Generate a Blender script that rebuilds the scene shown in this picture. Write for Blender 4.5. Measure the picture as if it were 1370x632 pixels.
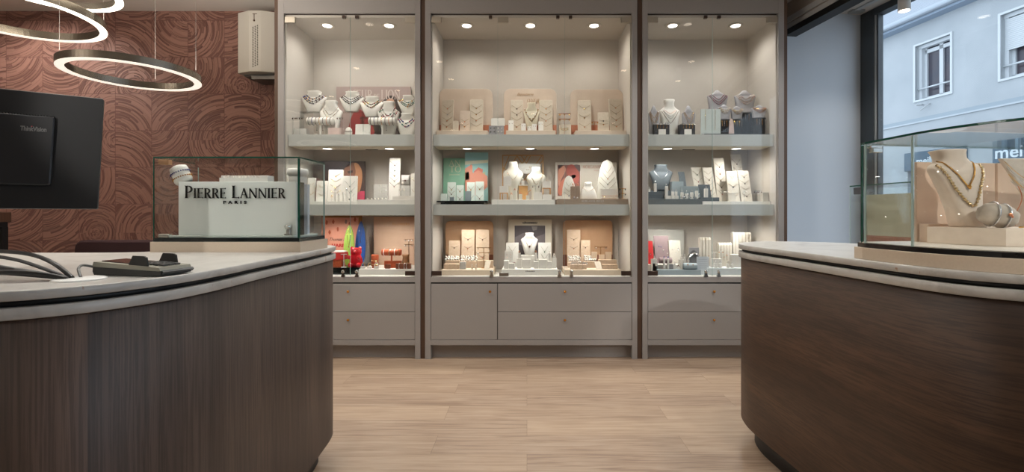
import bpy, math, random
from mathutils import Vector, Matrix
from math import pi, sin, cos, sqrt
random.seed(7)
sc = bpy.context.scene
for o in list(bpy.data.objects): bpy.data.objects.remove(o)

# ------------------------------------------------------------------ camera, world, exposure
CH, F, CX, CY = 1.15, 620.0, 705.0, 287.0          # camera height (m), focal length and principal point in px of 1370x632
cam_d = bpy.data.cameras.new('camera'); cam = bpy.data.objects.new('camera', cam_d)
sc.collection.objects.link(cam); sc.camera = cam
cam.location = (0, 0, CH); cam.rotation_euler = (pi/2, 0, 0)
cam_d.sensor_width = 36; cam_d.lens = F/1370*36
cam_d.shift_x = (685-CX)/1370; cam_d.shift_y = -(316-CY)/1370
cam_d.clip_start = 0.05; cam_d.clip_end = 200
sc.view_settings.view_transform = 'Standard'; sc.view_settings.look = 'None'
sc.view_settings.gamma = 1; sc.view_settings.use_curve_mapping = False
sc.view_settings.exposure = 0.0
sc.cycles.max_bounces = 10; sc.cycles.transparent_max_bounces = 32
sc.cycles.diffuse_bounces = 5; sc.cycles.glossy_bounces = 5
sc.cycles.sample_clamp_indirect = 4.0
sc.cycles.caustics_reflective = False; sc.cycles.caustics_refractive = False
sc.cycles.use_denoising = True
w = bpy.data.worlds.new('sky'); sc.world = w; w.use_nodes = True
bg = w.node_tree.nodes['Background']
bg.inputs[0].default_value = (0.70, 0.80, .925, 1); bg.inputs[1].default_value = 2.5

SPOT_E = 36.0       # shop spotlights, W
CAB_E = 12.5        # cabinet ceiling downlights, W
RING_FILL = 14.0      # lamps added over the ring pendants to lift the ceiling, W
UPL = 110.0         # unseen uplighters added on the left side wall, W
SHELF_E = 9.5       # shelf downlights, W

def spot(name, loc, e, size=1.6, blend=0.7, col=(1, .92, .83), rad=.03, aim=None):
    l = bpy.data.lights.new(name, 'SPOT'); l.energy = e; l.color = col
    l.spot_size = size; l.spot_blend = blend; l.shadow_soft_size = rad
    o = bpy.data.objects.new(name, l); o.location = loc
    if aim is not None:
        o.rotation_euler = (Vector(aim)-Vector(loc)).to_track_quat('-Z', 'Y').to_euler()
    sc.collection.objects.link(o); return o

# shop storefront line: a point at distance s from the rear corner towards the camera
SDX, SDY = .145/1.0105, -1/1.0105
def SF(s, off=0.0):       # off = metres outwards (to the street)
    return (3.095+SDX*s+off*(-SDY), 4.30+SDY*s+off*SDX)
# daylight portal in the storefront opening
pl = bpy.data.lights.new('daylight_portal', 'AREA'); pl.shape = 'RECTANGLE'; pl.size = 6.6; pl.size_y = 2.9
pl.cycles.is_portal = True
po = bpy.data.objects.new('daylight_portal', pl); sc.collection.objects.link(po)
c0 = SF(3.5, .12); po.location = (c0[0], c0[1], 1.5)
po.rotation_euler = Vector((SDY, -SDX, 0)).to_track_quat('-Z', 'Y').to_euler()

# ------------------------------------------------------------------ helpers
def s2l(v):
    v = v/255.0
    return v/12.92 if v <= .04045 else ((v+.055)/1.055)**2.4
def C(r, g, b): return (s2l(r), s2l(g), s2l(b), 1)
_m = {}
def mat(name, col, rough=.6, metal=0.0, noise=None, nscale=40, bump=0.0, emis=None, estr=0.0, trans=0.0, coat=0.0, spec=None, stretch=None):
    if name in _m: return _m[name]
    m = bpy.data.materials.new(name); m.use_nodes = True; nt = m.node_tree; b = nt.nodes['Principled BSDF']
    b.inputs['Base Color'].default_value = col; b.inputs['Roughness'].default_value = rough; b.inputs['Metallic'].default_value = metal
    if trans: b.inputs['Transmission Weight'].default_value = trans
    if coat: b.inputs['Coat Weight'].default_value = coat; b.inputs['Coat Roughness'].default_value = .1
    if spec is not None: b.inputs['Specular IOR Level'].default_value = spec
    if emis: b.inputs['Emission Color'].default_value = emis; b.inputs['Emission Strength'].default_value = estr
    if noise or bump:
        tc = nt.nodes.new('ShaderNodeTexCoord'); n = nt.nodes.new('ShaderNodeTexNoise'); n.inputs['Scale'].default_value = nscale
        n.inputs['Detail'].default_value = 4
        if stretch:
            mp = nt.nodes.new('ShaderNodeMapping'); mp.inputs['Scale'].default_value = stretch
            nt.links.new(tc.outputs['Object'], mp.inputs[0]); nt.links.new(mp.outputs[0], n.inputs[0])
        else: nt.links.new(tc.outputs['Object'], n.inputs[0])
        if noise:
            r = nt.nodes.new('ShaderNodeValToRGB'); r.color_ramp.elements[0].position = .3; r.color_ramp.elements[1].position = .7
            r.color_ramp.elements[0].color = col; r.color_ramp.elements[1].color = noise
            nt.links.new(n.outputs[0], r.inputs[0]); nt.links.new(r.outputs[0], b.inputs['Base Color'])
        if bump:
            bp = nt.nodes.new('ShaderNodeBump'); bp.inputs['Strength'].default_value = bump; bp.inputs['Distance'].default_value = .002
            nt.links.new(n.outputs[0], bp.inputs['Height']); nt.links.new(bp.outputs[0], b.inputs['Normal'])
    _m[name] = m; return m

def glass_mat(name, tint=(.97, .985, .975, 1), base=.045, edge=.9):
    m = bpy.data.materials.new(name); m.use_nodes = True; nt = m.node_tree; nt.nodes.clear()
    N = nt.nodes.new; L = nt.links.new
    out = N('ShaderNodeOutputMaterial'); mix = N('ShaderNodeMixShader'); tr = N('ShaderNodeBsdfTransparent'); gl = N('ShaderNodeBsdfGlossy')
    tr.inputs[0].default_value = tint; gl.inputs['Roughness'].default_value = 0.0
    lw = N('ShaderNodeLayerWeight'); p = N('ShaderNodeMath'); p.operation = 'POWER'; p.inputs[1].default_value = 5
    ma = N('ShaderNodeMath'); ma.operation = 'MULTIPLY_ADD'; ma.inputs[1].default_value = edge; ma.inputs[2].default_value = base
    L(lw.outputs['Facing'], p.inputs[0]); L(p.outputs[0], ma.inputs[0]); L(ma.outputs[0], mix.inputs[0])
    L(tr.outputs[0], mix.inputs[1]); L(gl.outputs[0], mix.inputs[2]); L(mix.outputs[0], out.inputs[0])
    _m[name] = m; return m
G_CAB = glass_mat('cabinet_glass', (.985, .99, .985, 1), .03, .85)
G_CASE = glass_mat('case_glass', (.975, .985, .98, 1), .03, .8)
G_WIN = glass_mat('window_glass', (.95, .97, .98, 1), .03, .8)
G_ACR = glass_mat('acrylic', (.93, .95, .95, 1), .05, .5)
GEDGE = mat('green_glass_edge', C(22, 74, 60), .15, 0)
GEDGE_L = mat('pale_glass_edge', C(165, 190, 185), .2, 0)

class MB:
    def __init__(s): s.v = []; s.f = []; s.sm = []; s.M = Matrix()
    def _add(s, vs, fs, smooth=False):
        n = len(s.v); M = s.M
        s.v += [tuple(M @ Vector(v)) for v in vs]; s.f += [tuple(i+n for i in f) for f in fs]; s.sm += [smooth]*len(fs); return s
    def box(s, x0, x1, y0, y1, z0, z1, bev=0.0):
        if bev <= 0:
            vs = [(x0,y0,z0),(x1,y0,z0),(x1,y1,z0),(x0,y1,z0),(x0,y0,z1),(x1,y0,z1),(x1,y1,z1),(x0,y1,z1)]
            return s._add(vs, [(0,3,2,1),(4,5,6,7),(0,1,5,4),(1,2,6,5),(2,3,7,6),(3,0,4,7)])
        return s.prism(rrect(x0, x1, y0, y1, bev, 3), z0, z1, bev=min(bev*.5, (z1-z0)*.3))
    def prism(s, poly, z0, z1, bev=0.0, smooth=False):     # poly CCW in local xy
        n = len(poly)
        if bev > 0:
            cx = sum(p[0] for p in poly)/n; cy = sum(p[1] for p in poly)/n
            ins = offset(poly, -bev)
            rings = [(ins, z0), (poly, z0+bev), (poly, z1-bev), (ins, z1)]
        else: rings = [(poly, z0), (poly, z1)]
        vs = []; fs = []; sms = []
        for p, z in rings: vs += [(a, b, z) for a, b in p]
        fs.append(tuple(reversed(range(n)))); fs.append(tuple(range((len(rings)-1)*n, len(rings)*n)))
        k = len(s.v); s._add(vs, fs, False)
        side = []
        for r in range(len(rings)-1):
            for i in range(n):
                j = (i+1) % n; side.append((k+r*n+i, k+r*n+j, k+(r+1)*n+j, k+(r+1)*n+i))
        s.f += side; s.sm += [smooth]*len(side); return s
    def loft(s, rings, cap=True, smooth=True, closed=False):
        n = len(rings[0]); vs = [p for r in rings for p in r]; fs = []
        m = len(rings)
        for r in range(m if closed else m-1):
            q = (r+1) % m
            for i in range(n):
                j = (i+1) % n; fs.append((r*n+i, r*n+j, q*n+j, q*n+i))
        k = len(s.v); s._add(vs, fs, smooth)
        if cap and not closed:
            s.f += [tuple(k+i for i in reversed(range(n))), tuple(k+(m-1)*n+i for i in range(n))]; s.sm += [False, False]
        return s
    def lathe(s, prof, n=20, cx=0, cy=0, smooth=True):     # prof [(r,z)]
        return s.loft([[(cx+r*cos(2*pi*i/n), cy+r*sin(2*pi*i/n), z) for i in range(n)] for r, z in prof], True, smooth)
    def cyl(s, cx, cy, z0, z1, r, n=20): return s.lathe([(r, z0), (r, z1)], n, cx, cy)
    def tube(s, path, r, n=6, closed=False):
        path = [Vector(p) for p in path]; rings = []; up = None; m = len(path)
        for i, p in enumerate(path):
            a = path[(i-1) % m] if (i > 0 or closed) else p; b = path[(i+1) % m] if (i < m-1 or closed) else p
            t = (b-a)
            if t.length < 1e-9: t = Vector((0, 0, 1))
            t.normalize()
            if up is None: up = Vector((0, 0, 1)) if abs(t.z) < .9 else Vector((1, 0, 0))
            x = t.cross(up)
            if x.length < 1e-5: x = t.cross(Vector((1, 0, .1)))
            x.normalize(); y = x.cross(t).normalized(); up = y
            rr = r[i] if isinstance(r, (list, tuple)) else r
            rings.append([tuple(p+x*rr*cos(2*pi*k/n)+y*rr*sin(2*pi*k/n)) for k in range(n)])
        return s.loft(rings, not closed, True, closed)
    def ball(s, c, r, nu=8, nv=5, sz=1.0):
        return s.loft([[(c[0]+r*sin(pi*(j+.02)/(nv+.04))*cos(2*pi*i/nu), c[1]+r*sin(pi*(j+.02)/(nv+.04))*sin(2*pi*i/nu), c[2]-sz*r*cos(pi*(j+.02)/(nv+.04))) for i in range(nu)] for j in range(nv+1)])
    def build(s, name, m, parent=None, loc=None, rz=0, rx=0):
        me = bpy.data.meshes.new(name); me.from_pydata(s.v, [], s.f); me.update()
        me.polygons.foreach_set('use_smooth', s.sm)
        me.materials.append(m)
        o = bpy.data.objects.new(name, me); sc.collection.objects.link(o)
        if parent is not None: o.parent = parent
        if loc is not None: o.location = loc
        o.rotation_euler = (rx, 0, rz); return o

def rrect(x0, x1, y0, y1, r, k=4, corners=(1, 1, 1, 1)):     # CCW; corners: bl, br, tr, tl
    P = []
    for (cx, cy, a0, on) in ((x0+r, y0+r, pi, corners[0]), (x1-r, y0+r, 1.5*pi, corners[1]), (x1-r, y1-r, 0, corners[2]), (x0+r, y1-r, .5*pi, corners[3])):
        if on:
            for i in range(k+1):
                a = a0+i*pi/2/k; P.append((cx+r*cos(a), cy+r*sin(a)))
        else:
            P.append((cx+r*(1 if a0 in (1.5*pi, 0) else -1), cy+r*(1 if a0 in (0, .5*pi) else -1)))
    return P
def offset(poly, d):      # d>0 outwards for a CCW polygon
    n = len(poly); out = []
    for i in range(n):
        a = Vector(poly[i-1]); b = Vector(poly[i]); c = Vector(poly[(i+1) % n])
        e1 = (b-a); e2 = (c-b)
        if e1.length < 1e-9: e1 = e2
        if e2.length < 1e-9: e2 = e1
        n1 = Vector((e1.y, -e1.x)).normalized(); n2 = Vector((e2.y, -e2.x)).normalized(); nn = n1+n2
        if nn.length < 1e-6: nn = n1
        nn.normalize(); k = d/max(.5, nn.dot(n1)); out.append((b.x+nn.x*k, b.y+nn.y*k))
    return out
def ell(cx, cy, rx, ry, n=24): return [(cx+rx*cos(2*pi*i/n), cy+ry*sin(2*pi*i/n)) for i in range(n)]
def smooth_poly(P, sub=6):
    n = len(P); out = []
    for i in range(n):
        p0, p1, p2, p3 = (Vector(P[(i+k-1) % n]) for k in range(4))
        for j in range(sub):
            t = j/sub
            q = .5*((2*p1)+(p2-p0)*t+(2*p0-5*p1+4*p2-p3)*t*t+(3*p1-p0-3*p2+p3)*t**3); out.append((q.x, q.y))
    return out
# upright plane: local x right, local y up, local z towards the viewer (-Y)
UP = Matrix(((1, 0, 0, 0), (0, 0, -1, 0), (0, 1, 0, 0), (0, 0, 0, 1)))
def Rz(a): return Matrix.Rotation(a, 4, 'Z')
def Rx(a): return Matrix.Rotation(a, 4, 'X')
def T(x, y, z): return Matrix.Translation((x, y, z))

def tag(o, label, cat, group=None):
    o['label'] = label; o['category'] = cat
    if group: o['group'] = group
    return o
def struct(o): o['kind'] = 'structure'; return o
def thing(name, label, cat, loc=(0, 0, 0), rz=0, group=None):
    o = bpy.data.objects.new(name, None); sc.collection.objects.link(o); o.empty_display_size = .05
    o.location = loc; o.rotation_euler = (0, 0, rz); return tag(o, label, cat, group)
def WX(px, Y): return (px-CX)/F*Y
def WZ(py, Y): return CH+(CY-py)/F*Y

# ---- lettering: a small serif stroke alphabet for shop signs (thick and thin strokes)
A_, a_ = .125, .055
def arc(cx, cy, rx, ry, a0, a1, n=12, thick=A_, thin=a_):
    P = []
    for i in range(n+1):
        a = math.radians(a0+(a1-a0)*i/n); P.append((cx+rx*cos(a), cy+ry*sin(a), thin+(thick-thin)*abs(cos(a))))
    return P
def _v(x, w=A_, y0=0, y1=1): return [[(x, y0, w*1.12), (x, (y0+y1)/2, w), (x, y1, w*1.12)], [(x-.13, y0+.02, .04), (x+.13, y0+.02, .04)], [(x-.13, y1-.02, .04), (x+.13, y1-.02, .04)]]
def _h(x0, x1, y, w=a_): return [[(x0, y, w), (x1, y, w)], [(x1, y-.07, .03), (x1, y+.07, .03)]]
GL = {
 'I': (.30, _v(.15)), 'E': (.66, _v(.15)+_h(.15, .58, .965)+_h(.15, .5, .52)+_h(.15, .6, .035)),
 'F': (.62, _v(.15)+_h(.15, .58, .965)+_h(.15, .5, .52)), 'L': (.62, _v(.15)+_h(.15, .58, .035)),
 'P': (.66, _v(.15)+[[(.15, .965, a_)]+arc(.3, .72, .27, .245, 90, -90)+[(.15, .475, a_)]]),
 'R': (.74, _v(.15)+[[(.15, .965, a_)]+arc(.3, .73, .26, .235, 90, -90)+[(.15, .495, a_)], [(.34, .5, .1), (.6, .06, .15), (.72, .0, .08)]]),
 'A': (.82, [[(.08, 0, a_), (.40, 1, a_)], [(.38, 1, .1), (.72, 0, A_)], _h(.2, .6, .34)[0], [(-.02, .02, .04), (.18, .02, .04)], [(.58, .02, .04), (.86, .02, .04)]]),
 'N': (.90, [[(.12, 0, a_), (.12, 1, a_)], [(.12, .97, .1), (.74, .03, A_)], [(.76, 0, a_), (.76, 1, a_)], [(0, .02, .04), (.24, .02, .04)], [(.64, .98, .04), (.88, .98, .04)]]),
 'S': (.56, [arc(.28, .745, .19, .22, 30, 270, 12, .1, .07)+arc(.28, .27, .22, .245, 90, -150, 12, .13, .07)]),
 'C': (.78, [arc(.44, .5, .36, .48, 45, 315, 18)]), 'O': (.88, [arc(.42, .5, .36, .48, 0, 360, 24)]),
 'G': (.84, [arc(.44, .5, .36, .48, 45, 330, 18), [(.74, .42, .13), (.74, .1, .13)]]),
 'D': (.84, _v(.15)+[[(.15, .965, a_)]+arc(.34, .5, .38, .465, 90, -90)+[(.15, .035, a_)]]),
 'B': (.68, _v(.15)+[[(.15, .965, a_)]+arc(.3, .75, .22, .22, 90, -90)+[(.15, .53, a_)], arc(.3, .28, .27, .245, 90, -90)+[(.15, .035, a_)]]),
 'U': (.84, [[(.14, 1, A_), (.14, .35, A_)]+arc(.40, .35, .26, .33, 180, 360, 12)+[(.66, 1, a_)], [(0, .98, .04), (.28, .98, .04)], [(.54, .98, .04), (.78, .98, .04)]]),
 'M': (1.0, [[(.1, 0, a_), (.14, 1, a_)], [(.14, .97, .12), (.48, .05, A_)], [(.48, .05, a_), (.82, .97, a_)], [(.82, 1, A_), (.86, 0, A_)]]),
 'T': (.70, _v(.34, A_)+_h(.04, .64, .965)), 'Q': (1.28, [arc(.42, .5, .36, .48, 0, 360, 24)]+[[(p[0]+.62,)+tuple(p[1:]) for p in s_] for s_ in _v(.15)+_h(.15, .58, .965)+_h(.15, .5, .52)+_h(.15, .6, .035)]),      # O and E joined
 'W': (1.1, [[(.04, 1, A_), (.3, 0, .1)], [(.3, 0, a_), (.52, .9, a_)], [(.52, .95, A_), (.78, 0, .1)], [(.78, 0, a_), (1.02, 1, a_)]]),
 'Z': (.68, [_h(.06, .6, .965)[0], [(.58, .96, A_*.9), (.08, .04, A_*.9)], _h(.06, .62, .035)[0]]),
}
def serif(mb, parts, x, y, depth=.001, width=None, gap=.10):
    """parts: [(text, cap height)]; lays glyph strokes on local xy, from x, baseline y; scaled to width"""
    adv = 0; todo = []
    for text, h in parts:
        for ch in text:
            if ch == ' ': adv += .42*h; continue
            wd, st = GL[ch]; todo.append((adv, h, st)); adv += (wd+gap)*h
    k = width/adv if width else 1.0
    for ax, h, st in todo:
        for s in st:
            q = [Vector((x+(ax+p[0]*h)*k, y+p[1]*h)) for p in s]; ws = [p[2]*h*.5 for p in s]
            L = []; Rr = []
            for i, p in enumerate(q):
                t = q[min(i+1, len(q)-1)]-q[max(i-1, 0)]; t.normalize(); nrm = Vector((-t.y, t.x)); L.append(p+nrm*ws[i]); Rr.append(p-nrm*ws[i])
            for i in range(len(q)-1):
                a, b, c, d = Rr[i], Rr[i+1], L[i+1], L[i]
                mb._add([(a.x,a.y,0),(b.x,b.y,0),(c.x,c.y,0),(d.x,d.y,0),(a.x,a.y,depth),(b.x,b.y,depth),(c.x,c.y,depth),(d.x,d.y,depth)],
                        [(0,3,2,1),(4,5,6,7),(0,1,5,4),(1,2,6,5),(2,3,7,6),(3,0,4,7)])
    return adv*k
def sans(text, m, parent, M, width, height, depth=.0006, name='lettering', bold=0.0, shear=0.0, space=1.0):
    """sans text as a mesh; M places local xy (right, up); text box scaled to width x cap height"""
    cu = bpy.data.curves.new('t', 'FONT'); cu.body = text; cu.extrude = .02; cu.offset = bold; cu.shear = shear; cu.space_character = space; cu.resolution_u = 3
    o = bpy.data.objects.new('t', cu); sc.collection.objects.link(o); bpy.context.view_layer.update()
    me = bpy.data.meshes.new_from_object(o.evaluated_get(bpy.context.evaluated_depsgraph_get())); bpy.data.objects.remove(o)
    xs = [v.co.x for v in me.vertices]; ys = [v.co.y for v in me.vertices]; x0, x1, y0, y1 = min(xs), max(xs), min(ys), max(ys)
    for v in me.vertices:
        v.co = M @ Vector(((v.co.x-x0)/(x1-x0)*width, (v.co.y-y0)/(y1-y0)*height, depth if v.co.z > 0 else 0))
    me.name = name; me.materials.clear(); me.materials.append(m)
    r = bpy.data.objects.new(name, me); sc.collection.objects.link(r); r.parent = parent; return r

# ------------------------------------------------------------------ shared materials
LAM = mat('linen_laminate', C(155, 150, 146), .55, 0, C(147, 142, 138), 300, .25)
LAM_IN = mat('linen_interior', C(202, 195, 186), .6, 0, C(193, 185, 175), 260, .2)
SHELF = mat('shelf_front', C(196, 199, 195), .35, 0, C(190, 193, 189), 200, .1)
DARKF = mat('brown_filler', C(84, 62, 47), .5)
BLACK = mat('black_gap', C(18, 18, 18), .5)
BLKGL = mat('black_glass', C(16, 22, 22), .12)
WHITE = mat('white_leatherette', C(232, 229, 222), .5, 0, C(226, 222, 214), 120, .1)
IVORY = mat('ivory_suede', C(226, 214, 196), .85, 0, C(216, 203, 184), 60, .1)
BEIGE = mat('beige_suede', C(214, 190, 163), .85, 0, C(204, 178, 150), 30, .1)
SAND = mat('sand_suede', C(222, 196, 170), .85, 0, C(209, 181, 153), 18, .1)
TERRA = mat('terracotta', C(196, 128, 98), .7)
TAN = mat('tan_leather', C(176, 136, 102), .7, 0, C(182, 131, 90), 60, .1)
BROWN = mat('brown_leather', C(120, 68, 44), .6)
GREYP = mat('grey_suede', C(150, 148, 150), .8)
GREYL = mat('light_grey_pad', C(196, 194, 188), .8, 0, C(186, 184, 178), 90)
SLATE = mat('slate_blue_suede', C(98, 106, 112), .8, 0, C(90, 98, 103), 80)
SLATEL = mat('pale_slate', C(140, 152, 156), .8)
MINT = mat('pale_mint', C(222, 232, 224), .6)
PINKB = mat('dusty_pink', C(214, 190, 182), .7)
MAUVE = mat('mauve_velvet', C(160, 140, 142), .9, 0, C(150, 130, 132), 80)
REDV = mat('red_velvet', C(200, 36, 40), .6)
ORANGE = mat('orange_leather', C(198, 98, 58), .5, 0, C(172, 78, 44), 90)
WOODL = mat('pale_wood', C(206, 160, 104), .6, 0, C(190, 142, 88), 30, stretch=(1, 1, 8))
CHROME = mat('chrome', C(215, 215, 212), .18, 1.0)
STEEL = mat('brushed_steel', C(190, 186, 176), .32, 1.0)
GOLD = mat('gold', C(226, 172, 92), .25, 1.0)
ROSE = mat('rose_gold', C(214, 140, 104), .3, 1.0)
SILVER = mat('silver', C(210, 210, 212), .25, 1.0)
DARKM = mat('gunmetal', C(60, 58, 56), .35, .8)
BRASS = mat('brass', C(214, 146, 66), .25, 1.0)
PEARL = mat('pearl', C(240, 234, 224), .25, 0, coat=.5)
BGREEN = mat('green_beads', C(34, 84, 58), .3); BRED = mat('red_beads', C(134, 30, 38), .3); BBLUE = mat('blue_beads', C(38, 52, 120), .3)
BBRN = mat('brown_beads', C(84, 56, 42), .35); BPINK = mat('pink_beads', C(150, 50, 90), .3); BTEAL = mat('teal_beads', C(78, 120, 116), .3); BBLK = mat('black_beads', C(40, 36, 36), .3)
def ccw(p):
    a = sum(p[i][0]*p[(i+1) % len(p)][1]-p[(i+1) % len(p)][0]*p[i][1] for i in range(len(p))); return p if a > 0 else p[::-1]
# ------------------------------------------------------------------ material node graphs for large surfaces
def nt_new(name):
    m = bpy.data.materials.new(name); m.use_nodes = True; nt = m.node_tree; return m, nt, nt.nodes['Principled BSDF']
def ramp(nt, fac, stops):
    r = nt.nodes.new('ShaderNodeValToRGB'); e = r.color_ramp.elements
    e[0].position, e[0].color = stops[0]; e[1].position, e[1].color = stops[-1]
    for p, c in stops[1:-1]:
        k = e.new(p); k.color = c
    nt.links.new(fac, r.inputs[0]); return r.outputs[0]
def mth(nt, op, a, b=None, c=None):
    n = nt.nodes.new('ShaderNodeMath'); n.operation = op
    for i, v in enumerate((a, b, c)):
        if v is None: continue
        if isinstance(v, (int, float)): n.inputs[i].default_value = v
        else: nt.links.new(v, n.inputs[i])
    return n.outputs[0]
def mixc(nt, fac, a, b, mode='MIX'):
    n = nt.nodes.new('ShaderNodeMix'); n.data_type = 'RGBA'; n.blend_type = mode
    for i, v in ((0, fac), (6, a), (7, b)):
        if isinstance(v, (int, float)): n.inputs[i].default_value = v
        elif isinstance(v, tuple): n.inputs[i].default_value = v
        else: nt.links.new(v, n.inputs[i])
    return n.outputs[2]
def coords(nt, scale=(1, 1, 1), rot=(0, 0, 0)):
    tc = nt.nodes.new('ShaderNodeTexCoord'); mp = nt.nodes.new('ShaderNodeMapping'); mp.inputs['Scale'].default_value = scale; mp.inputs['Rotation'].default_value = rot
    nt.links.new(tc.outputs['Object'], mp.inputs[0]); return mp.outputs[0]
def noise(nt, vec, scale, detail=4, rough=.55, dist=0.0, dim='3D'):
    n = nt.nodes.new('ShaderNodeTexNoise'); n.noise_dimensions = dim; n.inputs['Scale'].default_value = scale; n.inputs['Detail'].default_value = detail
    n.inputs['Roughness'].default_value = rough; n.inputs['Distortion'].default_value = dist; nt.links.new(vec, n.inputs['Vector']); return n.outputs[0]
def bump(nt, h, b, strength=.3, dist=.002):
    n = nt.nodes.new('ShaderNodeBump'); n.inputs['Strength'].default_value = strength; n.inputs['Distance'].default_value = dist
    nt.links.new(h, n.inputs['Height']); nt.links.new(n.outputs[0], b.inputs['Normal'])

def floor_mat():
    m, nt, b = nt_new('oak_plank_floor')
    v = coords(nt)
    br = nt.nodes.new('ShaderNodeTexBrick'); nt.links.new(v, br.inputs['Vector'])
    br.inputs['Scale'].default_value = 1; br.inputs['Brick Width'].default_value = 1.25; br.inputs['Row Height'].default_value = .185
    br.inputs['Mortar Size'].default_value = .0012; br.inputs['Mortar Smooth'].default_value = .3; br.offset = .37; br.inputs['Bias'].default_value = 0
    br.inputs['Color1'].default_value = (0, 0, 0, 1); br.inputs['Color2'].default_value = (1, 1, 1, 1); br.inputs['Mortar'].default_value = (.5, .5, .5, 1)
    sh = mth(nt, 'MULTIPLY', br.outputs['Color'], 7.3)
    cmb = nt.nodes.new('ShaderNodeCombineXYZ'); nt.links.new(sh, cmb.inputs[2]); va = nt.nodes.new('ShaderNodeVectorMath'); va.operation = 'ADD'
    nt.links.new(v, va.inputs[0]); nt.links.new(cmb.outputs[0], va.inputs[1])
    mp = nt.nodes.new('ShaderNodeMapping'); mp.inputs['Scale'].default_value = (1.3, 26, 1); nt.links.new(va.outputs[0], mp.inputs[0])
    g1 = noise(nt, mp.outputs[0], 2.2, 6, .6, .6)
    mp2 = nt.nodes.new('ShaderNodeMapping'); mp2.inputs['Scale'].default_value = (3, 120, 1); nt.links.new(va.outputs[0], mp2.inputs[0])
    g2 = noise(nt, mp2.outputs[0], 3, 3, .6)
    g3 = noise(nt, v, 1.1, 2)
    c = ramp(nt, g1, [(.28, C(104, 82, 67)), (.42, C(134, 112, 95)), (.55, C(158, 137, 118)), (.72, C(172, 154, 135))])
    c = mixc(nt, mth(nt, 'MULTIPLY', g2, .5), c, C(142, 116, 94))
    c = mixc(nt, mth(nt, 'MULTIPLY', br.outputs['Color'], .35), c, C(188, 164, 138))
    c = mixc(nt, mth(nt, 'MULTIPLY', br.outputs['Fac'], .6), c, C(90, 66, 48))
    nt.links.new(c, b.inputs['Base Color']); b.inputs['Roughness'].default_value = .42
    bump(nt, g2, b, .12, .001); return m

def relief_mat():
    m, nt, b = nt_new('relief_wall_tiles')
    tc = nt.nodes.new('ShaderNodeTexCoord'); sep = nt.nodes.new('ShaderNodeSeparateXYZ'); nt.links.new(tc.outputs['Object'], sep.inputs[0])
    S = .3305
    u = mth(nt, 'DIVIDE', mth(nt, 'ADD', sep.outputs[0], 4.404+S*3), S); v = mth(nt, 'DIVIDE', mth(nt, 'SUBTRACT', sep.outputs[2], 2.880-S*9), S*1.012)
    cu = mth(nt, 'FLOOR', u); cv = mth(nt, 'FLOOR', v); fu = mth(nt, 'SUBTRACT', u, cu); fv = mth(nt, 'SUBTRACT', v, cv)
    cell = nt.nodes.new('ShaderNodeCombineXYZ'); nt.links.new(cu, cell.inputs[0]); nt.links.new(cv, cell.inputs[1]); cell.inputs[2].default_value = 3.7
    wn = nt.nodes.new('ShaderNodeTexWhiteNoise'); wn.noise_dimensions = '3D'; nt.links.new(cell.outputs[0], wn.inputs['Vector'])
    s2 = nt.nodes.new('ShaderNodeSeparateColor'); nt.links.new(wn.outputs['Color'], s2.inputs[0])
    cx = mth(nt, 'MULTIPLY', mth(nt, 'FLOOR', mth(nt, 'MULTIPLY', s2.outputs[0], 2.999)), .5)
    cyr = mth(nt, 'FLOOR', mth(nt, 'MULTIPLY', s2.outputs[1], 3.999))                       # 0..3
    cy = mth(nt, 'SUBTRACT', mth(nt, 'MULTIPLY', cyr, .52), .3)
    dx = mth(nt, 'SUBTRACT', fu, cx); dy = mth(nt, 'SUBTRACT', fv, cy)
    d = mth(nt, 'SQRT', mth(nt, 'ADD', mth(nt, 'MULTIPLY', dx, dx), mth(nt, 'MULTIPLY', dy, dy)))
    an = mth(nt, 'ARCTAN2', dy, dx)
    ast = mth(nt, 'DIVIDE', mth(nt, 'FLOOR', mth(nt, 'MULTIPLY', mth(nt, 'ADD', an, mth(nt, 'MULTIPLY', mth(nt, 'FLOOR', mth(nt, 'MULTIPLY', d, 9)), .31)), 1.4)), 1.4)
    q = nt.nodes.new('ShaderNodeCombineXYZ'); nt.links.new(d, q.inputs[0]); nt.links.new(mth(nt, 'MULTIPLY', ast, .05), q.inputs[1]); nt.links.new(mth(nt, 'ADD', s2.outputs[2], mth(nt, 'MULTIPLY', cu, 2.3)), q.inputs[2])
    g = noise(nt, q.outputs[0], 25, 2.2, .75)
    groove = ramp(nt, g, [(.43, (0, 0, 0, 1)), (.49, (1, 1, 1, 1))])
    # joint between tiles
    ju = mth(nt, 'MINIMUM', fu, mth(nt, 'SUBTRACT', 1, fu)); jv = mth(nt, 'MINIMUM', fv, mth(nt, 'SUBTRACT', 1, fv)); j = mth(nt, 'GREATER_THAN', mth(nt, 'MINIMUM', ju, jv), .006)
    h = mth(nt, 'MULTIPLY', groove, j)
    c = mixc(nt, h, C(108, 71, 61), C(150, 109, 95))  # darker groove colour also holds part of the groove shade
    c = mixc(nt, mth(nt, 'MULTIPLY', s2.outputs[2], .22), c, C(126, 84, 70))
    nt.links.new(c, b.inputs['Base Color']); b.inputs['Roughness'].default_value = .62
    bump(nt, h, b, .9, .007); return m

def stone_mat():
    m, nt, b = nt_new('pale_stone_top')
    v = coords(nt); a = noise(nt, v, 3.2, 5, .6, 1.5); s = noise(nt, coords(nt, (1, 2.2, 1)), 21, 3, .5, .3)
    c = ramp(nt, a, [(.3, C(164, 161, 156)), (.5, C(192, 190, 185)), (.7, C(178, 176, 171))])
    c = mixc(nt, ramp(nt, s, [(.69, (0, 0, 0, 1)), (.73, (1, 1, 1, 1))]), c, C(160, 126, 102))
    nt.links.new(c, b.inputs['Base Color']); b.inputs['Roughness'].default_value = .3; return m

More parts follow.
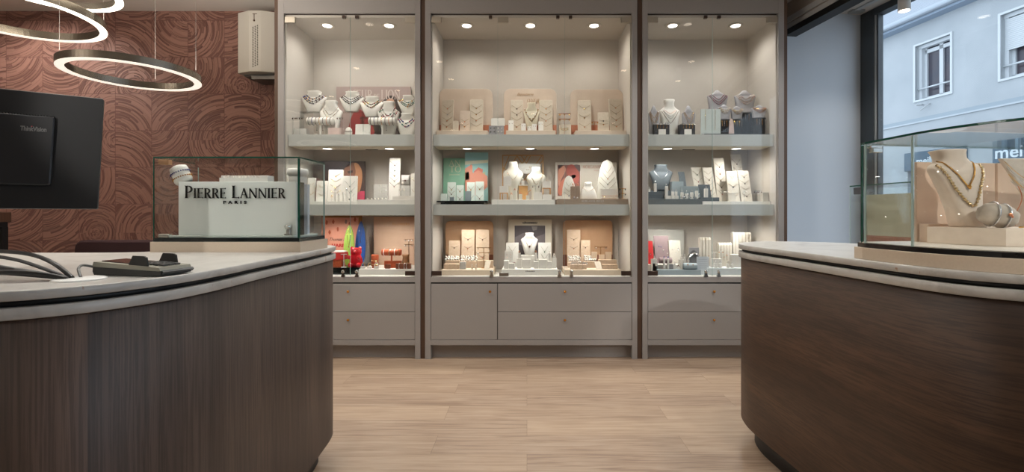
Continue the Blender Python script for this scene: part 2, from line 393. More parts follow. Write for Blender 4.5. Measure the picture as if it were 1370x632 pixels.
def veneer_mat(name, vertical, c0, c1, c2):
    m, nt, b = nt_new(name)
    if vertical:
        v = coords(nt, (1, 1, .05)); f = coords(nt, (1, 1, .02)); bsc = 6
    else:
        v = coords(nt, (.10, .10, 1), (0.035, 0, 0)); f = coords(nt, (.05, .05, 1), (0.035, 0, 0)); bsc = 5
    a = noise(nt, v, bsc, 4, .55, .8); g = noise(nt, f, 190, 4, .65, .2); wv = nt.nodes.new('ShaderNodeTexWave')
    wv.wave_type = 'BANDS'; wv.bands_direction = 'X' if vertical else 'Z'; wv.inputs['Scale'].default_value = 5 if vertical else 3.2
    wv.inputs['Distortion'].default_value = 9; wv.inputs['Detail'].default_value = 3; wv.inputs['Detail Scale'].default_value = 1.2
    nt.links.new(v, wv.inputs['Vector'])
    c = ramp(nt, a, [(.3, c0), (.5, c1), (.72, c2)])
    c = mixc(nt, mth(nt, 'MULTIPLY', mth(nt, 'POWER', wv.outputs['Fac'], 3), .32), c, c0)
    c = mixc(nt, ramp(nt, g, [(.42, (.55, .55, .55, 1)), (.56, (0, 0, 0, 1))]), c, tuple(x*.55 for x in c0[:3])+(1,))
    if vertical:      # the sheet of veneer round the seller's end is a lighter, browner one, butted at a seam
        tc = nt.nodes.new('ShaderNodeTexCoord'); sp = nt.nodes.new('ShaderNodeSeparateXYZ'); nt.links.new(tc.outputs['Object'], sp.inputs[0])
        c = mixc(nt, mth(nt, 'LESS_THAN', sp.outputs[0], -.934), c, mixc(nt, 1.0, c, (1.75, 1.6, 1.42, 1), 'MULTIPLY'))
    nt.links.new(c, b.inputs['Base Color']); b.inputs['Roughness'].default_value = .5
    bump(nt, g, b, .2, .001); return m

def facade_mat():
    m, nt, b = nt_new('pale_render')
    a = noise(nt, coords(nt), .9, 4, .6); s = noise(nt, coords(nt), 7, 4, .6); k = noise(nt, coords(nt), 60, 2)
    c = ramp(nt, a, [(.3, C(168, 173, 176)), (.7, C(182, 186, 188))])
    c = mixc(nt, ramp(nt, s, [(.70, (0, 0, 0, 1)), (.78, (.5, .5, .5, 1))]), c, C(150, 160, 168))
    nt.links.new(c, b.inputs['Base Color']); b.inputs['Roughness'].default_value = .9; bump(nt, k, b, .4, .01); return m

FLOORM = floor_mat(); RELIEF = relief_mat(); STONE = stone_mat(); FACADE = facade_mat()
WOOD_V = veneer_mat('smoked_oak_vertical', True, C(56, 46, 41), C(78, 65, 59), C(98, 81, 71))
WOOD_H = veneer_mat('smoked_oak_horizontal', False, C(54, 37, 26), C(75, 54, 39), C(92, 67, 49))
PAINT = mat('ceiling_paint', C(206, 198, 188), .8); WALLW = mat('white_wall_paint', C(208, 214, 220), .7)
WALLB = mat('warm_wall_paint', C(170, 158, 146), .8); GREYF = mat('grey_aluminium', C(68, 74, 78), .45)
PALEALU = mat('pale_aluminium', C(190, 192, 192), .4)

# ------------------------------------------------------------------ room shell
HC = 3.0; D = 3.675; WY = 4.214
ROOM = ccw([(-5.3, -3.1), SF(7.45, .09), SF(-.1, .09), (2.9, 4.42), (-5.3, 4.42)])
struct(MB().prism(ROOM, -.06, 0).build('floor', FLOORM))
struct(MB().prism(ROOM, HC, HC+.08).build('ceiling', PAINT))
struct(MB().box(-5.3, 2.10, WY, WY+.1, 0, HC).build('wall_back', RELIEF))
struct(MB().box(-5.35, -5.25, -3.1, 4.6, 0, HC).build('wall_left', WALLB))
struct(MB().box(-5.3, 4.6, -3.15, -3.05, 0, HC).build('wall_front', WALLB))
# white return wall at the storefront corner (square to the storefront)
b0 = (2.02, 4.30-(3.095-2.02)*.145); b1 = (3.095, 4.30)
struct(MB().prism([b0, b1, (b1[0]-.012, b1[1]+.12), (b0[0]-.012, b0[1]+.12)], 0, HC).build('wall_right', WALLW))
# storefront: dark frame, one large pane
mb = MB()
def sbar(mb, s0, s1, z0, z1, o0=0.0, o1=.09):
    p = [SF(s0, o0), SF(s1, o0), SF(s1, o1), SF(s0, o1)]
    mb.prism(list(reversed(p)) if False else p[::-1], z0, z1)
wf = MB(); sbar(wf, 0, .135, 0, HC); sbar(wf, .15, .165, 0, HC, .02, .07); sbar(wf, .1, 7.3, 2.94, HC); sbar(wf, .1, 7.3, 0, .30); sbar(wf, 4.2, 4.28, 0, HC)
w1 = struct(wf.build('window_1', GREYF))
g = MB(); sbar(g, .165, 7.3, .3, 2.94, .045, .053); go = g.build('window_pane', G_WIN, w1)
g = MB(); sbar(g, .137, .148, 0, HC, .01, .05); g.build('window_seal', PALEALU, w1)
# bulkhead (blind box) running parallel to the storefront, in front of the window bay
def SI(s, d): return SF(s, -d)
def ibar(mb, s0, s1, d0, d1, z0, z1):
    p = [SI(s0, d0), SI(s1, d0), SI(s1, d1), SI(s0, d1)]
    a = sum(p[i][0]*p[(i+1) % 4][1]-p[(i+1) % 4][0]*p[i][1] for i in range(4))
    mb.prism(p if a > 0 else p[::-1], z0, z1)
bk = MB(); ibar(bk, .10, 7.2, .70, .84, 2.815, HC); struct(bk.build('trim_1', WALLB))
bk = MB(); ibar(bk, .10, 7.2, .70, .855, 2.822, 2.868); struct(bk.build('trim_2', PALEALU))
bk = MB(); ibar(bk, .10, 7.2, .70, .846, 2.772, 2.812); struct(bk.build('trim_3', PALEALU))
bk = MB(); ibar(bk, .10, 7.2, .74, .846, 2.72, 2.770); struct(bk.build('trim_4', BLACK))
bk = MB(); ibar(bk, .05, 7.2, .12, .16, HC-.012, HC); ibar(bk, .05, 7.2, .25, .255, HC-.004, HC); struct(bk.build('trim_5', PALEALU))
dv = thing('ceiling_sensor', 'small grey box fixed on the ceiling of the window bay by the white wall', 'sensor', (*SI(.08, .12), HC))
MB().box(-.06, .06, -.035, .035, -.02, 0, .008).build('housing', mat('grey_plastic', C(150, 150, 146), .5), dv)

# ------------------------------------------------------------------ street outside
OUT = MB().box(3.3, 40, -25, 45, -.2, -.12).build('street_ground', mat('asphalt', C(140, 142, 144), .9)); struct(OUT)
def FP(s, off=0.0): return (10.74+SDX*s-SDY*off, 12.8+SDY*s+SDX*off)     # the facade across the street, off = away from us
bl = thing('street_house', 'pale rendered house across the street seen through the shop window', 'building', (0, 0, 0))
def fbox(mb, s0, s1, z0, z1, o0, o1):
    mb.prism([FP(s0, o0), FP(s1, o0), FP(s1, o1), FP(s0, o1)][::-1] if False else ccw([FP(s0, o0), FP(s1, o0), FP(s1, o1), FP(s0, o1)]), z0, z1)
EAVE = 6.36; W1 = (0.0, .925, 4.29, 5.78); W2 = (2.04, 2.97, 4.29, 5.78)
def holed(s0, s1, z0, z1, holes, o0, o1):
    mb = MB(); ss = sorted({s0, s1, *[h[0] for h in holes], *[h[1] for h in holes]})
    for a, b_ in zip(ss, ss[1:]):
        hs = sorted([(h[2], h[3]) for h in holes if h[0] <= a+1e-6 and h[1] >= b_-1e-6]); z = z0
        for q0, q1 in hs: 
            if q0 > z: fbox(mb, a, b_, z, q0, o0, o1)
            z = q1
        if z < z1: fbox(mb, a, b_, z, z1, o0, o1)
    return mb
SG1 = (-.284, 1.328); SG2 = (1.907, 5.2)
W0 = (-3.2, -2.28, 4.29, 5.78); W3 = (4.6, 5.5, 4.29, 5.78)
holed(-9, 9, -.12, EAVE, [W1, W2, W0, W3, (SG1[0]+.05, SG1[1]-.02, -.12, 2.45), (SG2[0]+.05, SG2[1]-.05, -.12, 2.45)], 0, .35).build('facade_wall', FACADE, bl)
m_ = MB(); fbox(m_, -9, 9, 3.66, 3.70, -.03, .01); m_.build('string_course', mat('pale_moulding', C(188, 194, 198), .8), bl)
m_ = MB(); fbox(m_, -9, 9, 3.70, 3.80, -.006, .0); m_.build('damp_band', mat('damp_band', C(158, 168, 174), .9), bl)
m_ = MB(); fbox(m_, -9, 9, EAVE, EAVE+.05, -.30, .35); m_.build('soffit_board', mat('soffit', C(150, 164, 180), .8), bl)
m_ = MB(); P0, P1 = FP(-9, -.36), FP(9, -.36)
for z, r in ((EAVE+.13, .075),): m_.tube([(P0[0], P0[1], z), (P1[0], P1[1], z)], r, 12)
m_.build('gutter', mat('zinc', C(170, 178, 186), .4, .3), bl)
m_ = MB(); fbox(m_, -9, 9, EAVE+.05, EAVE+.2, -.30, -.2); m_.build('fascia', mat('fascia', C(150, 158, 170), .6), bl)
rf = MB()
for k in range(16):
    o = -.32+k*.24; z = EAVE+.17+k*.15
    a, b_, c_, d_ = FP(-9, o), FP(9, o), FP(9, o+.26), FP(-9, o+.26)
    rf._add([(*a, z), (*b_, z), (*c_, z+.13), (*d_, z+.13), (*a, z+.03), (*b_, z+.03), (*c_, z+.16), (*d_, z+.16)], [(0,3,2,1),(4,5,6,7),(0,1,5,4),(1,2,6,5),(2,3,7,6),(3,0,4,7)])
rf.build('roof', mat('slate_roof', C(168, 174, 182), .7), bl)
WHP = mat('white_pvc', C(206, 210, 212), .4); DPANE = mat('dark_room_pane', C(62, 66, 78), .12, 0, C(84, 74, 78), 2.2)
for wi, (a, b_, z0, z1) in enumerate((W1, W2, W0, W3)):
    f = MB()
    for q in ((a-.05, a, z0-.05, z1+.05), (b_, b_+.05, z0-.05, z1+.05), (a, b_, z1, z1+.05), (a, b_, z0-.05, z0)): fbox(f, *q, -.03, .02)
    wn_ = f.build('window_surround', WHP, bl)
    f = MB(); mid = a+(b_-a)*.56
    for q in ((a+.08, a+.14, z0, z1-.06), (b_-.06, b_, z0, z1-.06), (mid-.05, mid+.05, z0, z1-.06), (a+.08, b_, z1-.22, z1-.12), (a+.08, b_, z0, z0+.08)): fbox(f, *q, .2, .25)
    f.build('sash_frame', WHP, wn_)
    f = MB(); fbox(f, a, b_, z0, z1, .25, .26); f.build('pane', DPANE, wn_)
    f = MB(); fbox(f, a, a+.08, z0, z1, .1, .2); fbox(f, a, b_, z1-.08, z1, .08, .2); f.build('shutter_box', WHP, wn_)
    if wi == 1:
        f = MB()
        for k in range(17): fbox(f, a+.02, b_, z1-.10-(k+1)*.043, z1-.10-k*.043-.006, .09, .115)
        f.build('roller_shutter', WHP, wn_)
    f = MB(); p0 = FP(a, .06); p1 = FP(b_, .06); f.tube([(*p0, z0+.30), (*p1, z0+.30)], .022, 6)
    f.build('safety_rail', WHP, wn_)
bt = MB(); bt.tube([(*FP(.22, -.02), 4.13), (*FP(.22, -.25), 4.10)], .02, 6); bt.tube([(*FP(.40, -.02), 4.12), (*FP(.30, -.20), 3.95)], .016, 6)
bt.build('pole_bracket', PALEALU, bl)
SIGN = mat('slate_sign', C(78, 98, 114), .5); SIGNT = mat('sign_white', C(225, 232, 236), .6); SHOPG = mat('shop_window_glass', C(84, 100, 112), .15)
FACM = Matrix(((SDX, 0, SDY, 0), (SDY, 0, -SDX, 0), (0, 1, 0, 0), (0, 0, 0, 1)))      # local x along +s, y up, z towards our shop
for (a, b_), (t0, t1, tz, th), lab in ((SG1, (.08, 1.29, 2.50, .20), 'first'), (SG2, (1.97, 3.9, 2.44, .28), 'second')):
    f = MB(); fbox(f, a, b_, 2.36, 2.86, -.06, 0); so = f.build('shop_sign', SIGN, bl)
    p = FP(t0, -.062); sans('meilleurtaux', SIGNT, so, T(p[0], p[1], tz) @ FACM, t1-t0, th, .01, bold=.012)
    f = MB(); fbox(f, a+.05, b_-.05, -.12, 2.36, .20, .22); f.build('shop_glazing', SHOPG, bl)
    for s in (a+.05, a+.32, (a+b_)/2, b_-.1): f = MB(); fbox(f, s, s+.06, -.12, 2.36, .12, .20); f.build('shop_mullion', mat('pale_blue_frame', C(170, 190, 205), .5), bl)

# ------------------------------------------------------------------ shop ceiling spotlights
EM = mat('lamp_face', C(255, 240, 220), .4, emis=(1, .86, .70, 1), estr=7)
WHM = mat('white_metal', C(225, 225, 222), .4)
def ceiling_spot(x, y, label, aim=None, e=None, L=.16, r=.04, grp='ceiling spotlights', ang=2.2):
    t = thing('ceiling_spotlight', label, 'spotlight', (x, y, HC), 0, grp)
    MB().cyl(0, 0, -L, 0, r, 24).build('housing', WHM, t)
    MB().cyl(0, 0, -L-.002, -L+.001, r*.86, 24).build('lamp_lens', EM, t)
    spot('spotlight_beam', (x, y, HC-L-.012), SPOT_E if e is None else e, ang, .6, (1, .97, .92), r*.8, aim)
SPOTS = [(-.97, 2.26), (1.82, 2.26), (-.95, 1.59), (1.91, 1.52), (-1.97, 2.03), (1.14, 1.95), (-1.76, 1.07), (-2.8, .75), (.1, -.4), (-1.2, -1.2), (1.6, -1.2), (3.2, .8)]
SPOTN = ['over the aisle end of the cash counter', 'over the far end of the oval counter', 'over the aisle beside the card terminal', 'over the curved glass case', 'over the rectangular glass case', 'over the aisle beside the oval counter', 'over the computer monitor', 'over the seller side of the cash counter', 'straight above the viewer', 'unseen behind the viewer, aimed to brighten the lettered sign', 'unseen behind the viewer, aimed to brighten the suede bust', 'between the oval counter and the street window']
for i, (x, y) in enumerate(SPOTS):
    ceiling_spot(x, y, 'white cylinder ceiling spotlight '+SPOTN[i], grp='ceiling spotlights out over the shop floor', e=SPOT_E*(1 if y > 1 else (7.0 if x > 1 and y < -1 else (4.2 if x < -1 and y < -1 else .42))), aim=((1.37, 1.45, 1.2) if x > 1 and y < -1 else ((-1.18, 1.87, 1.18) if x < -1 and y < -1 else None)), ang=((.32 if x > 0 else .17) if y < -1 else 2.2))  # unseen spots behind the viewer, narrowed and aimed to brighten bust and sign
for x, n_ in ((-1.45, 'the cabinet by the relief wall'), (.03, 'the widest cabinet'), (1.48, 'the cabinet by the street window')):
    ceiling_spot(x, 3.12, 'white cylinder spotlight on the ceiling in front of '+n_, e=SPOT_E*1.5, L=.10, grp='spotlights in front of the wall cabinets')
ceiling_spot(-4.3, 3.4, 'white cylinder spotlight near the brown relief wall', e=SPOT_E*2.0, L=.10, aim=(-4.3, 4.2, 1.6), grp='spotlights by the relief wall')
ceiling_spot(-1.5, -1.9, 'added ceiling spotlight brightening the rounded end of the cash counter', e=SPOT_E*2.4, aim=(-1.25, .85, .25), ang=.40, grp='ceiling spotlights out over the shop floor')  # unseen spot, added to brighten the counter front
ceiling_spot(2.89, 3.55, 'white cylinder spotlight hanging before the street window', e=SPOT_E*.4, L=.29, grp=None)

# ------------------------------------------------------------------ ring pendants
RSTEEL = mat('bronze_steel', C(150, 142, 130), .24, 1.0)
RLED = mat('ring_diffuser', C(250, 244, 230), .5, emis=(1, .93, .82, 1), estr=.85)
WIREM = mat('wire_grey', C(112, 104, 96), .5)
def ring_lamp(cx, cy, z, R, wires, label):
    t = thing('ring_pendant_lamp', label, 'pendant lamp', (cx, cy, z), 0, 'ring pendant lamps over the counter')
    n = 96; hgt = .036*(R/.3) if R < .35 else .042; wd = .037
    def ringmb(r0, r1, z0, z1):
        return MB().loft([[(r*cos(2*pi*i/n), r*sin(2*pi*i/n), zz) for r, zz in ((r0, z0), (r1, z0), (r1, z1), (r0, z1))] for i in range(n)], False, False, True)
    b = MB().loft([[(r*cos(2*pi*i/n), r*sin(2*pi*i/n), zz) for r, zz in ((R, 0), (R, hgt), (R-.004, hgt), (R-.004, .004), (R-wd+.004, .004), (R-wd+.004, hgt), (R-wd, hgt), (R-wd, 0))] for i in range(n)], False, False, True)
    b.sm = [True]*len(b.sm); o = b.build('ring_body', RSTEEL, t)
    o.data.polygons.foreach_set('use_smooth', [False]*len(b.sm))
    ringmb(R-wd+.001, R-.001, -.003, .006).build('diffuser', RLED, t)
    for a in wires:
        a = math.radians(a); MB().tube([((R-wd/2)*cos(a), (R-wd/2)*sin(a), hgt*.7), ((R-wd/2)*cos(a), (R-wd/2)*sin(a), HC-z)], .0008, 5).build('suspension_wire', WIREM, t)
RINGS = [(-2.105, 2.48, 1.891, .300, (232, 110, 20), 'steel ring pendant lamp hanging lowest, whole in view above the monitor'),
         (-2.763, 2.46, 2.211, .400, (40, 200, 330), 'largest steel ring pendant lamp, cut off by the edge of the picture'),
         (-2.466, 2.38, 2.321, .300, (300, 60, 180), 'steel ring pendant lamp hanging highest, only its underside in view')]
for r in RINGS:
    ring_lamp(*r)
    al = bpy.data.lights.new('added_ring_fill', 'AREA'); al.shape = 'DISK'; al.size = r[3]*2; al.energy = RING_FILL*(r[3]/.3)**2; al.color = (1, .95, .88)  # upward disk lamp added over each ring to brighten the ceiling
    ao = bpy.data.objects.new('added_ring_fill', al); ao.location = (r[0], r[1], r[2]+.06); ao.rotation_euler = (pi, 0, 0); sc.collection.objects.link(ao)
for x in (-2.1, -.6):  # unseen wall uplighters, added to brighten the dark ceiling
    t = thing('added_uplighter', 'added white half-bowl uplighter on the unseen side wall, '+('nearer the viewer' if x > -1 else 'nearer the rear wall'), 'added lamp', (-5.25, x, 2.1), -pi/2, 'added uplighters on the side wall, brightening the ceiling')
    MB().loft([[(r_*cos(pi*i/16), r_*sin(pi*i/16), z) for i in range(17)] for r_, z in ((.03, -.10), (.10, -.05), (.15, 0), (.145, 0), (.09, -.045), (.02, -.085))]).build('bowl', WHM, t)
    spot('added_ceiling_fill', (-5.15, x, 2.12), UPL, 2.7, .6, (1, .97, .92), .06, aim=(-4.3, x, 3.0))

# ------------------------------------------------------------------ counters
def counter(name, label, pts, wood, inset_wood=.012, zt=1.0, slab=(.0235, .014, .028)):
    P = ccw(smooth_poly(pts, 5)); t = thing(name, label, 'counter', (0, 0, 0))
    z = zt; a, g_, b_ = slab
    MB().prism(P, z-a, z, bev=.002, smooth=True).build('stone_top', STONE, t)
    MB().prism(offset(P, -.018), z-a-g_, z-a, smooth=True).build('shadow_gap', BLACK, t)
    MB().prism(P, z-a-g_-b_, z-a-g_, bev=.002, smooth=True).build('stone_band', STONE, t)
    MB().prism(offset(P, -inset_wood), .113, z-a-g_-b_, bev=.006, smooth=True).build('wood_body', wood, t)
    MB().prism(offset(P, -.075), 0, .113, smooth=True).build('plinth', BLACK, t)
    return t
RP = [(1.058, 2.26), (1.060, 2.10), (1.074, 1.93), (1.088, 1.72), (1.102, 1.52), (1.120, 1.34), (1.160, 1.215), (1.228, 1.135), (1.36, 1.04), (1.6, .96), (1.95, .95), (2.25, 1.03), (2.46, 1.2), (2.54, 1.45), (2.48, 1.72), (2.26, 1.90), (2.0, 2.08), (1.76, 2.29), (1.615, 2.475), (1.45, 2.562), (1.312, 2.583), (1.20, 2.52), (1.10, 2.41)]
counter('service_counter', 'dark brown horizontally grained oval counter with pale stone top, by the street window', RP, WOOD_H)
LP = [(-.888, 2.13), (-.876, 2.0), (-.865, 1.84), (-.860, 1.66), (-.856, 1.48), (-.846, 1.30), (-.858, 1.13), (-.905, 1.01), (-.96, .94), (-1.05, .885), (-1.3, .80), (-1.7, .75), (-2.2, .75), (-2.7, .82), (-3.0, 1.05), (-3.08, 1.4), (-2.95, 1.72), (-2.6, 1.81), (-2.1, 1.815), (-1.75, 1.815), (-1.58, 1.83), (-1.515, 1.88), (-1.50, 2.05), (-1.44, 2.2), (-1.3, 2.27), (-1.12, 2.285), (-.985, 2.265), (-.915, 2.21)]
counter('cash_counter', 'grey brown vertically grained curved counter with pale stone top, by the relief wall', LP, WOOD_V, slab=(.0205, .0135, .024))

# ------------------------------------------------------------------ glass case on the cash counter
CASEW = mat('case_plinth_laminate', C(206, 190, 170), .5, 0, C(200, 184, 163), 200, .1)
def pane(name, mb, t, m=None): return mb.build(name, m or G_CASE, t)
L0, L1, Y0, Y1 = -1.488, -.895, 1.83, 2.08
t = thing('glass_display_case', 'rectangular glass display case with black lettered sign inside, on the cash counter', 'display case', (0, 0, 0))
MB().box(L0, L1, Y0, Y1, 1.0, 1.041).build('base_plinth', CASEW, t)
MB().box(L0+.008, L1-.008, Y0+.006, Y1-.01, 1.041, 1.056).build('black_strip', BLKGL, t)
gx0, gx1, gy0, gy1, gz0, gz1 = -1.482, -.903, 1.838, 2.07, 1.045, 1.379
MB().box(gx0, gx1, gy0, gy0+.006, gz0, gz1-.007).build('front_pane', G_CASE, t)
MB().box(gx0, gx1, gy1-.006, gy1, gz0, gz1-.007).build('rear_pane', G_CASE, t)
MB().box(gx0, gx0+.006, gy0+.007, gy1-.007, gz0, gz1-.007).build('side_pane', G_CASE, t)
MB().box(gx1-.006, gx1, gy0+.007, gy1-.007, gz0, gz1-.007).build('side_pane', G_CASE, t)
MB().box(gx0, gx1, gy0, gy1, gz1-.006, gz1).build('top_pane', G_CASE, t)
e = MB()
e.box(gx0, gx1, gy0-.001, gy0, gz1-.006, gz1); e.box(gx1, gx1+.001, gy0, gy1, gz1-.006, gz1); e.box(gx0-.001, gx0, gy0, gy1, gz1-.006, gz1)
e.box(gx0-.001, gx0, gy0, gy0+.006, gz0, gz1-.007); e.box(gx1, gx1+.001, gy0, gy0+.006, gz0, gz1-.007); e.box(gx1-.006, gx1, gy0-.001, gy0, gz0, gz1-.007); e.box(gx0, gx0+.004, gy0-.001, gy0, gz0, gz1-.007)
e.build('polished_edges', GEDGE, t)
e = MB(); e.box(gx1-.007, gx1, gy1, gy1+.001, gz0, gz1-.007); e.build('rear_edge', GEDGE_L, t); e = MB(); e.box(gx0+.012, gx0+.016, gy1, gy1+.001, gz0, gz1-.02); e.build('rear_edge', GEDGE_L, t)
MB().box(gx0+.010, gx0+.052, gy0+.010, gy0+.032, gz1-.030, gz1-.010, .003).build('hinge', TAN, t)
MB().box(gx0+.010, gx0+.052, gy0+.010, gy0+.032, gz0+.012, gz0+.026, .003).build('hinge', STEEL, t)
tf = MB().box(-1.43, -.93, 1.85, 2.06, 1.056, 1.0655, .003).build('case_floor_plate', mat('white_glass', C(206, 214, 206), .2)); tag(tf, 'pale glass plate lying on the floor of the rectangular glass case', 'plate')
# lettered block
LX0, LX1, LY = -1.405, -.930, 1.868
sg = thing('brand_display_block', 'white display block with raised black serif lettering facing out, in the rectangular glass case', 'display block', (LX0, LY, 1.0655))
Wd = LX1-LX0; Hh = .2165
MB().box(0, Wd, 0, .02, 0, Hh, .0015).build('front_board', mat('white_board', C(228, 231, 226), .45), sg)
MB().box(-.004, Wd+.008, .02, .05, 0, Hh-.001).build('rear_board', BLKGL, sg)
MB().box(Wd*.6, Wd-.009, .115, .135, 0, Hh-.004).build('back_block', mat('cool_white_board', C(205, 212, 222), .45), sg)
k = LY/F; lt = MB(); lt.M = T(0, -.004, 0) @ UP
x_ = (249-239.2)*k; base = (316-266.3)*k
serif(lt, [('P', 16.6*k), ('IERRE', 13.2*k), (' ', 16*k), ('L', 16.6*k), ('ANNIER', 13.2*k)], x_, base, .004, width=135*k, gap=.06)
lt.build('raised_lettering', mat('black_letters', C(20, 19, 18), .25), sg)
sans('PARIS', _m['black_letters'], sg, T((300.5-239.2)*k, -.004, (316-274)*k) @ UP, 31*k, 4.2*k, .003, name='raised_lettering', bold=.03, space=1.9)
# items on top of / in the case
def bracelet_roll(name, label, loc, L, r, rz=0, m=None, bands=(), n=18, cat='bracelet roll', group=None, stand=None, bmats=None):
    t = thing(name, label, cat, loc, rz, group); z = (stand or 0)+r
    body = MB(); body.M = T(-L/2, 0, z) @ Matrix.Rotation(pi/2, 4, 'Y'); body.lathe([(0.001, 0), (r*.9, 0), (r, r*.1), (r, L-r*.1), (r*.9, L), (.001, L)], n); body.build('roll', m or WHITE, t)
    if stand:
        s = MB(); s.box(-.006, .006, -.006, .006, .005, stand+r*.3); s.lathe([(.03, 0), (.03, .004), (.008, .006)], 16); s.build('stand', m or WHITE, t)
    return t
def bands_on_roll(label, loc, L, r, xs, mats_, rz=0, stand=0, grp=None, th=.0022, cat='bracelet'):
    for i, x in enumerate(xs):
        o = thing_mesh_ring(r+th*.6, th, mats_[i % len(mats_)])
        o.name = cat; tag(o, f'{ORD[i]} from the left, {label}', cat, grp)
        M_ = T(*loc) @ Rz(rz) @ T(x, 0, stand+r) @ Matrix.Rotation(pi/2, 4, 'Y'); o.matrix_world = M_
_ringc = {}
def thing_mesh_ring(R, th, m):
    mb = MB(); mb.tube([(R*cos(2*pi*i/20), R*sin(2*pi*i/20), 0) for i in range(20)], th, 6, True); return mb.build('bracelet', m)
ORD = ['first', 'second', 'third', 'fourth', 'fifth', 'sixth', 'seventh', 'eighth']
# wrist cushion leaning on the left end of the lettered block (C-shaped roll)
wz = 1.0655+Hh-.001
tq = thing('bracelet_cushion', 'tilted white wrist cushion with two bracelets, on the end of the lettered block', 'display cushion', (WX(247, 1.895), 1.895, wz))
q = MB(); q.M = T(.0, 0, -.002) @ Matrix.Rotation(-.42, 4, 'Y')
q.loft([[(a*cos(2*pi*i/18), .026*s_*sin(2*pi*i/18), z) for i in range(18)] for a, s_, z in ((.030, .9, .0), (.036, 1, .012), (.034, 1, .035), (.036, 1, .055), (.032, .95, .068), (.018, .6, .074))]); q.build('cushion', WHITE, tq)
for zz, mm, lb in ((.022, BRASS, 'orange bracelet strapped low round the tilted wrist cushion'), (.044, BBLUE, 'blue beaded bracelet strapped high round the tilted wrist cushion')):
    o = MB(); o.M = T(0, 0, -.002) @ Matrix.Rotation(-.42, 4, 'Y') @ T(0, 0, zz)
    for i in range(26): a = 2*pi*i/26; o.ball((.037*cos(a), .028*sin(a), .0), .0028, 6, 4)
    oo = o.build('bracelet', mm, loc=tq.location); tag(oo, lb, 'bracelet')
w_ = thing('watch_rest', 'long low white ribbed rest on top of the lettered block', 'display rest', (WX(329.5, 1.90), 1.90, wz))
MB().box(-.098, .098, -.02, .03, 0, .018, .002).build('base', WHITE, w_)
r_ = MB()
for i in range(12): r_.box(-.092+i*.013, -.084+i*.013, -.018, .028, .018, .027, .002)
r_.build('ribs', WHITE, w_); MB().box(.066, .098, -.02, .03, .018, .027, .002).build('end_block', WHITE, w_)
c_ = thing('bracelet_cushion', 'upright round white watch cushion at the corner of the rectangular case', 'display cushion', (WX(398, 1.99), 1.992, wz-.004))
MB().lathe([(.001, 0), (.030, .001), (.036, .008), (.036, .030), (.032, .036), (.001, .037)], 20).build('cushion', WHITE, c_)
MB().lathe([(.001, .037), (.037, .038), (.043, .046), (.043, .060), (.038, .068), (.001, .069)], 20).build('cushion_top', WHITE, c_)
lk = thing('case_lock', 'round chrome lock standing in the front corner of the rectangular glass case', 'lock', (WX(385, 1.848)-.004, 1.858, 1.0655))
MB().box(-.012, .012, -.006, .008, 0, .006).build('foot', CHROME, lk); MB().box(-.007, .009, -.004, .006, .006, .022, .002).build('body', CHROME, lk)
mm = MB(); mm.ball((-.001, 0, .034), .013, 14, 10); mm.build('ball_knob', CHROME, lk)

# ------------------------------------------------------------------ card terminal, cable outlet, cables
TGREY = mat('terminal_grey', C(150, 148, 134), .45); TBLK = mat('terminal_black', C(34, 33, 31), .4); TDK = mat('terminal_dark', C(72, 74, 74), .35)
ax, ay = -1.063, 1.134; rzt = math.atan2(-.027, .183)
tm = thing('card_terminal', 'grey and black card payment terminal with keypad shields lying on the cash counter', 'card terminal', (ax, ay, 1.0), rzt)
def wedge(mb, prof, y0, y1):
    n = len(prof); mb._add([(x, y0, z) for x, z in prof]+[(x, y1, z) for x, z in prof], [tuple(range(n)), tuple(range(2*n-1, n-1, -1))]+[(i, n+i, n+(i+1) % n, (i+1) % n) for i in range(n)])
    return mb
wedge(MB(), [(.004, .002), (.17, .0005), (.190, .003), (.190, .010), (.186, .018), (.001, .024), (0, .010)], 0, .085).build('lower_shell', TBLK, tm)
wedge(MB(), [(.0, .022), (.186, .0135), (.190, .014), (.186, .0225), (.004, .034)], -.001, .086).build('upper_shell', TGREY, tm)
s_ = MB(); s_.M = T(.01, 0, .0345) @ Matrix.Rotation(.063, 4, 'Y'); s_.box(0, .095, .012, .074, -.002, .0012, .002).build('screen', mat('terminal_screen', C(60, 40, 36), .08), tm)
kp = MB(); kp.M = T(.112, 0, .0285) @ Matrix.Rotation(.063, 4, 'Y')
for i in range(4):
    for j in range(3): kp.box(.004+i*.017, .016+i*.017, .018+j*.017, .031+j*.017, 0, .0035)
kp.build('keys', TDK, tm)
for yy in (.001, .080):
    wedge(MB(), [(.098, .024), (.154, .021), (.150, .046), (.143, .049), (.112, .050)], yy, yy+.004).build('keypad_shield', TBLK, tm)
wedge(MB(), [(.150, .006), (.190, .006), (.194, .011), (.190, .015), (.150, .018)], .004, .090).build('card_slot', TDK, tm)
gr = thing('cable_outlet', 'round white cable outlet cap in the top of the cash counter', 'cable outlet', (-1.025, 1.062, 1.0))
MB().lathe([(.048, 0), (.048, .002), (.044, .0042), (.001, .005)], 36).build('cap', WHM, gr)
CBLK = mat('cable_black', C(34, 34, 34), .38); CGR = mat('cable_grey', C(96, 96, 94), .38)
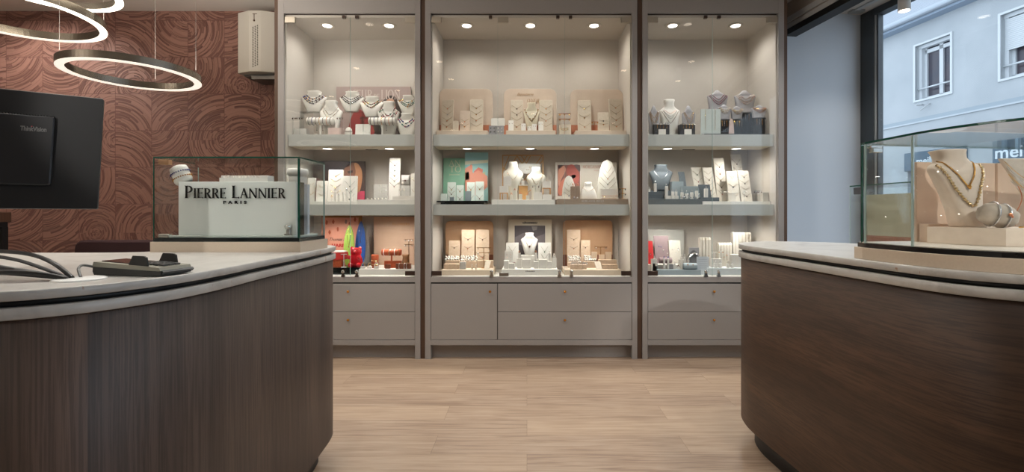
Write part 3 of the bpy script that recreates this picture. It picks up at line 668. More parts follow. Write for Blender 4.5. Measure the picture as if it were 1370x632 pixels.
cab = [([(-1.03, 1.07, 1.004), (-1.05, 1.085, 1.022), (-1.063, 1.11, 1.028), (-1.063, 1.14, 1.02)], .003, CGR, 'short grey cable from the cable outlet to the card terminal'),
       ([(-1.04, 1.06, 1.004), (-1.09, 1.07, 1.035), (-1.18, 1.10, 1.055), (-1.32, 1.14, 1.060), (-1.50, 1.15, 1.063), (-1.75, 1.15, 1.05)], .0048, CBLK, 'thick black cable arching highest from the cable outlet'),
       ([(-1.045, 1.055, 1.004), (-1.10, 1.06, 1.024), (-1.20, 1.08, 1.046), (-1.33, 1.11, 1.052), (-1.52, 1.14, 1.04), (-1.7, 1.12, 1.03)], .0042, CBLK, 'black cable arching just beneath the highest one'),
       ([(-1.05, 1.05, 1.004), (-1.10, 1.04, 1.018), (-1.20, 1.02, 1.042), (-1.32, .98, 1.070), (-1.46, .94, 1.092)], .0036, CGR, 'grey cable rising straight from the cable outlet towards the monitor'),
       ([(-1.055, 1.058, 1.004), (-1.12, 1.05, 1.012), (-1.20, 1.045, 1.018), (-1.32, 1.05, 1.012), (-1.52, 1.07, 1.006), (-1.7, 1.10, 1.006)], .0048, CBLK, 'black cable lying nearest the rear, flat on the stone top'),
       ([(-1.04, 1.048, 1.004), (-1.10, 1.03, 1.020), (-1.18, 1.01, 1.022), (-1.28, .99, 1.008), (-1.45, .955, 1.006), (-1.6, .94, 1.006)], .0052, CBLK, 'thick black cable lying lowest on the counter edge side'),
       ([(-1.05, 1.052, 1.004), (-1.12, 1.035, 1.024), (-1.21, 1.03, 1.030), (-1.30, 1.02, 1.020), (-1.46, 1.0, 1.007), (-1.6, 1.0, 1.006)], .0042, CGR, 'grey cable sagging in the middle of the cable bundle')]
def crom(P, sub=8):
    P = [Vector(p) for p in P]; out = []
    for i in range(len(P)-1):
        p0 = P[max(i-1, 0)]; p1 = P[i]; p2 = P[i+1]; p3 = P[min(i+2, len(P)-1)]
        for j in range(sub):
            t_ = j/sub; out.append(tuple(.5*((2*p1)+(p2-p0)*t_+(2*p0-5*p1+4*p2-p3)*t_*t_+(3*p1-p0-3*p2+p3)*t_**3)))
    out.append(tuple(P[-1])); return out
for P, r, m, lb in cab:
    o = MB().tube(crom(P), r, 8).build('cable', m); tag(o, lb, 'cable', 'cables on the cash counter')

# ------------------------------------------------------------------ monitor seen from behind
MBK = mat('monitor_black', C(23, 23, 24), .5); MBK2 = mat('monitor_black_gloss', C(27, 27, 29), .45)
BR = Vector((-.927*1.36, 1.36, 1.166)); u_ = Vector((-.18, -.115, 0)).normalized(); TR = Vector((-.9137*1.39, 1.39, 1.166+.330))
v_ = (TR-BR); Hm = v_.length; v_.normalize(); n_ = v_.cross(-u_).normalized()      # towards the viewer
if n_.y > 0: n_ = -n_
Wm = .54
mon = thing('computer_monitor', 'black flat computer monitor seen from behind on the cash counter', 'monitor', tuple(BR))
MR = Matrix(((-u_.x, v_.x, n_.x, 0), (-u_.y, v_.y, n_.y, 0), (-u_.z, v_.z, n_.z, 0), (0, 0, 0, 1)))    # local x to the viewer's right, y up, z to the viewer
mb = MB(); mb.M = MR; mb.prism(rrect(-Wm, 0, 0, Hm, .004, 3), -.014, 0, bev=.001); mb.build('back_shell', MBK, mon)
mb = MB(); mb.M = MR; mb.prism(rrect(-Wm+.004, -.004, .004, Hm-.004, .003, 2), -.0155, -.014); mb.build('screen', mat('monitor_screen', C(14, 14, 16), .1), mon)
mb = MB(); mb.M = MR; mb.prism(rrect(-Wm+.002, -.002, Hm-.004, Hm+.0015, .001, 2), -.013, -.001); mb.build('top_trim', mat('silver_trim', C(150, 148, 142), .4, .6), mon)
hx0, hx1, hy0, hy1 = -Wm+.085, -.100, .065, .262
mb = MB(); mb.M = MR; mb.prism(rrect(hx0, hx1, hy0, hy1, .006, 3), 0, .012, bev=.003); hs = mb.build('rear_housing', MBK2, mon)
mb = MB(); mb.M = MR
for i in range(60): mb.box(hx0+.008+i*.0058, hx0+.011+i*.0058, hy1-.001, hy1+.003, .003, .011)
mb.build('vent_slots', BLACK, mon)
sans('ThinkVision', mat('logo_grey', C(120, 118, 116), .4), mon, MR @ T(hx1-.066, hy1-.046, .0121), .052, .0135, .0006, bold=.03, space=.95)
mb = MB(); mb.M = MR; mb.box(hx1-.0445, hx1-.0425, hy1-.0335, hy1-.031, .0121, .013); mb.build('logo_dot', mat('logo_red', C(190, 40, 40), .4), mon)
nb = BR+u_*.27
st = MB(); st.box(-.03, .03, -.012, .012, 0, .30); st.M = Matrix(); 
st.build('stand_column', MBK, mon, loc=(u_*.27-n_*.045+Vector((0, 0, -.161))))
ft = MB(); ft.prism(rrect(-.12, .12, -.09, .09, .01, 3), 0, .005); ft.build('stand_foot', MBK, mon, loc=(u_*.27-n_*.055+Vector((0, 0, -.166))), rz=math.atan2(u_.y, u_.x))

# ------------------------------------------------------------------ high table and chair behind the cash counter
ht = thing('high_table', 'wooden high table on a black steel frame behind the cash counter, beneath the monitor', 'table', (-3.80, 3.05, 0))
MB().box(-.45, .075, -.3, .3, 1.095, 1.165, .004).build('table_top', mat('dark_wood_top', C(74, 50, 38), .5, 0, C(90, 62, 46), 12, stretch=(1, 14, 1)), ht)
for x, y in ((-.40, -.26), (.045, -.26), (-.40, .26), (.045, .26)):
    MB().box(x-.028, x+.028, y-.02, y+.02, 0, 1.06).build('leg', BLACK, ht)
f = MB(); f.box(-.44, .07, -.28, -.24, 1.06, 1.095); f.box(-.44, .07, .24, .28, 1.06, 1.095); f.box(-.44, -.40, -.24, .24, 1.06, 1.095); f.box(.03, .07, -.24, .24, 1.06, 1.095); f.build('top_frame', BLACK, ht)
VEL = mat('burgundy_velvet', C(52, 24, 26), .9, 0, C(44, 19, 22), 60)
cx0, cx1, cyc = WX(108, 2.9), WX(108, 2.9)+.58, 2.9
ch = thing('armchair', 'dark burgundy velvet chair, only the top of its back showing behind the cash counter', 'chair', ((cx0+cx1)/2, cyc+.25, 0))
hw = (cx1-cx0)/2
q = MB(); q.M = T(0, -.27, 0) @ UP; q.prism(rrect(-hw, hw, .46, .990, .055, 6, (0, 0, 1, 1)), -.03, .03, bev=.012); q.build('backrest', VEL, ch)
MB().box(-hw+.02, hw-.02, -.24, .26, .38, .48, .04).build('seat', VEL, ch)
for x in (-hw+.05, hw-.05):
    for y in (-.22, .22): MB().tube([(x, y, 0), (x*.93, y*.93, .39)], [.010, .015], 8).build('leg', BLACK, ch)

# ------------------------------------------------------------------ security fog unit on the relief wall
fu = thing('wall_air_unit', 'white faceted metal unit with slanted vent holes fixed high on the relief wall', 'wall unit', (0, 0, 0))
za, zb = 2.374, 2.898
xl = WX(318.5, 4.02); xm = WX(333, 3.965); xr2 = WX(349, 3.965); xr = xr2+.19
poly = ccw([(xl, 4.02), (xm, 3.965), (xr2, 3.965), (xr, 4.03), (xr, WY-.002), (xl, WY-.002)])
WMT = mat('warm_white_metal', C(184, 178, 166), .45)
MB().prism(poly, za, zb, bev=.003).build('casing', WMT, fu)
vs = MB()
for r in range(24):
    for c in range(3):
        x = WX(338.5+c*3.0, 3.965); z = WZ(89-r*2.28-c*1.2, 3.965)
        vs.M = T(x, 3.9665, z) @ UP @ Rz(.7); vs.prism(ell(0, 0, .0075, .0042, 8), 0, .0022)
vs.build('vent_holes', mat('vent_dark', C(70, 62, 54), .6), fu)
MB().M; q = MB(); q.box(WX(337.5, 3.96), WX(343.5, 3.96), 3.962, 3.966, WZ(18.8, 3.965), WZ(18.2, 3.965)); q.box(WX(339.3, 3.96), WX(340, 3.96), 3.962, 3.966, WZ(27, 3.965), WZ(18, 3.965)); q.M = T(WX(339.6, 3.96), 3.963, WZ(27.5, 3.965)); q.ball((0, 0, 0), .008, 10, 6)
q.build('indicator_cord', mat('cord_brown', C(88, 66, 52), .5), fu)
MB().box(WX(338, 4.05), WX(338, 4.05)+.3, 4.03, WY-.01, za-.048, za-.016, .003).build('bracket_bar', mat('grey_bracket', C(110, 106, 100), .4, .6), fu)
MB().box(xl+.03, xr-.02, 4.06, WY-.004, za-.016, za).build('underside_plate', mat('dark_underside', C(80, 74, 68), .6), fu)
# ------------------------------------------------------------------ wall display cabinets
def X_(px): return (px-CX)*D/F
def Z_(py): return CH+(CY-py)*D/F
YB = 4.17                    # back panel face
SHZ = ((1.7926, 1.699), (1.230, 1.142)); DECK = .652
LED = mat('downlight_lens', C(255, 250, 240), .4, emis=(1, .93, .84, 1), estr=6)
LED2 = mat('shelf_light_lens', C(255, 250, 240), .4, emis=(1, .95, .88, 1), estr=4)
CLAMP = mat('clamp_steel', C(186, 180, 168), .3, .9); CLAMPD = mat('clamp_dark', C(70, 54, 46), .35, .3)
def cabinet(label, xo0, xi0, xi1, xo1, door_splits, clamps_top, latches, clamps_bot, locks, lights, slights, lower, tracks, warm):
    t = thing('display_cabinet', label, 'cabinet', (0, 0, 0), 0, 'wall display cabinets with glass doors')
    a, b, c, d = X_(xo0), X_(xi0), X_(xi1), X_(xo1)
    ztop, zbot = Z_(17.5), Z_(371.3)
    MB().box(a, b, D, YB+.04, .0, HC-.002, .002).build('side_panel', LAM, t)
    MB().box(c, d, D, YB+.04, .0, HC-.002, .002).build('side_panel', LAM, t)
    MB().box(b, c, D+.001, D+.02, Z_(17.5), HC-.002).build('header_panel', LAM, t)
    MB().box(b, c, D+.03, D+.09, 2.724, 2.76).build('top_track', mat('track_brown', C(64, 50, 40), .5), t)
    MB().box(b, c, YB, YB+.018, DECK, 2.722).build('back_panel', LAM_IN, t)
    q = MB(); q.box(b, b+.010, D+.022, YB, DECK, 2.722); q.build('inner_lining', LAM_IN, t)
    q = MB(); q.box(c-.010, c, D+.022, YB, DECK, 2.722); q.build('inner_lining', LAM_IN, t)
    MB().box(b, c, D+.022, YB, 2.72, 2.74).build('inner_ceiling', LAM_IN, t)
    MB().box(b, c, D+.001, YB, Z_(378), DECK).build('deck', LAM, t)
    MB().box(b+.012, c-.012, D+.035, YB-.002, DECK, DECK+.003).build('deck_lining', mat('pale_deck', C(214, 212, 204), .4), t)
    MB().box(a+.004, d-.004, D+.012, YB, Z_(379.7), Z_(378)).build('shadow_gap', BLACK, t)
    for zt, zb_ in SHZ:
        s = MB(); s.box(b+.013, c-.013, 3.722, 3.93, zb_, zt, .001); sh = s.build('shelf', SHELF, t)
        MB().box(b+.013, c-.013, 3.93, YB-.001, zt-.024, zt-.0002).build('shelf_board', LAM_IN, sh)
        MB().box(b+.020, c-.020, 3.735, 3.925, zb_-.002, zb_).build('shelf_underside', mat('warm_white_board', C(222, 214, 196), .5), sh)
    # glass doors
    xs = [b+.002]+[X_(p) for p in door_splits]+[c-.002]
    for i, (p, q_) in enumerate(zip(xs, xs[1:])):
        g_ = MB().box(p+.0012, q_-.0012, D+.014, D+.020, Z_(369.8), Z_(22.0)).build('glass_door', G_CAB, t)
        e = MB()
        if i > 0: e.box(p+.0004, p+.0012, D+.013, D+.020, Z_(369.8), Z_(22)); e.build('door_edge', GEDGE_L, g_)
    for p0, p1 in clamps_top: MB().box(X_(p0), X_(p1), D+.006, D+.026, Z_(29.8), Z_(21.8), .003).build('door_clamp', CLAMP, t)
    for p0, p1 in clamps_bot: MB().box(X_(p0), X_(p1), D+.006, D+.026, Z_(369.2), Z_(363.2), .003).build('door_clamp', CLAMPD, t)
    for p in latches: MB().box(X_(p-2.2), X_(p+2.2), D+.008, D+.03, Z_(23.6), Z_(20), .001).build('door_latch', CLAMPD, t)
    for p in locks:
        l = MB().box(X_(p-2.6), X_(p+2.6), D-.006, D+.012, Z_(370.6), Z_(368.6)); l.box(X_(p-1.6), X_(p+1.8), D-.004, D+.010, Z_(368.6), Z_(363.4)); 
        l.M = T(X_(p), D-.006, Z_(363.6)) @ UP; l.lathe([(.001, -.012), (.013, -.010), (.013, .004), (.008, .008), (.001, .008)], 14); l.build('door_lock', CHROME, t)
    for px in lights:
        x = WX(px, 3.847); f = MB().lathe([(.056, 2.7195), (.058, 2.716), (.055, 2.714), (.040, 2.7145), (.038, 2.7195)], 28, x, 3.847).build('downlight', mat('downlight_rim', C(214, 206, 194), .35, .2), t)
        MB().lathe([(.036, 2.7185), (.036, 2.7145), (.001, 2.7145)], 24, x, 3.847).build('lens', LED, f)
        spot('cabinet_downlight', (x, 3.847, 2.708), CAB_E, 2.75, .9, warm, .03)
    for j, sl in enumerate(slights):
        zb_ = SHZ[j][1]
        for px in (tuple(tracks) if j == 0 else ()): MB().box(WX(px-8, 3.915), WX(px+8, 3.915), 3.90, 3.915, zb_-.006, zb_-.002).build('sensor_strip', BLACK, t)
        for px in sl:
            x = WX(px, 3.845)
            f = MB().lathe([(.043, zb_-.002), (.043, zb_-.005), (.036, zb_-.0055), (.036, zb_-.002)], 24, x, 3.845).build('shelf_light', STEEL, t)
            MB().lathe([(.036, zb_-.003), (.036, zb_-.0052), (.001, zb_-.0052)], 24, x, 3.845).build('lens', LED2, f)
            spot('cabinet_shelf_light', (x, 3.845, zb_-.012), SHELF_E, 2.95, .8, (1, .97, .91), .03)
    # drawers, doors, rail, plinth
    for kind, p0, p1, q0, q1, kx, ky in lower:
        o = MB().box(X_(p0)+.003, X_(p1)-.003, D+.002, D+.02, Z_(q1)+.002, Z_(q0)-.002, .0015).build(kind, LAM, t)
        kn = MB(); kn.M = T(X_(kx), D+.002, Z_(ky)) @ UP; kn.lathe([(.004, 0), (.004, .012), (.0095, .014), (.0105, .020), (.008, .025), (.001, .026)], 16); kn.build('knob', BRASS, o)
    MB().box(b, c, D+.012, YB, Z_(455), Z_(379.7)).build('carcass', mat('carcass_dark', C(70, 62, 56), .7), t)
    MB().box(b, c, D, D+.02, Z_(462.3), Z_(455.2), .001).build('bottom_rail', LAM, t)
    MB().box(b, c, D+.06, D+.08, 0, Z_(462.3)).build('plinth', LAM, t)
    return t
WARM = (1, .93, .84); NEUT = (1, .97, .92)
cabinet('grey display cabinet nearest the brown relief wall, two glass doors over drawers', 371.6, 379.6, 555.2, 562.2, [467.5], [(380, 394), (541, 555)], [459, 476.5], [(541.5, 554.8)], [459, 477.5],
        [437.8, 520.6], [[438, 521], [439, 521]], [('drawer', 379.6, 555.4, 379.8, 417.6, 466.5, 390), ('drawer', 379.6, 555.4, 417.6, 455, 466.5, 428)], [498], NEUT)
cabinet('widest grey display cabinet in the middle, three glass doors over one cupboard and two drawers', 568.6, 576.2, 845.6, 852.6, [665.6, 755.4], [(576.4, 590), (666, 680.4), (831.4, 845.4)], [656, 746.5, 763.5], [(577, 590.6), (831.6, 844.6)], [657.5, 748.5, 764.5],
        [624.3, 709.6, 794.8], [[625, 709.3, 795.4], [625, 711, 796]], [('cupboard_door', 576.2, 665.6, 379.8, 455, 655.8, 390), ('drawer', 665.6, 845.6, 379.8, 417.6, 755.6, 390), ('drawer', 665.6, 845.6, 417.6, 455, 755.6, 428)], [710], WARM)
cabinet('grey display cabinet nearest the street window, two glass doors over drawers', 859.6, 866.6, 1041.4, 1049.2, [954], [(866.8, 880.8), (1027.2, 1041.2)], [945, 963], [(866.8, 880.6)], [944.5, 961.5],
        [900, 984.3], [[893, 985], [897, 985]], [('drawer', 866.6, 1041.4, 379.8, 417.6, 954.6, 390), ('drawer', 866.6, 1041.4, 417.6, 455, 954.6, 428)], [921], NEUT)
for p0, p1, k in ((366.8, 371.5, '6'), (562.3, 568.5, '7'), (852.7, 859.5, '8'), (1049.3, 1053.6, '9')):
    struct(MB().box(X_(p0), X_(p1), D+.014 if k in '78' else D+.004, WY-.002, .0, HC-.002).build('trim_'+k, DARKF))
plate = MB().box(X_(668), X_(680.5), D-.004, D+.012, Z_(369.8), Z_(365.4), .003).build('door_plate', CHROME); tag(plate, 'small chrome plate on the bottom edge of the middle cabinet glass', 'lock plate')

# ------------------------------------------------------------------ curved glass case on the service counter
CB = [(1.118, 1.546), (1.124, 1.44), (1.134, 1.336), (1.168, 1.235), (1.230, 1.147), (1.35, 1.065), (1.6, .99), (1.95, .97), (2.22, 1.05), (2.38, 1.2), (2.43, 1.45), (2.42, 1.74)]
def csm(P, sub=6):
    return [(p[0], p[1]) for p in crom([(a, b_, 0) for a, b_ in P], sub)]
front = csm(CB[:-1])
rear0, rear1 = (1.135, 1.590), (2.40, 1.775)
tc_ = thing('curved_glass_case', 'curved glass display case with suede necklace busts, on the oval counter by the window', 'display case', (0, 0, 0))
base = ccw(front+[(2.42, 1.785), (1.13, 1.60)])
MB().prism(base, 1.0, 1.039, bev=.001).build('base_plinth', CASEW, tc_)
fr2 = [tuple(p) for p in offset(base, -.008)]
MB().prism(ccw(fr2), 1.039, 1.054).build('black_strip', mat('gloss_black_strip', C(16, 16, 16), .25), tc_)
MB().prism(ccw(offset(base, -.012)), 1.054, 1.0565).build('floor_plate', mat('pale_floor_plate', C(216, 208, 196), .3), tc_)
ZT = 1.391
def curved_wall(path, z0, z1, th):
    n = len(path); q = MB(); P = [Vector(p) for p in path]; o = []
    for i in range(n):
        t_ = (P[min(i+1, n-1)]-P[max(i-1, 0)]).normalized(); o.append(P[i]+Vector((-t_.y, t_.x))*th)
    vs = []; fs = []
    for z in (z0, z1): vs += [(p.x, p.y, z) for p in P]+[(p.x, p.y, z) for p in o]
    for i in range(n-1):
        fs += [(i, i+1, 2*n+i+1, 2*n+i), (n+i+1, n+i, 3*n+i, 3*n+i+1), (2*n+i, 2*n+i+1, 3*n+i+1, 3*n+i), (i+1, i, n+i, n+i+1)]
    fs += [(0, 2*n, 3*n, n), (n-1, 2*n-1, 4*n-1, 3*n-1)]
    q._add(vs, fs, True); return q
ins = [Vector(p) for p in csm([(a+.011, b_-.0) for a, b_ in CB[:-1]])]
k_split = min(range(len(ins)), key=lambda i: abs(ins[i].x/ins[i].y-(1222.6-CX)/F))
curved_wall(ins[:k_split+1], 1.045, ZT-.008, .006).build('front_pane', G_CASE, tc_)
curved_wall(ins[k_split:], 1.045, ZT-.008, .006).build('front_pane', G_CASE, tc_)
jv = ins[k_split]; MB().box(jv.x-.0005, jv.x+.0008, jv.y-.002, jv.y+.004, 1.054, ZT-.008).build('pane_joint', GEDGE_L, tc_)
j0 = ins[0]; e = MB(); e.box(j0.x-.0015, j0.x+.0005, j0.y-.001, j0.y+.004, 1.045, ZT-.008); e.build('corner_edge', GEDGE_L, tc_)
rp0 = Vector((ins[0].x+.008, ins[0].y+.024)); rdir = (Vector(rear1)-Vector(rear0)).normalized(); rp1 = rp0+rdir*1.24
q = MB(); nn = Vector((-rdir.y, rdir.x))*.006; q.prism(ccw([tuple(rp0), tuple(rp1), tuple(rp1+nn), tuple(rp0+nn)]), 1.045, ZT-.008); q.build('rear_pane', G_CASE, tc_)
q = MB(); q.box(rp0.x-.001, rp0.x+.001, rp0.y-.002, rp0.y+.006, 1.045, ZT-.008); q.build('corner_edge', GEDGE, tc_)
topo = ccw([tuple(v) for v in ins]+[tuple(rp1+nn), tuple(rp0+nn)])
MB().prism(topo, ZT-.007, ZT, smooth=True).build('top_pane', G_CASE, tc_)
n = len(topo); q = MB(); oo = offset(topo, .0012)
q._add([(*p, ZT-.007) for p in oo]+[(*p, ZT) for p in oo], [(i, (i+1) % n, n+(i+1) % n, n+i) for i in range(n)]); q.build('polished_edge', GEDGE, tc_)
q = MB(); q.M = T(rp0.x, rp0.y, 0) @ Rz(math.atan2(rdir.y, rdir.x)); q.box(.012, .058, -.02, -.003, ZT-.018, ZT-.009, .003); q.box(.012, .050, -.028, -.010, ZT-.034, ZT-.019, .003); q.build('hinge', CHROME, tc_)
CBGE = mat('case_suede', C(236, 220, 204), .9, 0, C(228, 211, 194), 40, .15); CTAN = mat('case_tan_suede', C(216, 190, 168), .9, 0, C(204, 176, 153), 9, .15)
bp = thing('suede_back_panel', 'upright tan suede panel at the back of the curved glass case', 'back panel', (WX(1226.5, 1.585), 1.585, 1.0565))
q = MB(); q.M = Rz(.13); q.box(0, (WX(1336.5, 1.615)-WX(1226.5, 1.585)), 0, .012, 0, .273, .002); q.build('panel_board', CTAN, bp)
bp = thing('suede_back_panel', 'second suede back panel behind the chained drape in the curved glass case', 'back panel', (WX(1338, 1.62), 1.628, 1.0565))
q = MB(); q.M = Rz(.13); q.box(0, .52, 0, .012, 0, .273, .002); q.build('panel_board', CTAN, bp)
# block
bk_ = MB().prism(ccw([(1.308, 1.515), (1.375, 1.330), (1.56, 1.30), (1.60, 1.535)]), 1.0565, 1.0975+.012, bev=.001).build('suede_block', CBGE); tag(bk_, 'pale suede plinth block under the large necklace bust in the curved case', 'display block')
bk2 = MB().box(1.335, 1.42, 1.54, 1.578, 1.0565, 1.118, .002).build('suede_block', CTAN); tag(bk2, 'narrow tan suede block behind the large necklace bust', 'display block')
def bust_mesh(W, H, prof, n=22, tw=0.0):
    """prof: (z, half width, half depth, y centre) as fractions of W (x, y) and H (z)"""
    mb = MB(); out = []
    for z, hw, hd, yc in prof:
        ring = []
        for i in range(n):
            a = 2*pi*i/n; ca, sa = cos(a), sin(a); e = .62
            ring.append((W*hw*math.copysign(abs(ca)**e, ca), W*(yc+hd*math.copysign(abs(sa)**e, sa)), H*z))
        out.append(ring)
    return mb.loft(out)
def profile_at(prof, z):
    for a, b_ in zip(prof, prof[1:]):
        if a[0] <= z <= b_[0]:
            t_ = (z-a[0])/(b_[0]-a[0]+1e-9); return [a[i]+(b_[i]-a[i])*t_ for i in range(4)]
    return list(prof[-1] if z > prof[-1][0] else prof[0])
PROF_A = [(0, .25, .10, .0), (.02, .26, .11, .0), (.30, .36, .13, .0), (.55, .45, .13, .01), (.68, .50, .09, .03), (.705, .50, .08, .04), (.74, .43, .10, .05), (.79, .335, .13, .06), (.86, .255, .16, .06), (.93, .235, .17, .06), (.99, .26, .19, .06), (1.0, .25, .18, .06)]
PROF_FULL = [(0, .40, .16, .02), (.02, .42, .18, .02), (.30, .40, .19, .01), (.50, .44, .21, .0), (.64, .50, .20, .02), (.71, .49, .18, .05), (.76, .36, .17, .06), (.82, .24, .19, .07), (.90, .225, .19, .07), (.985, .26, .22, .07), (1.0, .24, .20, .07)]
PROF_TALL = [(0, .24, .20, .0), (.02, .26, .21, .0), (.22, .24, .19, .0), (.42, .33, .22, .0), (.58, .46, .23, .0), (.68, .50, .21, .02), (.75, .44, .18, .04), (.80, .30, .18, .05), (.86, .24, .19, .05), (1.0, .21, .18, .05)]
PROF_POINT = [(0, .38, .20, .05), (.05, .38, .18, .05), (.40, .42, .15, .03), (.66, .485, .11, .0), (.735, .50, .08, .02), (.765, .45, .09, .03), (.82, .30, .12, .05), (.88, .20, .12, .07), (.95, .13, .10, .08), (1.0, .06, .05, .09)]
def necklace_path(W, H, prof, ztop, zdrop, wide, n=24, pointed=1.0, lift=.004):
    """from one side of the neck, down over the chest, to the other side (local coordinates of the bust)"""
    P = []
    for i in range(n+1):
        u = -1+2*i/n; z = zdrop+(ztop-zdrop)*abs(u)**(1.8 if pointed == 1.0 else pointed)
        x = W*wide*math.sin(u*pi/2) if pointed == 1.0 else W*wide*u
        _, hw, hd, yc = profile_at(prof, z); e = min(.999, abs(x/(W*hw)))
        y = W*(yc-hd*(1-e**2.67)**.375)
        P.append((x, y-lift, H*z))
    return P
def add_necklace(loc, rz, P, label, group=None, mat_=None, bead=0.0, mats=None, r=.0011, step=1):
    o = MB()
    o.tube(P, r, 5); ob = o.build('necklace', mat_ or GOLD, loc=loc, rz=rz); tag(ob, label, 'necklace', group)
    if bead:
        ms = mats or [mat_ or GOLD]
        L = [0]
        for a, b_ in zip(P, P[1:]): L.append(L[-1]+(Vector(b_)-Vector(a)).length)
        nb = max(4, int(L[-1]/(bead*2.25*step)))
        byc = {}
        for i in range(nb+1):
            s = L[-1]*i/nb; j = max(k for k in range(len(L)) if L[k] <= s+1e-9); j = min(j, len(P)-2); t_ = (s-L[j])/(L[j+1]-L[j]+1e-9)
            p = Vector(P[j]).lerp(Vector(P[j+1]), t_); mi = (i*7+i//3) % len(ms); byc.setdefault(mi, MB()).ball(tuple(p), bead*(1 if i % 2 else .8), 7, 5)
        for mi, q in byc.items(): q.build('beads', ms[mi], ob)
    return ob
# large suede bust, turned towards the aisle
BW, BH = .150, .242
bl_ = (WX(1299, 1.46), 1.46, 1.1095); brz = -.12
def lean_(P): return [(p[0]-.066*(p[2]/BH), p[1], p[2]) for p in P]
PROF_BIG = [(0, .22, .30, .08), (.02, .24, .31, .08), (.25, .27, .26, .06), (.50, .36, .24, .01), (.66, .46, .23, -.04), (.75, .50, .20, -.04), (.80, .44, .19, -.01), (.85, .29, .22, .02), (.90, .245, .235, .03), (.97, .26, .25, .03), (1.0, .28, .27, .03), (1.006, .26, .25, .03)]
_bm = bust_mesh(BW, BH, PROF_BIG, 32); _bm.v = lean_(_bm.v); b1_ = _bm.build('necklace_bust', CBGE, loc=bl_, rz=brz); tag(b1_, 'large cream suede necklace bust with gold necklaces in the curved glass case', 'necklace bust')
add_necklace(bl_, brz, lean_(necklace_path(BW, BH, PROF_BIG, .86, .52, .30, 40, 1.15, .003)), 'short gold snake chain coming to a point on the large suede bust', None, GOLD, r=.0022)
oo = add_necklace(bl_, brz, lean_(necklace_path(BW, BH, PROF_BIG, .80, .27, .40, 60, 1.5, .004)), 'long heavy gold link necklace hung lowest on the large suede bust', None, mat('pale_gold', C(226, 198, 150), .22, 1.0), bead=.0052, r=.0016, step=.85)
_p = lean_(necklace_path(BW, BH, PROF_BIG, .86, .52, .30, 40, 1.15, .005))[20]
q = MB(); q.ball(_p, .0055, 10, 8); q.tube([(_p[0], _p[1], _p[2]), (_p[0]+.001, _p[1]-.001, _p[2]-.008)], .003, 8)
pe = q.build('pendant', GOLD, loc=bl_, rz=brz); tag(pe, 'small round gold pendant at the point of the snake chain', 'pendant')
# bracelet cushion
cu = thing('bracelet_cushion', 'crumpled cream fabric cushion holding two silver bracelets in the curved case', 'display cushion', (WX(1334, 1.375), 1.385, 1.109), -.2)
q = MB(); nn_ = 22; R_ = []
for j in range(13):
    a = pi*j/12; rr = max(.02, sin(a)**.55)
    R_.append([( -.048*cos(a)+.002*sin(9*a+i), .030*rr*cos(2*pi*i/nn_)*(1+.07*sin(5*a+3*i)), .036+.034*rr*sin(2*pi*i/nn_)*(1+.08*sin(4*a+i*2))) for i in range(nn_)])
q.M = Matrix.Rotation(.25, 4, 'Y') @ T(0, 0, .003); q.loft(R_); q.build('cushion', mat('cream_fabric', C(206, 194, 180), .9, 0, C(190, 177, 162), 50, .3), cu)
for i, (xx, lb) in enumerate(((-.016, 'silver bangle round the upper end of the crumpled cushion'), (.012, 'silver bangle with a rose gold knot round the middle of the crumpled cushion'))):
    q = MB(); q.M = Matrix.Rotation(.25, 4, 'Y') @ T(xx, 0, .039) @ Matrix.Rotation(pi/2-.12, 4, 'Y'); q.tube([(.037*cos(2*pi*k/28), .034*sin(2*pi*k/28), 0) for k in range(28)], .0022, 6, True)
    ob = q.build('bangle', SILVER, loc=cu.location, rz=-.2); tag(ob, lb, 'bangle')
    if i:
        q = MB(); q.ball((.018, -.036, .040), .005, 8, 6); q.ball((.023, -.034, .034), .004, 8, 6); q.build('knot', ROSE, ob)
# a cloth-covered stand with fine chains at the picture edge
DR = mat('drape_cloth', C(214, 204, 192), .85, 0, C(204, 192, 178), 60, .2)
dt = thing('draped_stand', 'slanting cream necklace stand with fine chains at the picture edge of the curved case', 'necklace stand', (WX(1338, 1.45), 1.45, 1.0565))
q = MB(); q.M = UP; q.prism(ccw([(0, .268), (.030, .225), (.070, .160), (.100, .095), (.112, 0), (.30, 0), (.30, .268)]), -.01, .006, bev=.002); q.build('cloth_board', DR, dt)
for i in range(4):
    P = [(0.002+i*.006+.15*t_/12, -.012, .258-i*.02-.055*sin(pi*.5*t_/12)-.02*sin(pi*t_/12)) for t_ in range(13)]
    add_necklace(tuple(dt.location), 0, P, ['topmost', 'second', 'third', 'lowest'][i]+' fine chain draped across the slanting cream stand', 'fine chains on the slanting cream stand', SILVER if i % 2 else GOLD, r=.0009)
for i in range(2):
    P = [(.04+i*.035+.012*sin(t_*.5), -.005-.014*i, .18-.011*t_) for t_ in range(12)]
    add_necklace((dt.location[0]-.01, dt.location[1]-.02, dt.location[2]), 0, P, ['shorter', 'longer'][i]+' rose gold chain hanging below the slanting cream stand', 'rose gold chains below the slanting cream stand', ROSE, r=.0013)
brc = add_necklace((WX(1352, 1.36), 1.335, 1.113), 0, [(i*.009, .004*sin(i*1.3), 0) for i in range(9)], 'row of small gold links lying on the suede plinth block', None, GOLD, bead=.003)

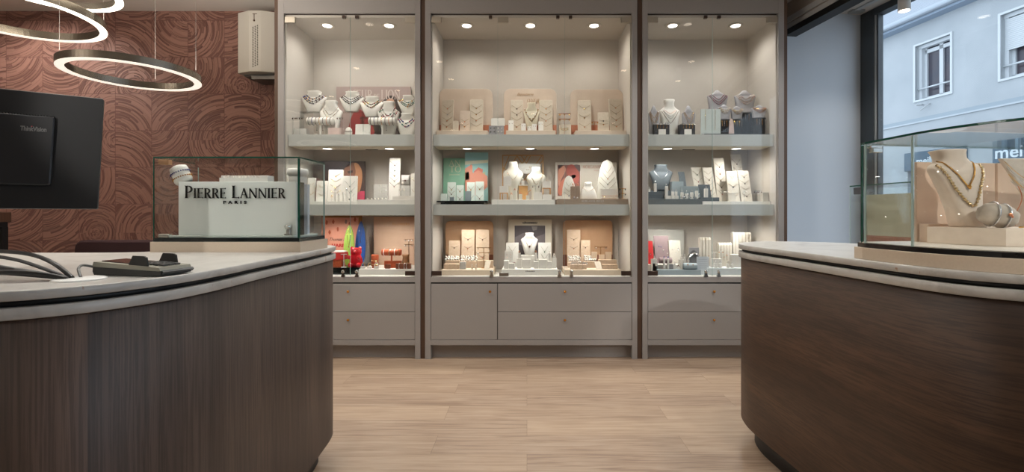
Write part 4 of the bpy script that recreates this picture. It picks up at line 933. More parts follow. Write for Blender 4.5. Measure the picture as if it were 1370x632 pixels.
# ------------------------------------------------------------------ window display beyond the oval counter
wdp = MB(); W0_, W1_ = (2.30, 3.30), (2.47, 2.13)
dvec = (Vector(W1_)-Vector(W0_)).normalized(); pn = Vector((-dvec.y, dvec.x))      # pn to the street (+x)
if pn.x < 0: pn = -pn
def WP(s, o): p = Vector(W0_)+dvec*s+pn*o; return (p.x, p.y)
pd = thing('window_plinth', 'low white display plinth in the window bay beyond the oval counter', 'plinth', (0, 0, 0))
MB().prism(ccw([WP(-.05, -.04), WP(1.22, -.04), WP(1.22, .50), WP(-.05, .50)]), 0, .89, bev=.003).build('cupboard', WALLW, pd)
wc = thing('window_glass_case', 'frameless glass case holding a rounded beige panel, in the window bay', 'display case', (0, 0, 0))
for nm, pts in (('front_pane', [WP(0, 0), WP(1.2, 0), WP(1.2, .006), WP(0, .006)]), ('rear_pane', [WP(0, .36), WP(1.2, .36), WP(1.2, .366), WP(0, .366)]),
                ('side_pane', [WP(0, .007), WP(.006, .007), WP(.006, .359), WP(0, .359)]), ('side_pane', [WP(1.194, .007), WP(1.2, .007), WP(1.2, .359), WP(1.194, .359)])):
    MB().prism(ccw(pts), .905, 1.345).build(nm, G_CASE, wc)
MB().prism(ccw([WP(0, 0), WP(1.2, 0), WP(1.2, .366), WP(0, .366)]), 1.3455, 1.3535).build('top_pane', G_CASE, wc)
MB().prism(ccw([WP(-.01, -.01), WP(1.21, -.01), WP(1.21, .376), WP(-.01, .376)]), .89, .905).build('base_board', CASEW, wc)
q = MB(); q.prism(ccw([WP(-.001, -.0012), WP(1.2, -.0012), WP(1.2, 0), WP(-.001, 0)]), 1.3455, 1.3535); q.build('polished_edge', GEDGE, wc)
q = MB(); q.prism(ccw([WP(-.001, -.001), WP(.003, -.001), WP(.003, .0), WP(-.001, .0)]), .905, 1.345); q.build('corner_edge', GEDGE_L, wc)
q = MB(); q.prism(ccw([WP(.02, .01), WP(.10, .01), WP(.10, .03), WP(.02, .03)]), 1.29, 1.338, bev=.002); q.build('hinge', mat('hinge_dark', C(84, 82, 88), .35, .5), wc)
rb = thing('rounded_display_panel', 'beige rounded panel with a red brown foot band, standing in the window glass case', 'display panel', (*WP(.12, .10), .905))
an = math.atan2(dvec.y, dvec.x); PM = Rz(an) @ UP
# panel spans px 1156..1225
def s_at(px, o):
    r_ = (px-CX)/F; a = Vector(W0_)+pn*o; return (r_*a.y-a.x)/(dvec.x-r_*dvec.y)
s0_, s1_ = s_at(1156, .10)-.12, s_at(1225.5, .10)-.12
q = MB(); q.M = PM; q.prism(rrect(s0_, s1_, .098, .382, .03, 5, (0, 0, 1, 1)), -.012, 0, bev=.001); q.build('board', mat('olive_beige_board', C(172, 168, 146), .6, 0, C(163, 158, 137), 5), rb)
q = MB(); q.M = PM; q.box(s0_, s1_, .0, .098, -.0125, .0005); q.build('foot_band', mat('red_brown_band', C(150, 96, 76), .6, 0, C(134, 84, 66), 8), rb)
# ------------------------------------------------------------------ merchandise builders
U_, M_, L_ = 1.7928, 1.2303, DECK+.0032
POS = ['topmost', 'second', 'third', 'fourth', 'fifth', 'lowest']
def wz_(yt, Y): return WZ(yt, Y)
def plinth(x0, x1, yt, bz, label, m, Yf=3.765, Yb=4.12, name='display_plinth', over=0.0, rnd=0.0, thin=None):
    zt = wz_(yt, Yf); a, b_ = WX(x0, Yf), WX(x1, Yf)
    q = MB()
    if thin: q.box(a, b_, Yf, Yb, zt-thin, zt, .001); q.box(a+.03, b_-.03, Yf+.015, Yb, bz, zt-thin)
    else: q.box(a, b_, Yf, Yb, bz, zt, .002 if not rnd else rnd)
    o = q.build(name, m); tag(o, label, 'display plinth'); return zt+.0003
def block(x0, x1, yt, Y, bz, label, m, dep=.05, name='display_block', cat='display block', group=None, bev=.0015):
    q = MB().box(WX(x0, Y), WX(x1, Y), Y, Y+dep, bz, wz_(yt, Y), bev); o = q.build(name, m); return tag(o, label, cat, group)
def chains_on(M, loc, rz, w, h, spec, desc, grp):
    """spec: list of (z fraction of the ends, drop fraction, half width fraction, metal, pendant material or None)"""
    n = len(spec)
    for i, (zf, dr, wf_, mt, pm) in enumerate(spec):
        P = []
        for k in range(11):
            u = -1+k/5; P.append(tuple(M @ Vector((w*wf_*u, h*(zf-dr*(1-abs(u)**1.15)), .0018))))
        pos = POS[i] if i < n-1 or n > 6 else 'lowest'
        if n == 1: pos = 'only'
        ob = add_necklace(loc, rz, P, f'{pos} fine chain on the {desc}', grp, mt, r=.0011)
        if pm is not None:
            q = MB(); c = M @ Vector((0, h*(zf-dr)-.005, .004)); q.ball(tuple(c), .0052, 8, 6); q.build('pendant', pm, ob)
def card(x0, x1, yt, Y, bz, label, desc=None, m=WHITE, lean=.10, chains=None, yaw=0.0, skew=0.0, th=.010, rnd=.006, cat='necklace card', name='necklace_card'):
    w = (x1-x0)/F*Y; h = (wz_(yt, Y)-bz)/cos(lean); x = WX((x0+x1)/2, Y)
    M = Rx(-lean) @ UP
    if skew: M = M @ Matrix(((1, skew, 0, 0), (0, 1, 0, 0), (0, 0, 1, 0), (0, 0, 0, 1)))
    loc = (x, Y, bz+.001); q = MB(); q.M = M; q.prism(rrect(-w/2, w/2, 0, h, min(rnd, w*.3), 3, (0, 0, 1, 1)), -th, 0, bev=.001)
    o = q.build(name, m, loc=loc, rz=yaw); tag(o, label, cat)
    if chains: chains_on(M @ T(0, 0, .0), loc, yaw, w, h, chains, desc, f'chains on the {desc}')
    return o, M, loc, w, h
def V(n, top=.88, bot=.25, drop=.12, wf_=.40, mt=None, pend=None):
    mt = mt or GOLD; L = []
    for i in range(n):
        z = top-(top-bot)*i/max(1, n-1) if n > 1 else top
        p = None if pend is None else (pend[i % len(pend)] if isinstance(pend, (list, tuple)) else pend)
        L.append((z, drop, wf_, mt, p))
    return L
def bust(x0, x1, yt, Y, bz, label, desc, prof=PROF_A, m=WHITE, necks=(), rz=0.0, lean=0.0):
    W = (x1-x0)/F*Y; H = wz_(yt, Y)-bz; loc = (WX((x0+x1)/2, Y), Y, bz+.0005)
    o = bust_mesh(W, H, prof, 22).build('necklace_bust', m, loc=loc, rz=rz); tag(o, label, 'necklace bust')
    n = len(necks)
    for i, (zt, zd, wd, mt, bead, mats, pt) in enumerate(necks):
        P = necklace_path(W, H, prof, zt, zd, wd, 22, pt, .0035)
        pos = ('innermost', 'middle', 'outermost')[i] if n == 3 else (('inner', 'outer')[i] if n == 2 else (POS[i] if n > 3 else 'single'))
        add_necklace(loc, rz, P, f'{pos} necklace on the {desc}', f'necklaces on the {desc}', mt, bead, mats, r=.0011)
    return o, loc, W, H
def nk3(mats, z=.80, d=(.58, .46, .36), w=(.30, .38, .43), bead=.0066, mt=None, top=(.80, .77, .74)):
    return [(top[i], d[i], w[i], mt or DARKM, bead, mats, 1.5) for i in range(len(d))]
def pad(x0, x1, y0, Y, yb, label, m, dep=.02, name='display_cushion', cat='display cushion', rnd=.006):
    z0, z1 = wz_(yb, Y), wz_(y0, Y); q = MB().box(WX(x0, Y), WX(x1, Y), Y, Y+dep, z0, z1, rnd*.6); o = q.build(name, m); return tag(o, label, cat)
def tstand(x0, x1, yt, Y, bz, label, desc, m=None, rows=1, earr=True, sets=2, gem=None):
    m = m or GOLD; x = WX((x0+x1)/2, Y); w = (x1-x0)/F*Y; h = wz_(yt, Y)-bz
    t = thing('earring_stand', label, 'earring stand', (x, Y, bz))
    MB().box(-.018, .018, -.012, .012, 0, .004, .001).build('foot', m, t); MB().box(-.0022, .0022, -.0022, .0022, .003, h).build('post', m, t)
    for r_ in range(rows):
        z = h-.002-r_*.042
        MB().box(-w/2, w/2, -.0025, .0025, z-.0028, z+.002).build('bar', m, t)
        if earr:
            for s in range(sets):
                xx = -w*.38+w*.76*s/max(1, sets-1)
                q = MB(); q.ball((xx, -.005, z-.010), .0055, 8, 6); q.tube([(xx, -.004, z), (xx, -.005, z-.008)], .001, 5)
                o = q.build('earring', gem or PEARL, loc=(x, Y, bz)); tag(o, f'{ORD[s]} earring from the left'+((', upper bar' if r_ == 0 else ', lower bar') if rows > 1 else '')+f', {desc}', 'earring', f'earrings on the {desc}')
_ring = None
def ring_piece(m_gem, key, gr=.0062):
    q = MB(); q.tube([(.0075*cos(2*pi*i/14), 0, .009+.0075*sin(2*pi*i/14)) for i in range(14)], .0016, 5, True); q.ball((0, -.001, .0138+gr), gr, 9, 6)
    return q.build('pearl_ring', m_gem)
def cluster(x0, x1, y0, y1, Y, bz, n, rows, label, grp, m=PEARL):
    src = None; k = 0
    for r_ in range(rows):
        for i in range(n):
            Yr = Y+r_*.022; px = x0+(x1-x0)*(i+.5+(.25 if r_ % 2 else 0))/n; z = wz_(y1, Y)-.010+(wz_(y0, Y)-wz_(y1, Y)-.022)*(r_/(max(1, rows-1)))+random.uniform(-.003, .003)
            if src is None: src = ring_piece(m, label, .0092 if 'flower' in label else .0062); o = src
            else: o = src.copy(); sc.collection.objects.link(o)
            o.location = (WX(px, Yr), Yr, z); o.rotation_euler = (0, random.uniform(-.2, .2), random.uniform(-.6, .6)); tag(o, f'{ORD[i]} from the left'+('' if rows == 1 else ', '+('front', 'middle' if rows > 2 else 'rear', 'rear')[r_]+' row')+f', {label}', 'ring', grp); k += 1
def ringstand(x, yt, Y, bz, label, m=WHITE, gem=None, w=.010):
    h = wz_(yt, Y)-bz; X = WX(x, Y)
    o = MB().box(-w, w, -w, w, 0, h-.016, .0015).build('ring_holder', m, loc=(X, Y, bz)); tag(o, label+', holder', 'ring holder')
    q = MB(); q.tube([(.007*cos(2*pi*i/14), 0, .007+.007*sin(2*pi*i/14)) for i in range(14)], .0014, 5, True); q.ball((0, -.001, .0155), .005, 8, 6)
    o2 = q.build('ring', gem or SILVER, loc=(X, Y, bz+h-.0165)); tag(o2, label+', its ring', 'ring')
def board(x0, x1, yt, Y, bz, label, m, rnd=.035, th=.012, name='backing_board', foot=None, footm=None):
    a, b_ = WX(x0, Y), WX(x1, Y); h = wz_(yt, Y)-bz
    t = thing(name, label, 'backing board', (a, Y, bz+.0005)); q = MB(); q.M = UP
    q.prism(rrect(0, b_-a, 0, h, rnd, 5, (0, 0, 1, 1)), -th, 0, bev=.001); q.build('board', m, t)
    if foot:
        q = MB(); q.box(0, b_-a, -.0014, 0, 0, wz_(foot, Y)-bz); q.build('foot_band', footm, t)
    return t, b_-a, h
def flat(t, poly, m, y=-.0012, name='printed_area'):       # poly in local (x, z) on a board
    if name in ('printed_face', 'printed_highlight', 'printed_hair', 'printed_dress', 'printed_hand'): poly = smooth_poly(poly, 4)
    q = MB(); q.M = T(0, y, 0) @ UP; q.prism(ccw(poly), -.0008, 0); return q.build(name, m, t)
INK = lambda r, g, b: mat('ink_%d_%d_%d' % (r, g, b), C(r, g, b), .6)
MULTI = [BBRN, SILVER, BGREEN, PEARL, BBLUE, GOLD]

# ================================================================== cabinet by the relief wall, top shelf
pt, pw, ph = board(450, 549.5, 116, 4.145, U_, 'mauve brand poster with pale serif letters over a woman in red, behind the busts', mat('mauve_poster', C(172, 152, 146), .6), rnd=.002, name='brand_poster')
kx = 4.145/F; q = MB(); q.M = T(0, -.0018, 0) @ UP
def pxl(x, y, t_x0=450, Y=4.145, bz=U_): return ((x-t_x0)*Y/F, wz_(y, Y)-bz)
lx, lz = pxl(464, 133)
serif(q, [('CQUR', 12.5*kx), (' ', 5*kx), ('DE', 7*kx), (' ', 5*kx), ('LION', 12.5*kx)], lx, lz, .0006, 72*kx, .04)
q.build('lettering', INK(206, 192, 184), pt)
flat(pt, [pxl(*p) for p in ((496, 178), (498, 152), (512, 136), (517, 130), (524, 128), (530, 131), (533, 140), (541, 156), (546, 178))], INK(58, 44, 38), -.0014, 'printed_hair')
flat(pt, [pxl(*p) for p in ((515, 150), (516, 137), (521, 132), (527, 134), (529, 146), (524, 154))], INK(196, 150, 124), -.0022, 'printed_face')
flat(pt, [pxl(*p) for p in ((468, 180), (470, 158), (478, 146), (486, 150), (494, 160), (500, 180))], INK(168, 66, 64), -.0018, 'printed_dress')
def riser(x0, x1, yt, Y, bz, label):
    t = thing('acrylic_riser', label, 'riser', (0, 0, 0)); a, b_ = WX(x0, Y), WX(x1, Y); z = wz_(yt, Y)
    MB().box(a, b_, Y-.035, Y+.035, z-.003, z).build('top_plate', G_ACR, t)
    for x in (a, b_-.003): MB().box(x, x+.003, Y-.035, Y+.035, bz, z-.003).build('side_plate', G_ACR, t)
    return z+.0003
z1 = riser(404, 437, 150.3, 3.93, U_, 'clear acrylic riser under the topmost bust beside the relief wall')
bust(403.5, 437, 122, 3.93, z1, 'white bust with dark beaded strands, nearest the relief wall side of its cabinet', 'bust nearest the relief wall side', necks=nk3([BBRN, BBLK, BBLUE, SILVER, GOLD]))
bust(427.5, 458, 135, 3.86, U_, 'low white bust standing second from the relief wall side of its cabinet', 'second bust from the relief wall side', necks=nk3([GOLD, PEARL, SILVER], bead=.003, d=(.60, .50)))
z2 = riser(456, 486, 150, 3.95, U_, 'clear acrylic riser under the bust at the glass door joint')
bust(454, 487.5, 123, 3.95, z2, 'white bust with black beads behind the joint of the glass doors', 'bust behind the glass door joint', necks=nk3([BBLK, DARKM, SILVER, BBRN]))
z3 = riser(484, 512, 157, 3.90, U_, 'clear acrylic riser under the bust with brown and green beads')
bust(481.5, 513.5, 129.5, 3.90, z3, 'white bust with brown and green beads before the mauve poster', 'bust with brown and green beads', necks=nk3([BBRN, BGREEN, GOLD, BRED], d=(.58, .44)))
bust(505.5, 534.5, 136, 3.85, U_, 'white bust with red beads in front of the printed dark hair', 'bust with red beads', necks=nk3([BRED, BBRN, PEARL, BGREEN]))
z4 = riser(530, 556, 153, 3.93, U_, 'clear acrylic riser under the bust at the cabinet stile')
bust(531.5, 561, 128, 3.93, z4, 'white bust with teal beads, the upper of two at the cabinet stile', 'upper bust at the stile', necks=nk3([BTEAL, BGREEN, SILVER, GOLD]))
bust(529, 559.5, 152, 3.85, U_, 'white bust with pale blue beads, the lower of two at the cabinet stile', 'lower bust at the stile', necks=nk3([BTEAL, PEARL, BBLUE, BPINK], d=(.55, .40)))
for x0, x1, lb, nb in ((411.5, 446, 'white bracelet roll nearer the relief wall, on the top shelf', 7), (494, 529, 'white bracelet roll nearer the cabinet stile, on the top shelf', 7)):
    Y = 3.80; L = (x1-x0)/F*Y; X = WX((x0+x1)/2, Y); zc = wz_(162.3, Y)-U_; rr = .030
    bracelet_roll('bracelet_roll', lb, (X, Y, U_), L, rr, 0, WHITE, stand=zc-rr)
    bands_on_roll(f'beaded bracelet on the {lb[6:].split(",")[0]}', (X, Y, U_), L, rr, [-L*.42+L*.84*i/(nb-1) for i in range(nb)], [DARKM, BBLUE, BBRN, GOLD, BBLK, ROSE], stand=zc-rr, grp='bracelets on the '+lb[6:].split(",")[0])
block(439, 456.5, 171, 3.80, U_, 'dusty pink box on the top shelf beneath the second bust', PINKB, .05)
block(392.5, 409.5, 172, 3.80, U_, 'grey box on the top shelf at the relief wall end', GREYL, .06)
card(475, 495, 166, 3.82, U_, 'white earring card with tiny drops below the joint of the doors', m=WHITE, name='earring_card', cat='earring card')
o_ = MB().loft([[ (.030*s*cos(2*pi*i/18), .012*s*sin(2*pi*i/18), z) for i in range(18)] for s, z in ((.7, 0), (.95, .012), (1, .028), (.9, .05), (.6, .064), (.2, .07))]).build('bracelet_cushion', WHITE, loc=(WX(466.5, 3.79), 3.79, U_)); tag(o_, 'small rounded white cushion with a thin bracelet on the top shelf', 'display cushion')
o_ = MB().tube([(.031*cos(2*pi*i/22), .013*sin(2*pi*i/22), 0) for i in range(22)], .002, 5, True).build('bracelet', BBRN, loc=(WX(466.5, 3.79), 3.79, U_+.034)); tag(o_, 'thin dark bracelet round the small rounded white cushion', 'bracelet')
for x, lb in ((392, 'acrylic stand nearest the relief wall with tiny dark drops'), (401, 'acrylic earring stand second from the relief wall with tiny dark drops'), (455, 'acrylic earring stand with small drops left of the door joint'), (486, 'acrylic earring stand with small drops over the white earring card')):
    tstand(x-4.5, x+4.5, 157, 3.79, U_, lb, lb.split(' with')[0]+(' '+lb.split(' ')[-3]+' '+lb.split(' ')[-2]+' '+lb.split(' ')[-1] if x > 440 else ''), G_ACR, 1, True, 3, BBRN)
for i, x in enumerate((424, 432, 500, 508, 517)):
    q = MB().tube([(0, 0, .0), (0, 0, -.035)], .0014, 5); q.ball((0, 0, -.04), .004, 7, 5); q.ball((0, 0, 0), .003, 6, 4); o_ = q.build('drop_earring', [BGREEN, BBRN, GOLD][i % 3], loc=(WX(x, 3.775), 3.775, wz_(168, 3.775))); tag(o_, f'{ORD[i]} long drop earring from the left hanging below the white bracelet rolls', 'earring', 'drop earrings below the bracelet rolls')
block(375+395/8.43, 375+410/8.43, 179.2, 3.77, U_, 'flat white disc foot on the top shelf near the relief wall', WHITE, .03)

# ------------------------------------------------------------------ middle shelf
zt = plinth(408, 477.5, 269.3, M_, 'long low white tray on the middle shelf, relief wall half', WHITE)
zt2 = plinth(478, 556, 267.3, M_, 'long low white tray on the middle shelf, stile half', WHITE)
pt, pw, ph = board(419, 488.3, 216, 4.10, M_, 'dark poster of a face in warm light behind white necklace cards', INK(66, 52, 48), rnd=.002, name='portrait_poster')
f_ = lambda x, y: pxl(x, y, 419, 4.10, M_)
flat(pt, [f_(*p) for p in ((462, 268), (460, 248), (459, 232), (463, 223), (470, 218), (477, 219), (483, 225), (485, 236), (484, 246), (482, 255), (477, 262), (476, 268))], INK(128, 84, 64), -.0014, 'printed_face')
flat(pt, [f_(*p) for p in ((474, 219), (479, 219.5), (484, 228), (484.5, 240), (482, 254), (478.5, 260), (478, 246), (474, 240), (476, 230))], INK(188, 132, 94), -.0022, 'printed_highlight')
flat(pt, [f_(*p) for p in ((465, 229.5), (472, 228), (472, 231.5), (466, 232.5))], INK(60, 36, 30), -.003, 'printed_eye')
flat(pt, [f_(*p) for p in ((419, 268), (419, 240), (424, 238), (437, 244), (437, 268))], INK(120, 80, 74), -.0014, 'printed_shade')
flat(pt, [f_(*p) for p in ((476, 268), (477, 258), (483, 256), (488, 256), (488, 268))], INK(206, 78, 104), -.0022, 'printed_scarf')
flat(pt, [f_(*p) for p in ((424, 216.5), (470, 216.5), (458, 226), (430, 229), (424, 226))], INK(52, 46, 52), -.0014, 'printed_hair')
Vg = V(4, .9, .35, .10, .35, mt=GOLD, pend=[GOLD, None])
card(438, 458, 227, 3.90, zt, 'tall white necklace card before the dark poster, nearer the relief wall', 'tall card before the poster', chains=Vg)
card(457.5, 477.2, 235.5, 3.88, zt, 'shorter white necklace card before the dark poster', 'shorter card before the poster', chains=V(3, .8, .3, .2, .35, mt=SILVER, pend=[DARKM, SILVER]))
card(422.5, 437.5, 242, 3.92, zt, 'narrow white card seen through the corner of the counter glass case', 'narrow card behind the counter case', chains=V(2, .8, .4, .12, .35))
card(410.5, 421, 238, 3.95, zt, 'white card nearest the relief wall on the middle shelf', 'card nearest the relief wall', chains=V(2, .8, .4, .12, .35))
for i, (x, y) in enumerate(((448, 254), (453, 260), (459, 258), (464, 253), (470, 256), (444, 262))): ringstand(x, y, 3.80, zt, f'{ORD[i]} small ring counted from the relief wall among those below the tall cards' if 0 else ['silver ring below the tall card near its middle', 'silver ring low between the two tall cards', 'silver ring under the edge of the shorter card', 'silver ring high before the shorter card', 'silver ring near the outer edge of the shorter card', 'gold ring low before the tall card'][i], WHITE, GOLD if i == 5 else SILVER, .006)
card(519.5, 534.5, 211, 3.98, zt2, 'tallest white card with five small pendants on the middle shelf', 'tallest five-chain card', chains=V(5, .92, .42, .09, .42, mt=DARKM, pend=[BBRN, BGREEN, GOLD, SILVER, BRED]))
card(499.5, 509, 247, 3.95, zt2, 'small grey pad, the first of two beside the tallest card', m=GREYL, name='earring_pad', cat='earring pad')
card(509.3, 518, 247, 3.93, zt2, 'small grey pad with earring rows touching the tallest card', 'grey pad touching the tallest card', m=GREYL, name='earring_pad', cat='earring pad', chains=V(4, .8, .25, .04, .3, mt=SILVER))
hb = block(535.5, 548.5, 248.3, 3.97, zt2, 'pale box raised behind the flower earrings, carrying a small pillow', GREYL, .05)
zp = wz_(248.3, 3.97); o_ = MB(); 
for j in range(1): o_.loft([[(.045*s*cos(2*pi*i/20)**1 if 0 else .040*s*math.copysign(abs(cos(2*pi*i/20))**.5, cos(2*pi*i/20)), .016*s2*math.copysign(abs(sin(2*pi*i/20))**.7, sin(2*pi*i/20)), z) for i in range(20)] for s, s2, z in ((.8, .2, 0), (.96, .8, .012), (.92, 1, .045), (.96, .8, .078), (.85, .2, .09))])
o_ = o_.build('small_pillow', GREYL, loc=(WX(542.5, 3.985), 3.99, zp+.0005)); tag(o_, 'small pale pillow with a dark bracelet on the raised box', 'display pillow')
o_ = MB().tube([(.038*cos(2*pi*i/20), .018*sin(2*pi*i/20), 0) for i in range(20)], .0016, 5, True); o_.ball((0, -.019, 0), .008, 8, 6); o_ = o_.build('bracelet', BBRN, loc=(WX(542.5, 3.985), 3.99, zp+.042)); tag(o_, 'dark cord bracelet with a round charm round the small pale pillow', 'bracelet')
card(549, 560, 232, 3.90, zt2, 'white card partly hidden by the cabinet stile on the middle shelf', 'card partly hidden by the stile', chains=V(2, .8, .4, .12, .35))
b3 = block(525, 556, 262.3, 3.80, zt2, 'low pale block on the white tray beside the cabinet stile', WHITE, .05)
for i, (x, y, lb) in enumerate(((533.5, 243.5, 'white flower earring, upper, nearer the tallest card'), (538.8, 243.5, 'white flower earring, upper, nearer the stile'), (535.5, 252.5, 'white flower earring, lower, nearer the tallest card'), (540.8, 252.5, 'white flower earring, lower, nearer the stile'))):
    Y = 3.83; q = MB()
    for k in range(6): q.ball((.006*cos(k*pi/3), 0, .006*sin(k*pi/3)), .0052, 7, 5)
    q.ball((0, -.004, 0), .004, 6, 4); q.tube([(0, .004, 0), (0, .004, wz_(262.3, 3.83)-wz_(y+1.6, Y))], .0009, 4); o = q.build('flower_earring', PEARL, loc=(WX(x, Y), Y, wz_(y+1.6, Y))); tag(o, lb, 'earring')
cluster(490, 518, 264.2, 267.3, 3.785, zt2, 6, 1, 'small pale ring at the white tray front', 'rings in a row on the white tray', PEARL)

# ------------------------------------------------------------------ bottom deck
pt, pw, ph = board(430, 484, 288, 4.13, L_, 'wooden frame board behind the peach sweets poster', INK(176, 112, 52), rnd=.002, name='frame_board')
pt, pw, ph = board(430, 479, 291.5, 4.105, L_, 'peach poster with red capital letters and scattered sweets, behind the surfboards', INK(226, 156, 132), rnd=.002, name='sweets_poster')
f_ = lambda x, y: pxl(x, y, 430, 4.105, L_)
lx, lz = f_(444, 331); sans('HARIBO', INK(200, 40, 44), pt, T(lx, -.0018, lz) @ UP, 25*4.105/F, 4.6*4.105/F, .0006, bold=.04)
lx, lz = f_(441, 322.5); sans('Thomas S', INK(60, 40, 36), pt, T(lx, -.0018, lz) @ UP, 22*4.105/F, 4.2*4.105/F, .0006, shear=.5)
for cx_, cy_, a in ((446, 297, .1), (452, 307, .9), (441, 311, 0), (475, 294, .2), (437, 298, .4), (463, 297, .5), (468, 300, 1.2)):
    x, z = f_(cx_, cy_); pl_ = [(x+.012*cos(t_+a)*(.6+.4*abs(cos(t_*2))), z+.020*sin(t_+a)) for t_ in [i*pi/5 for i in range(10)]]; flat(pt, pl_, INK(176, 84, 52) if cx_ != 463 else INK(150, 120, 112), -.0014, 'printed_sweet')
zb = plinth(436, 481, 358.4, L_, 'black plinth under the sweets and surfboard display', BLKGL, 3.80, 4.10)
def surf(xb0, xb1, yt, Y, bz, label, m, desc, chain):
    w = (xb1-xb0)/F*Y/2; h = wz_(yt, Y)-bz; P = []
    for i in range(13): t_ = i/12; P.append((w*(sin(pi*min(1, (.12+.88*(1-t_))) )**.55 if t_ < 1 else 0)*1.0, h*t_))
    R_ = [(w*max(0.0, sin(pi*(.10+.90*t_)))**.6, h*t_) for t_ in [i/14 for i in range(14)]]+[(0, h)]
    poly = R_+[(-x, z) for x, z in reversed(R_[:-1])]
    q = MB(); q.M = Rx(-.08) @ UP; q.prism(ccw(poly), -.012, 0, bev=.002); loc = (WX((xb0+xb1)/2, Y), Y, bz+.002)
    o = q.build('surfboard_stand', m, loc=loc); tag(o, label, 'necklace stand'); chains_on(Rx(-.08) @ UP, loc, 0, 2*w, h, chain, desc, 'chains on the '+desc)
surf(458.8, 473, 301, 3.97, zb, 'lime green surfboard shaped necklace stand', mat('lime', C(146, 176, 72), .5), 'lime green surfboard stand', [(.90, .10, .14, GOLD, None), (.82, .36, .2, GOLD, BRED)])
surf(474.2, 487.8, 296, 4.0, L_+.03, 'deep blue surfboard shaped necklace stand', mat('royal_blue', C(34, 84, 160), .5), 'deep blue surfboard stand', [(.86, .30, .16, SILVER, BRED)])
block(472, 488, 362, 3.99, L_, 'hidden white foot block under the blue surfboard stand', WHITE, .05)
gb = thing('candy_bear', 'glossy translucent red gummy bear figure on the black plinth', 'figure', (WX(476.3, 3.86), 3.86, zb))
GUM = mat('red_gummy', C(190, 14, 30), .12, coat=.6)
q = MB(); s = .078
q.loft([[(s*hw*cos(2*pi*i/18), s*hd*sin(2*pi*i/18), s*z) for i in range(18)] for z, hw, hd in ((0, .40, .35), (.1, .62, .45), (.5, .70, .52), (.9, .66, .50), (1.15, .56, .44), (1.3, .50, .40), (1.5, .60, .46), (1.8, .60, .46), (2.0, .42, .34), (2.08, .1, .1))])
for sx in (-1, 1):
    q.ball((sx*.42*s, -.02*s, 1.98*s), .20*s, 10, 8); q.ball((sx*.50*s, -.40*s, 1.05*s), .24*s, 10, 8); q.ball((sx*.42*s, -.42*s, .22*s), .28*s, 10, 8)
q.ball((0, -.42*s, 1.62*s), .20*s, 10, 8); q.build('body', GUM, gb)
q = MB()
for sx in (-1, 1): q.ball((sx*.2*s, -.44*s, 1.78*s), .05*s, 6, 4)
q.build('eyes', BLKGL, gb)
block(440.5, 457, 347.8, 3.85, zb, 'orange box at the bottom of the small stack by the surfboards', ORANGE, .07)
zo = wz_(347.8, 3.85); o_ = MB().prism(rrect(WX(439, 3.85), WX(461, 3.85), 3.84, 3.93, .004), zo+.0005, wz_(338, 3.85), bev=.001).build('red_box', mat('candy_red', C(214, 52, 50), .5)); tag(o_, 'flat red box topping the orange box by the surfboards', 'box')
o_ = MB().prism(rrect(WX(440, 3.85), WX(460, 3.85), 3.845, 3.925, .004), wz_(338, 3.85)+.0005, wz_(336.4, 3.85)).build('box_lid', WHITE); tag(o_, 'thin white tray lying on the flat red box', 'tray')
tstand(456, 464, 340, 3.82, zb, 'white earring stand with red charms before the green surfboard', 'earring stand before the green surfboard', WHITE, 1, True, 2, BRED)
zw = plinth(480, 557, 360.3, L_, 'wide white tray on the bottom deck, stile half', WHITE, 3.79)
pt, pw, ph = board(500, 562, 290, 4.10, L_, 'plain pinkish beige backing board with small gold capital letters', mat('flowers_board', C(214, 182, 156), .6, 0, C(206, 172, 146), 8), rnd=.002, name='backing_board')
lx, lz = pxl(525.5, 301.7, 500, 4.10, L_); sans('FLOWERS', INK(206, 150, 84), pt, T(lx, -.0018, lz) @ UP, 22.5*4.1/F, 3.2*4.1/F, .0006, bold=.01, space=1.2)
o_ = MB().lathe([(.001, 0), (.028, 0), (.030, .004), (.030, .105), (.028, .11), (.001, .11)], 20, WX(501.8, 3.88), 3.88).build('bracelet_roll', ORANGE, loc=(0, 0, zw)); tag(o_, 'upright orange leather bracelet roll', 'bracelet roll')
for zz, lb in ((.03, 'lower pale bangle round the upright orange roll'), (.062, 'upper pale bangle round the upright orange roll')):
    o_ = MB().tube([(.0325*cos(2*pi*i/22), .0325*sin(2*pi*i/22), .002*sin(4*pi*i/22)) for i in range(22)], .003, 6, True).build('bangle', mat('pale_gold', C(226, 198, 150), .22, 1.0), loc=(WX(501.8, 3.88), 3.88, zw+zz)); tag(o_, lb, 'bangle')
for x, lb in ((485.8, 'small gold hoop standing first on the wide white tray'), (494.5, 'small gold hoop standing second on the wide white tray'), (503.5, 'small gold hoop standing third before the orange roll')):
    q = MB().tube([(.014*cos(pi*i/12), 0, .028*sin(pi*i/12)+.0) for i in range(13)], .0036, 6); o_ = q.build('hoop_earring', PEARL if x > 500 else mat('pale_gold', C(226, 198, 150)), loc=(WX(x, 3.82), 3.82, zw+.020)); tag(o_, lb, 'earring')
    o2 = MB().box(-.018, .018, -.008, .008, 0, .020, .001).build('hoop_block', WHITE, loc=(WX(x, 3.82), 3.82, zw)); tag(o2, 'white block beneath the '+lb[:10]+lb[10:].replace(' on the wide white tray', '').replace(' before the orange roll', ''), 'display block')
Y = 3.88; X = WX(524, Y); L = 26/F*Y; zc = wz_(337.8, Y)-zw
bracelet_roll('bracelet_roll', 'horizontal orange leather bracelet roll raised on a stand', (X, Y, zw), L, .027, 0, ORANGE, stand=zc-.027)
bands_on_roll('gold bangle on the horizontal orange roll', (X, Y, zw), L, .027, [-.06, -.02, -.01, .03, .06], [PEARL, mat('pale_gold', C(226, 198, 150)), SILVER], stand=zc-.027, grp='bangles on the horizontal orange roll', cat='bangle', th=.003)
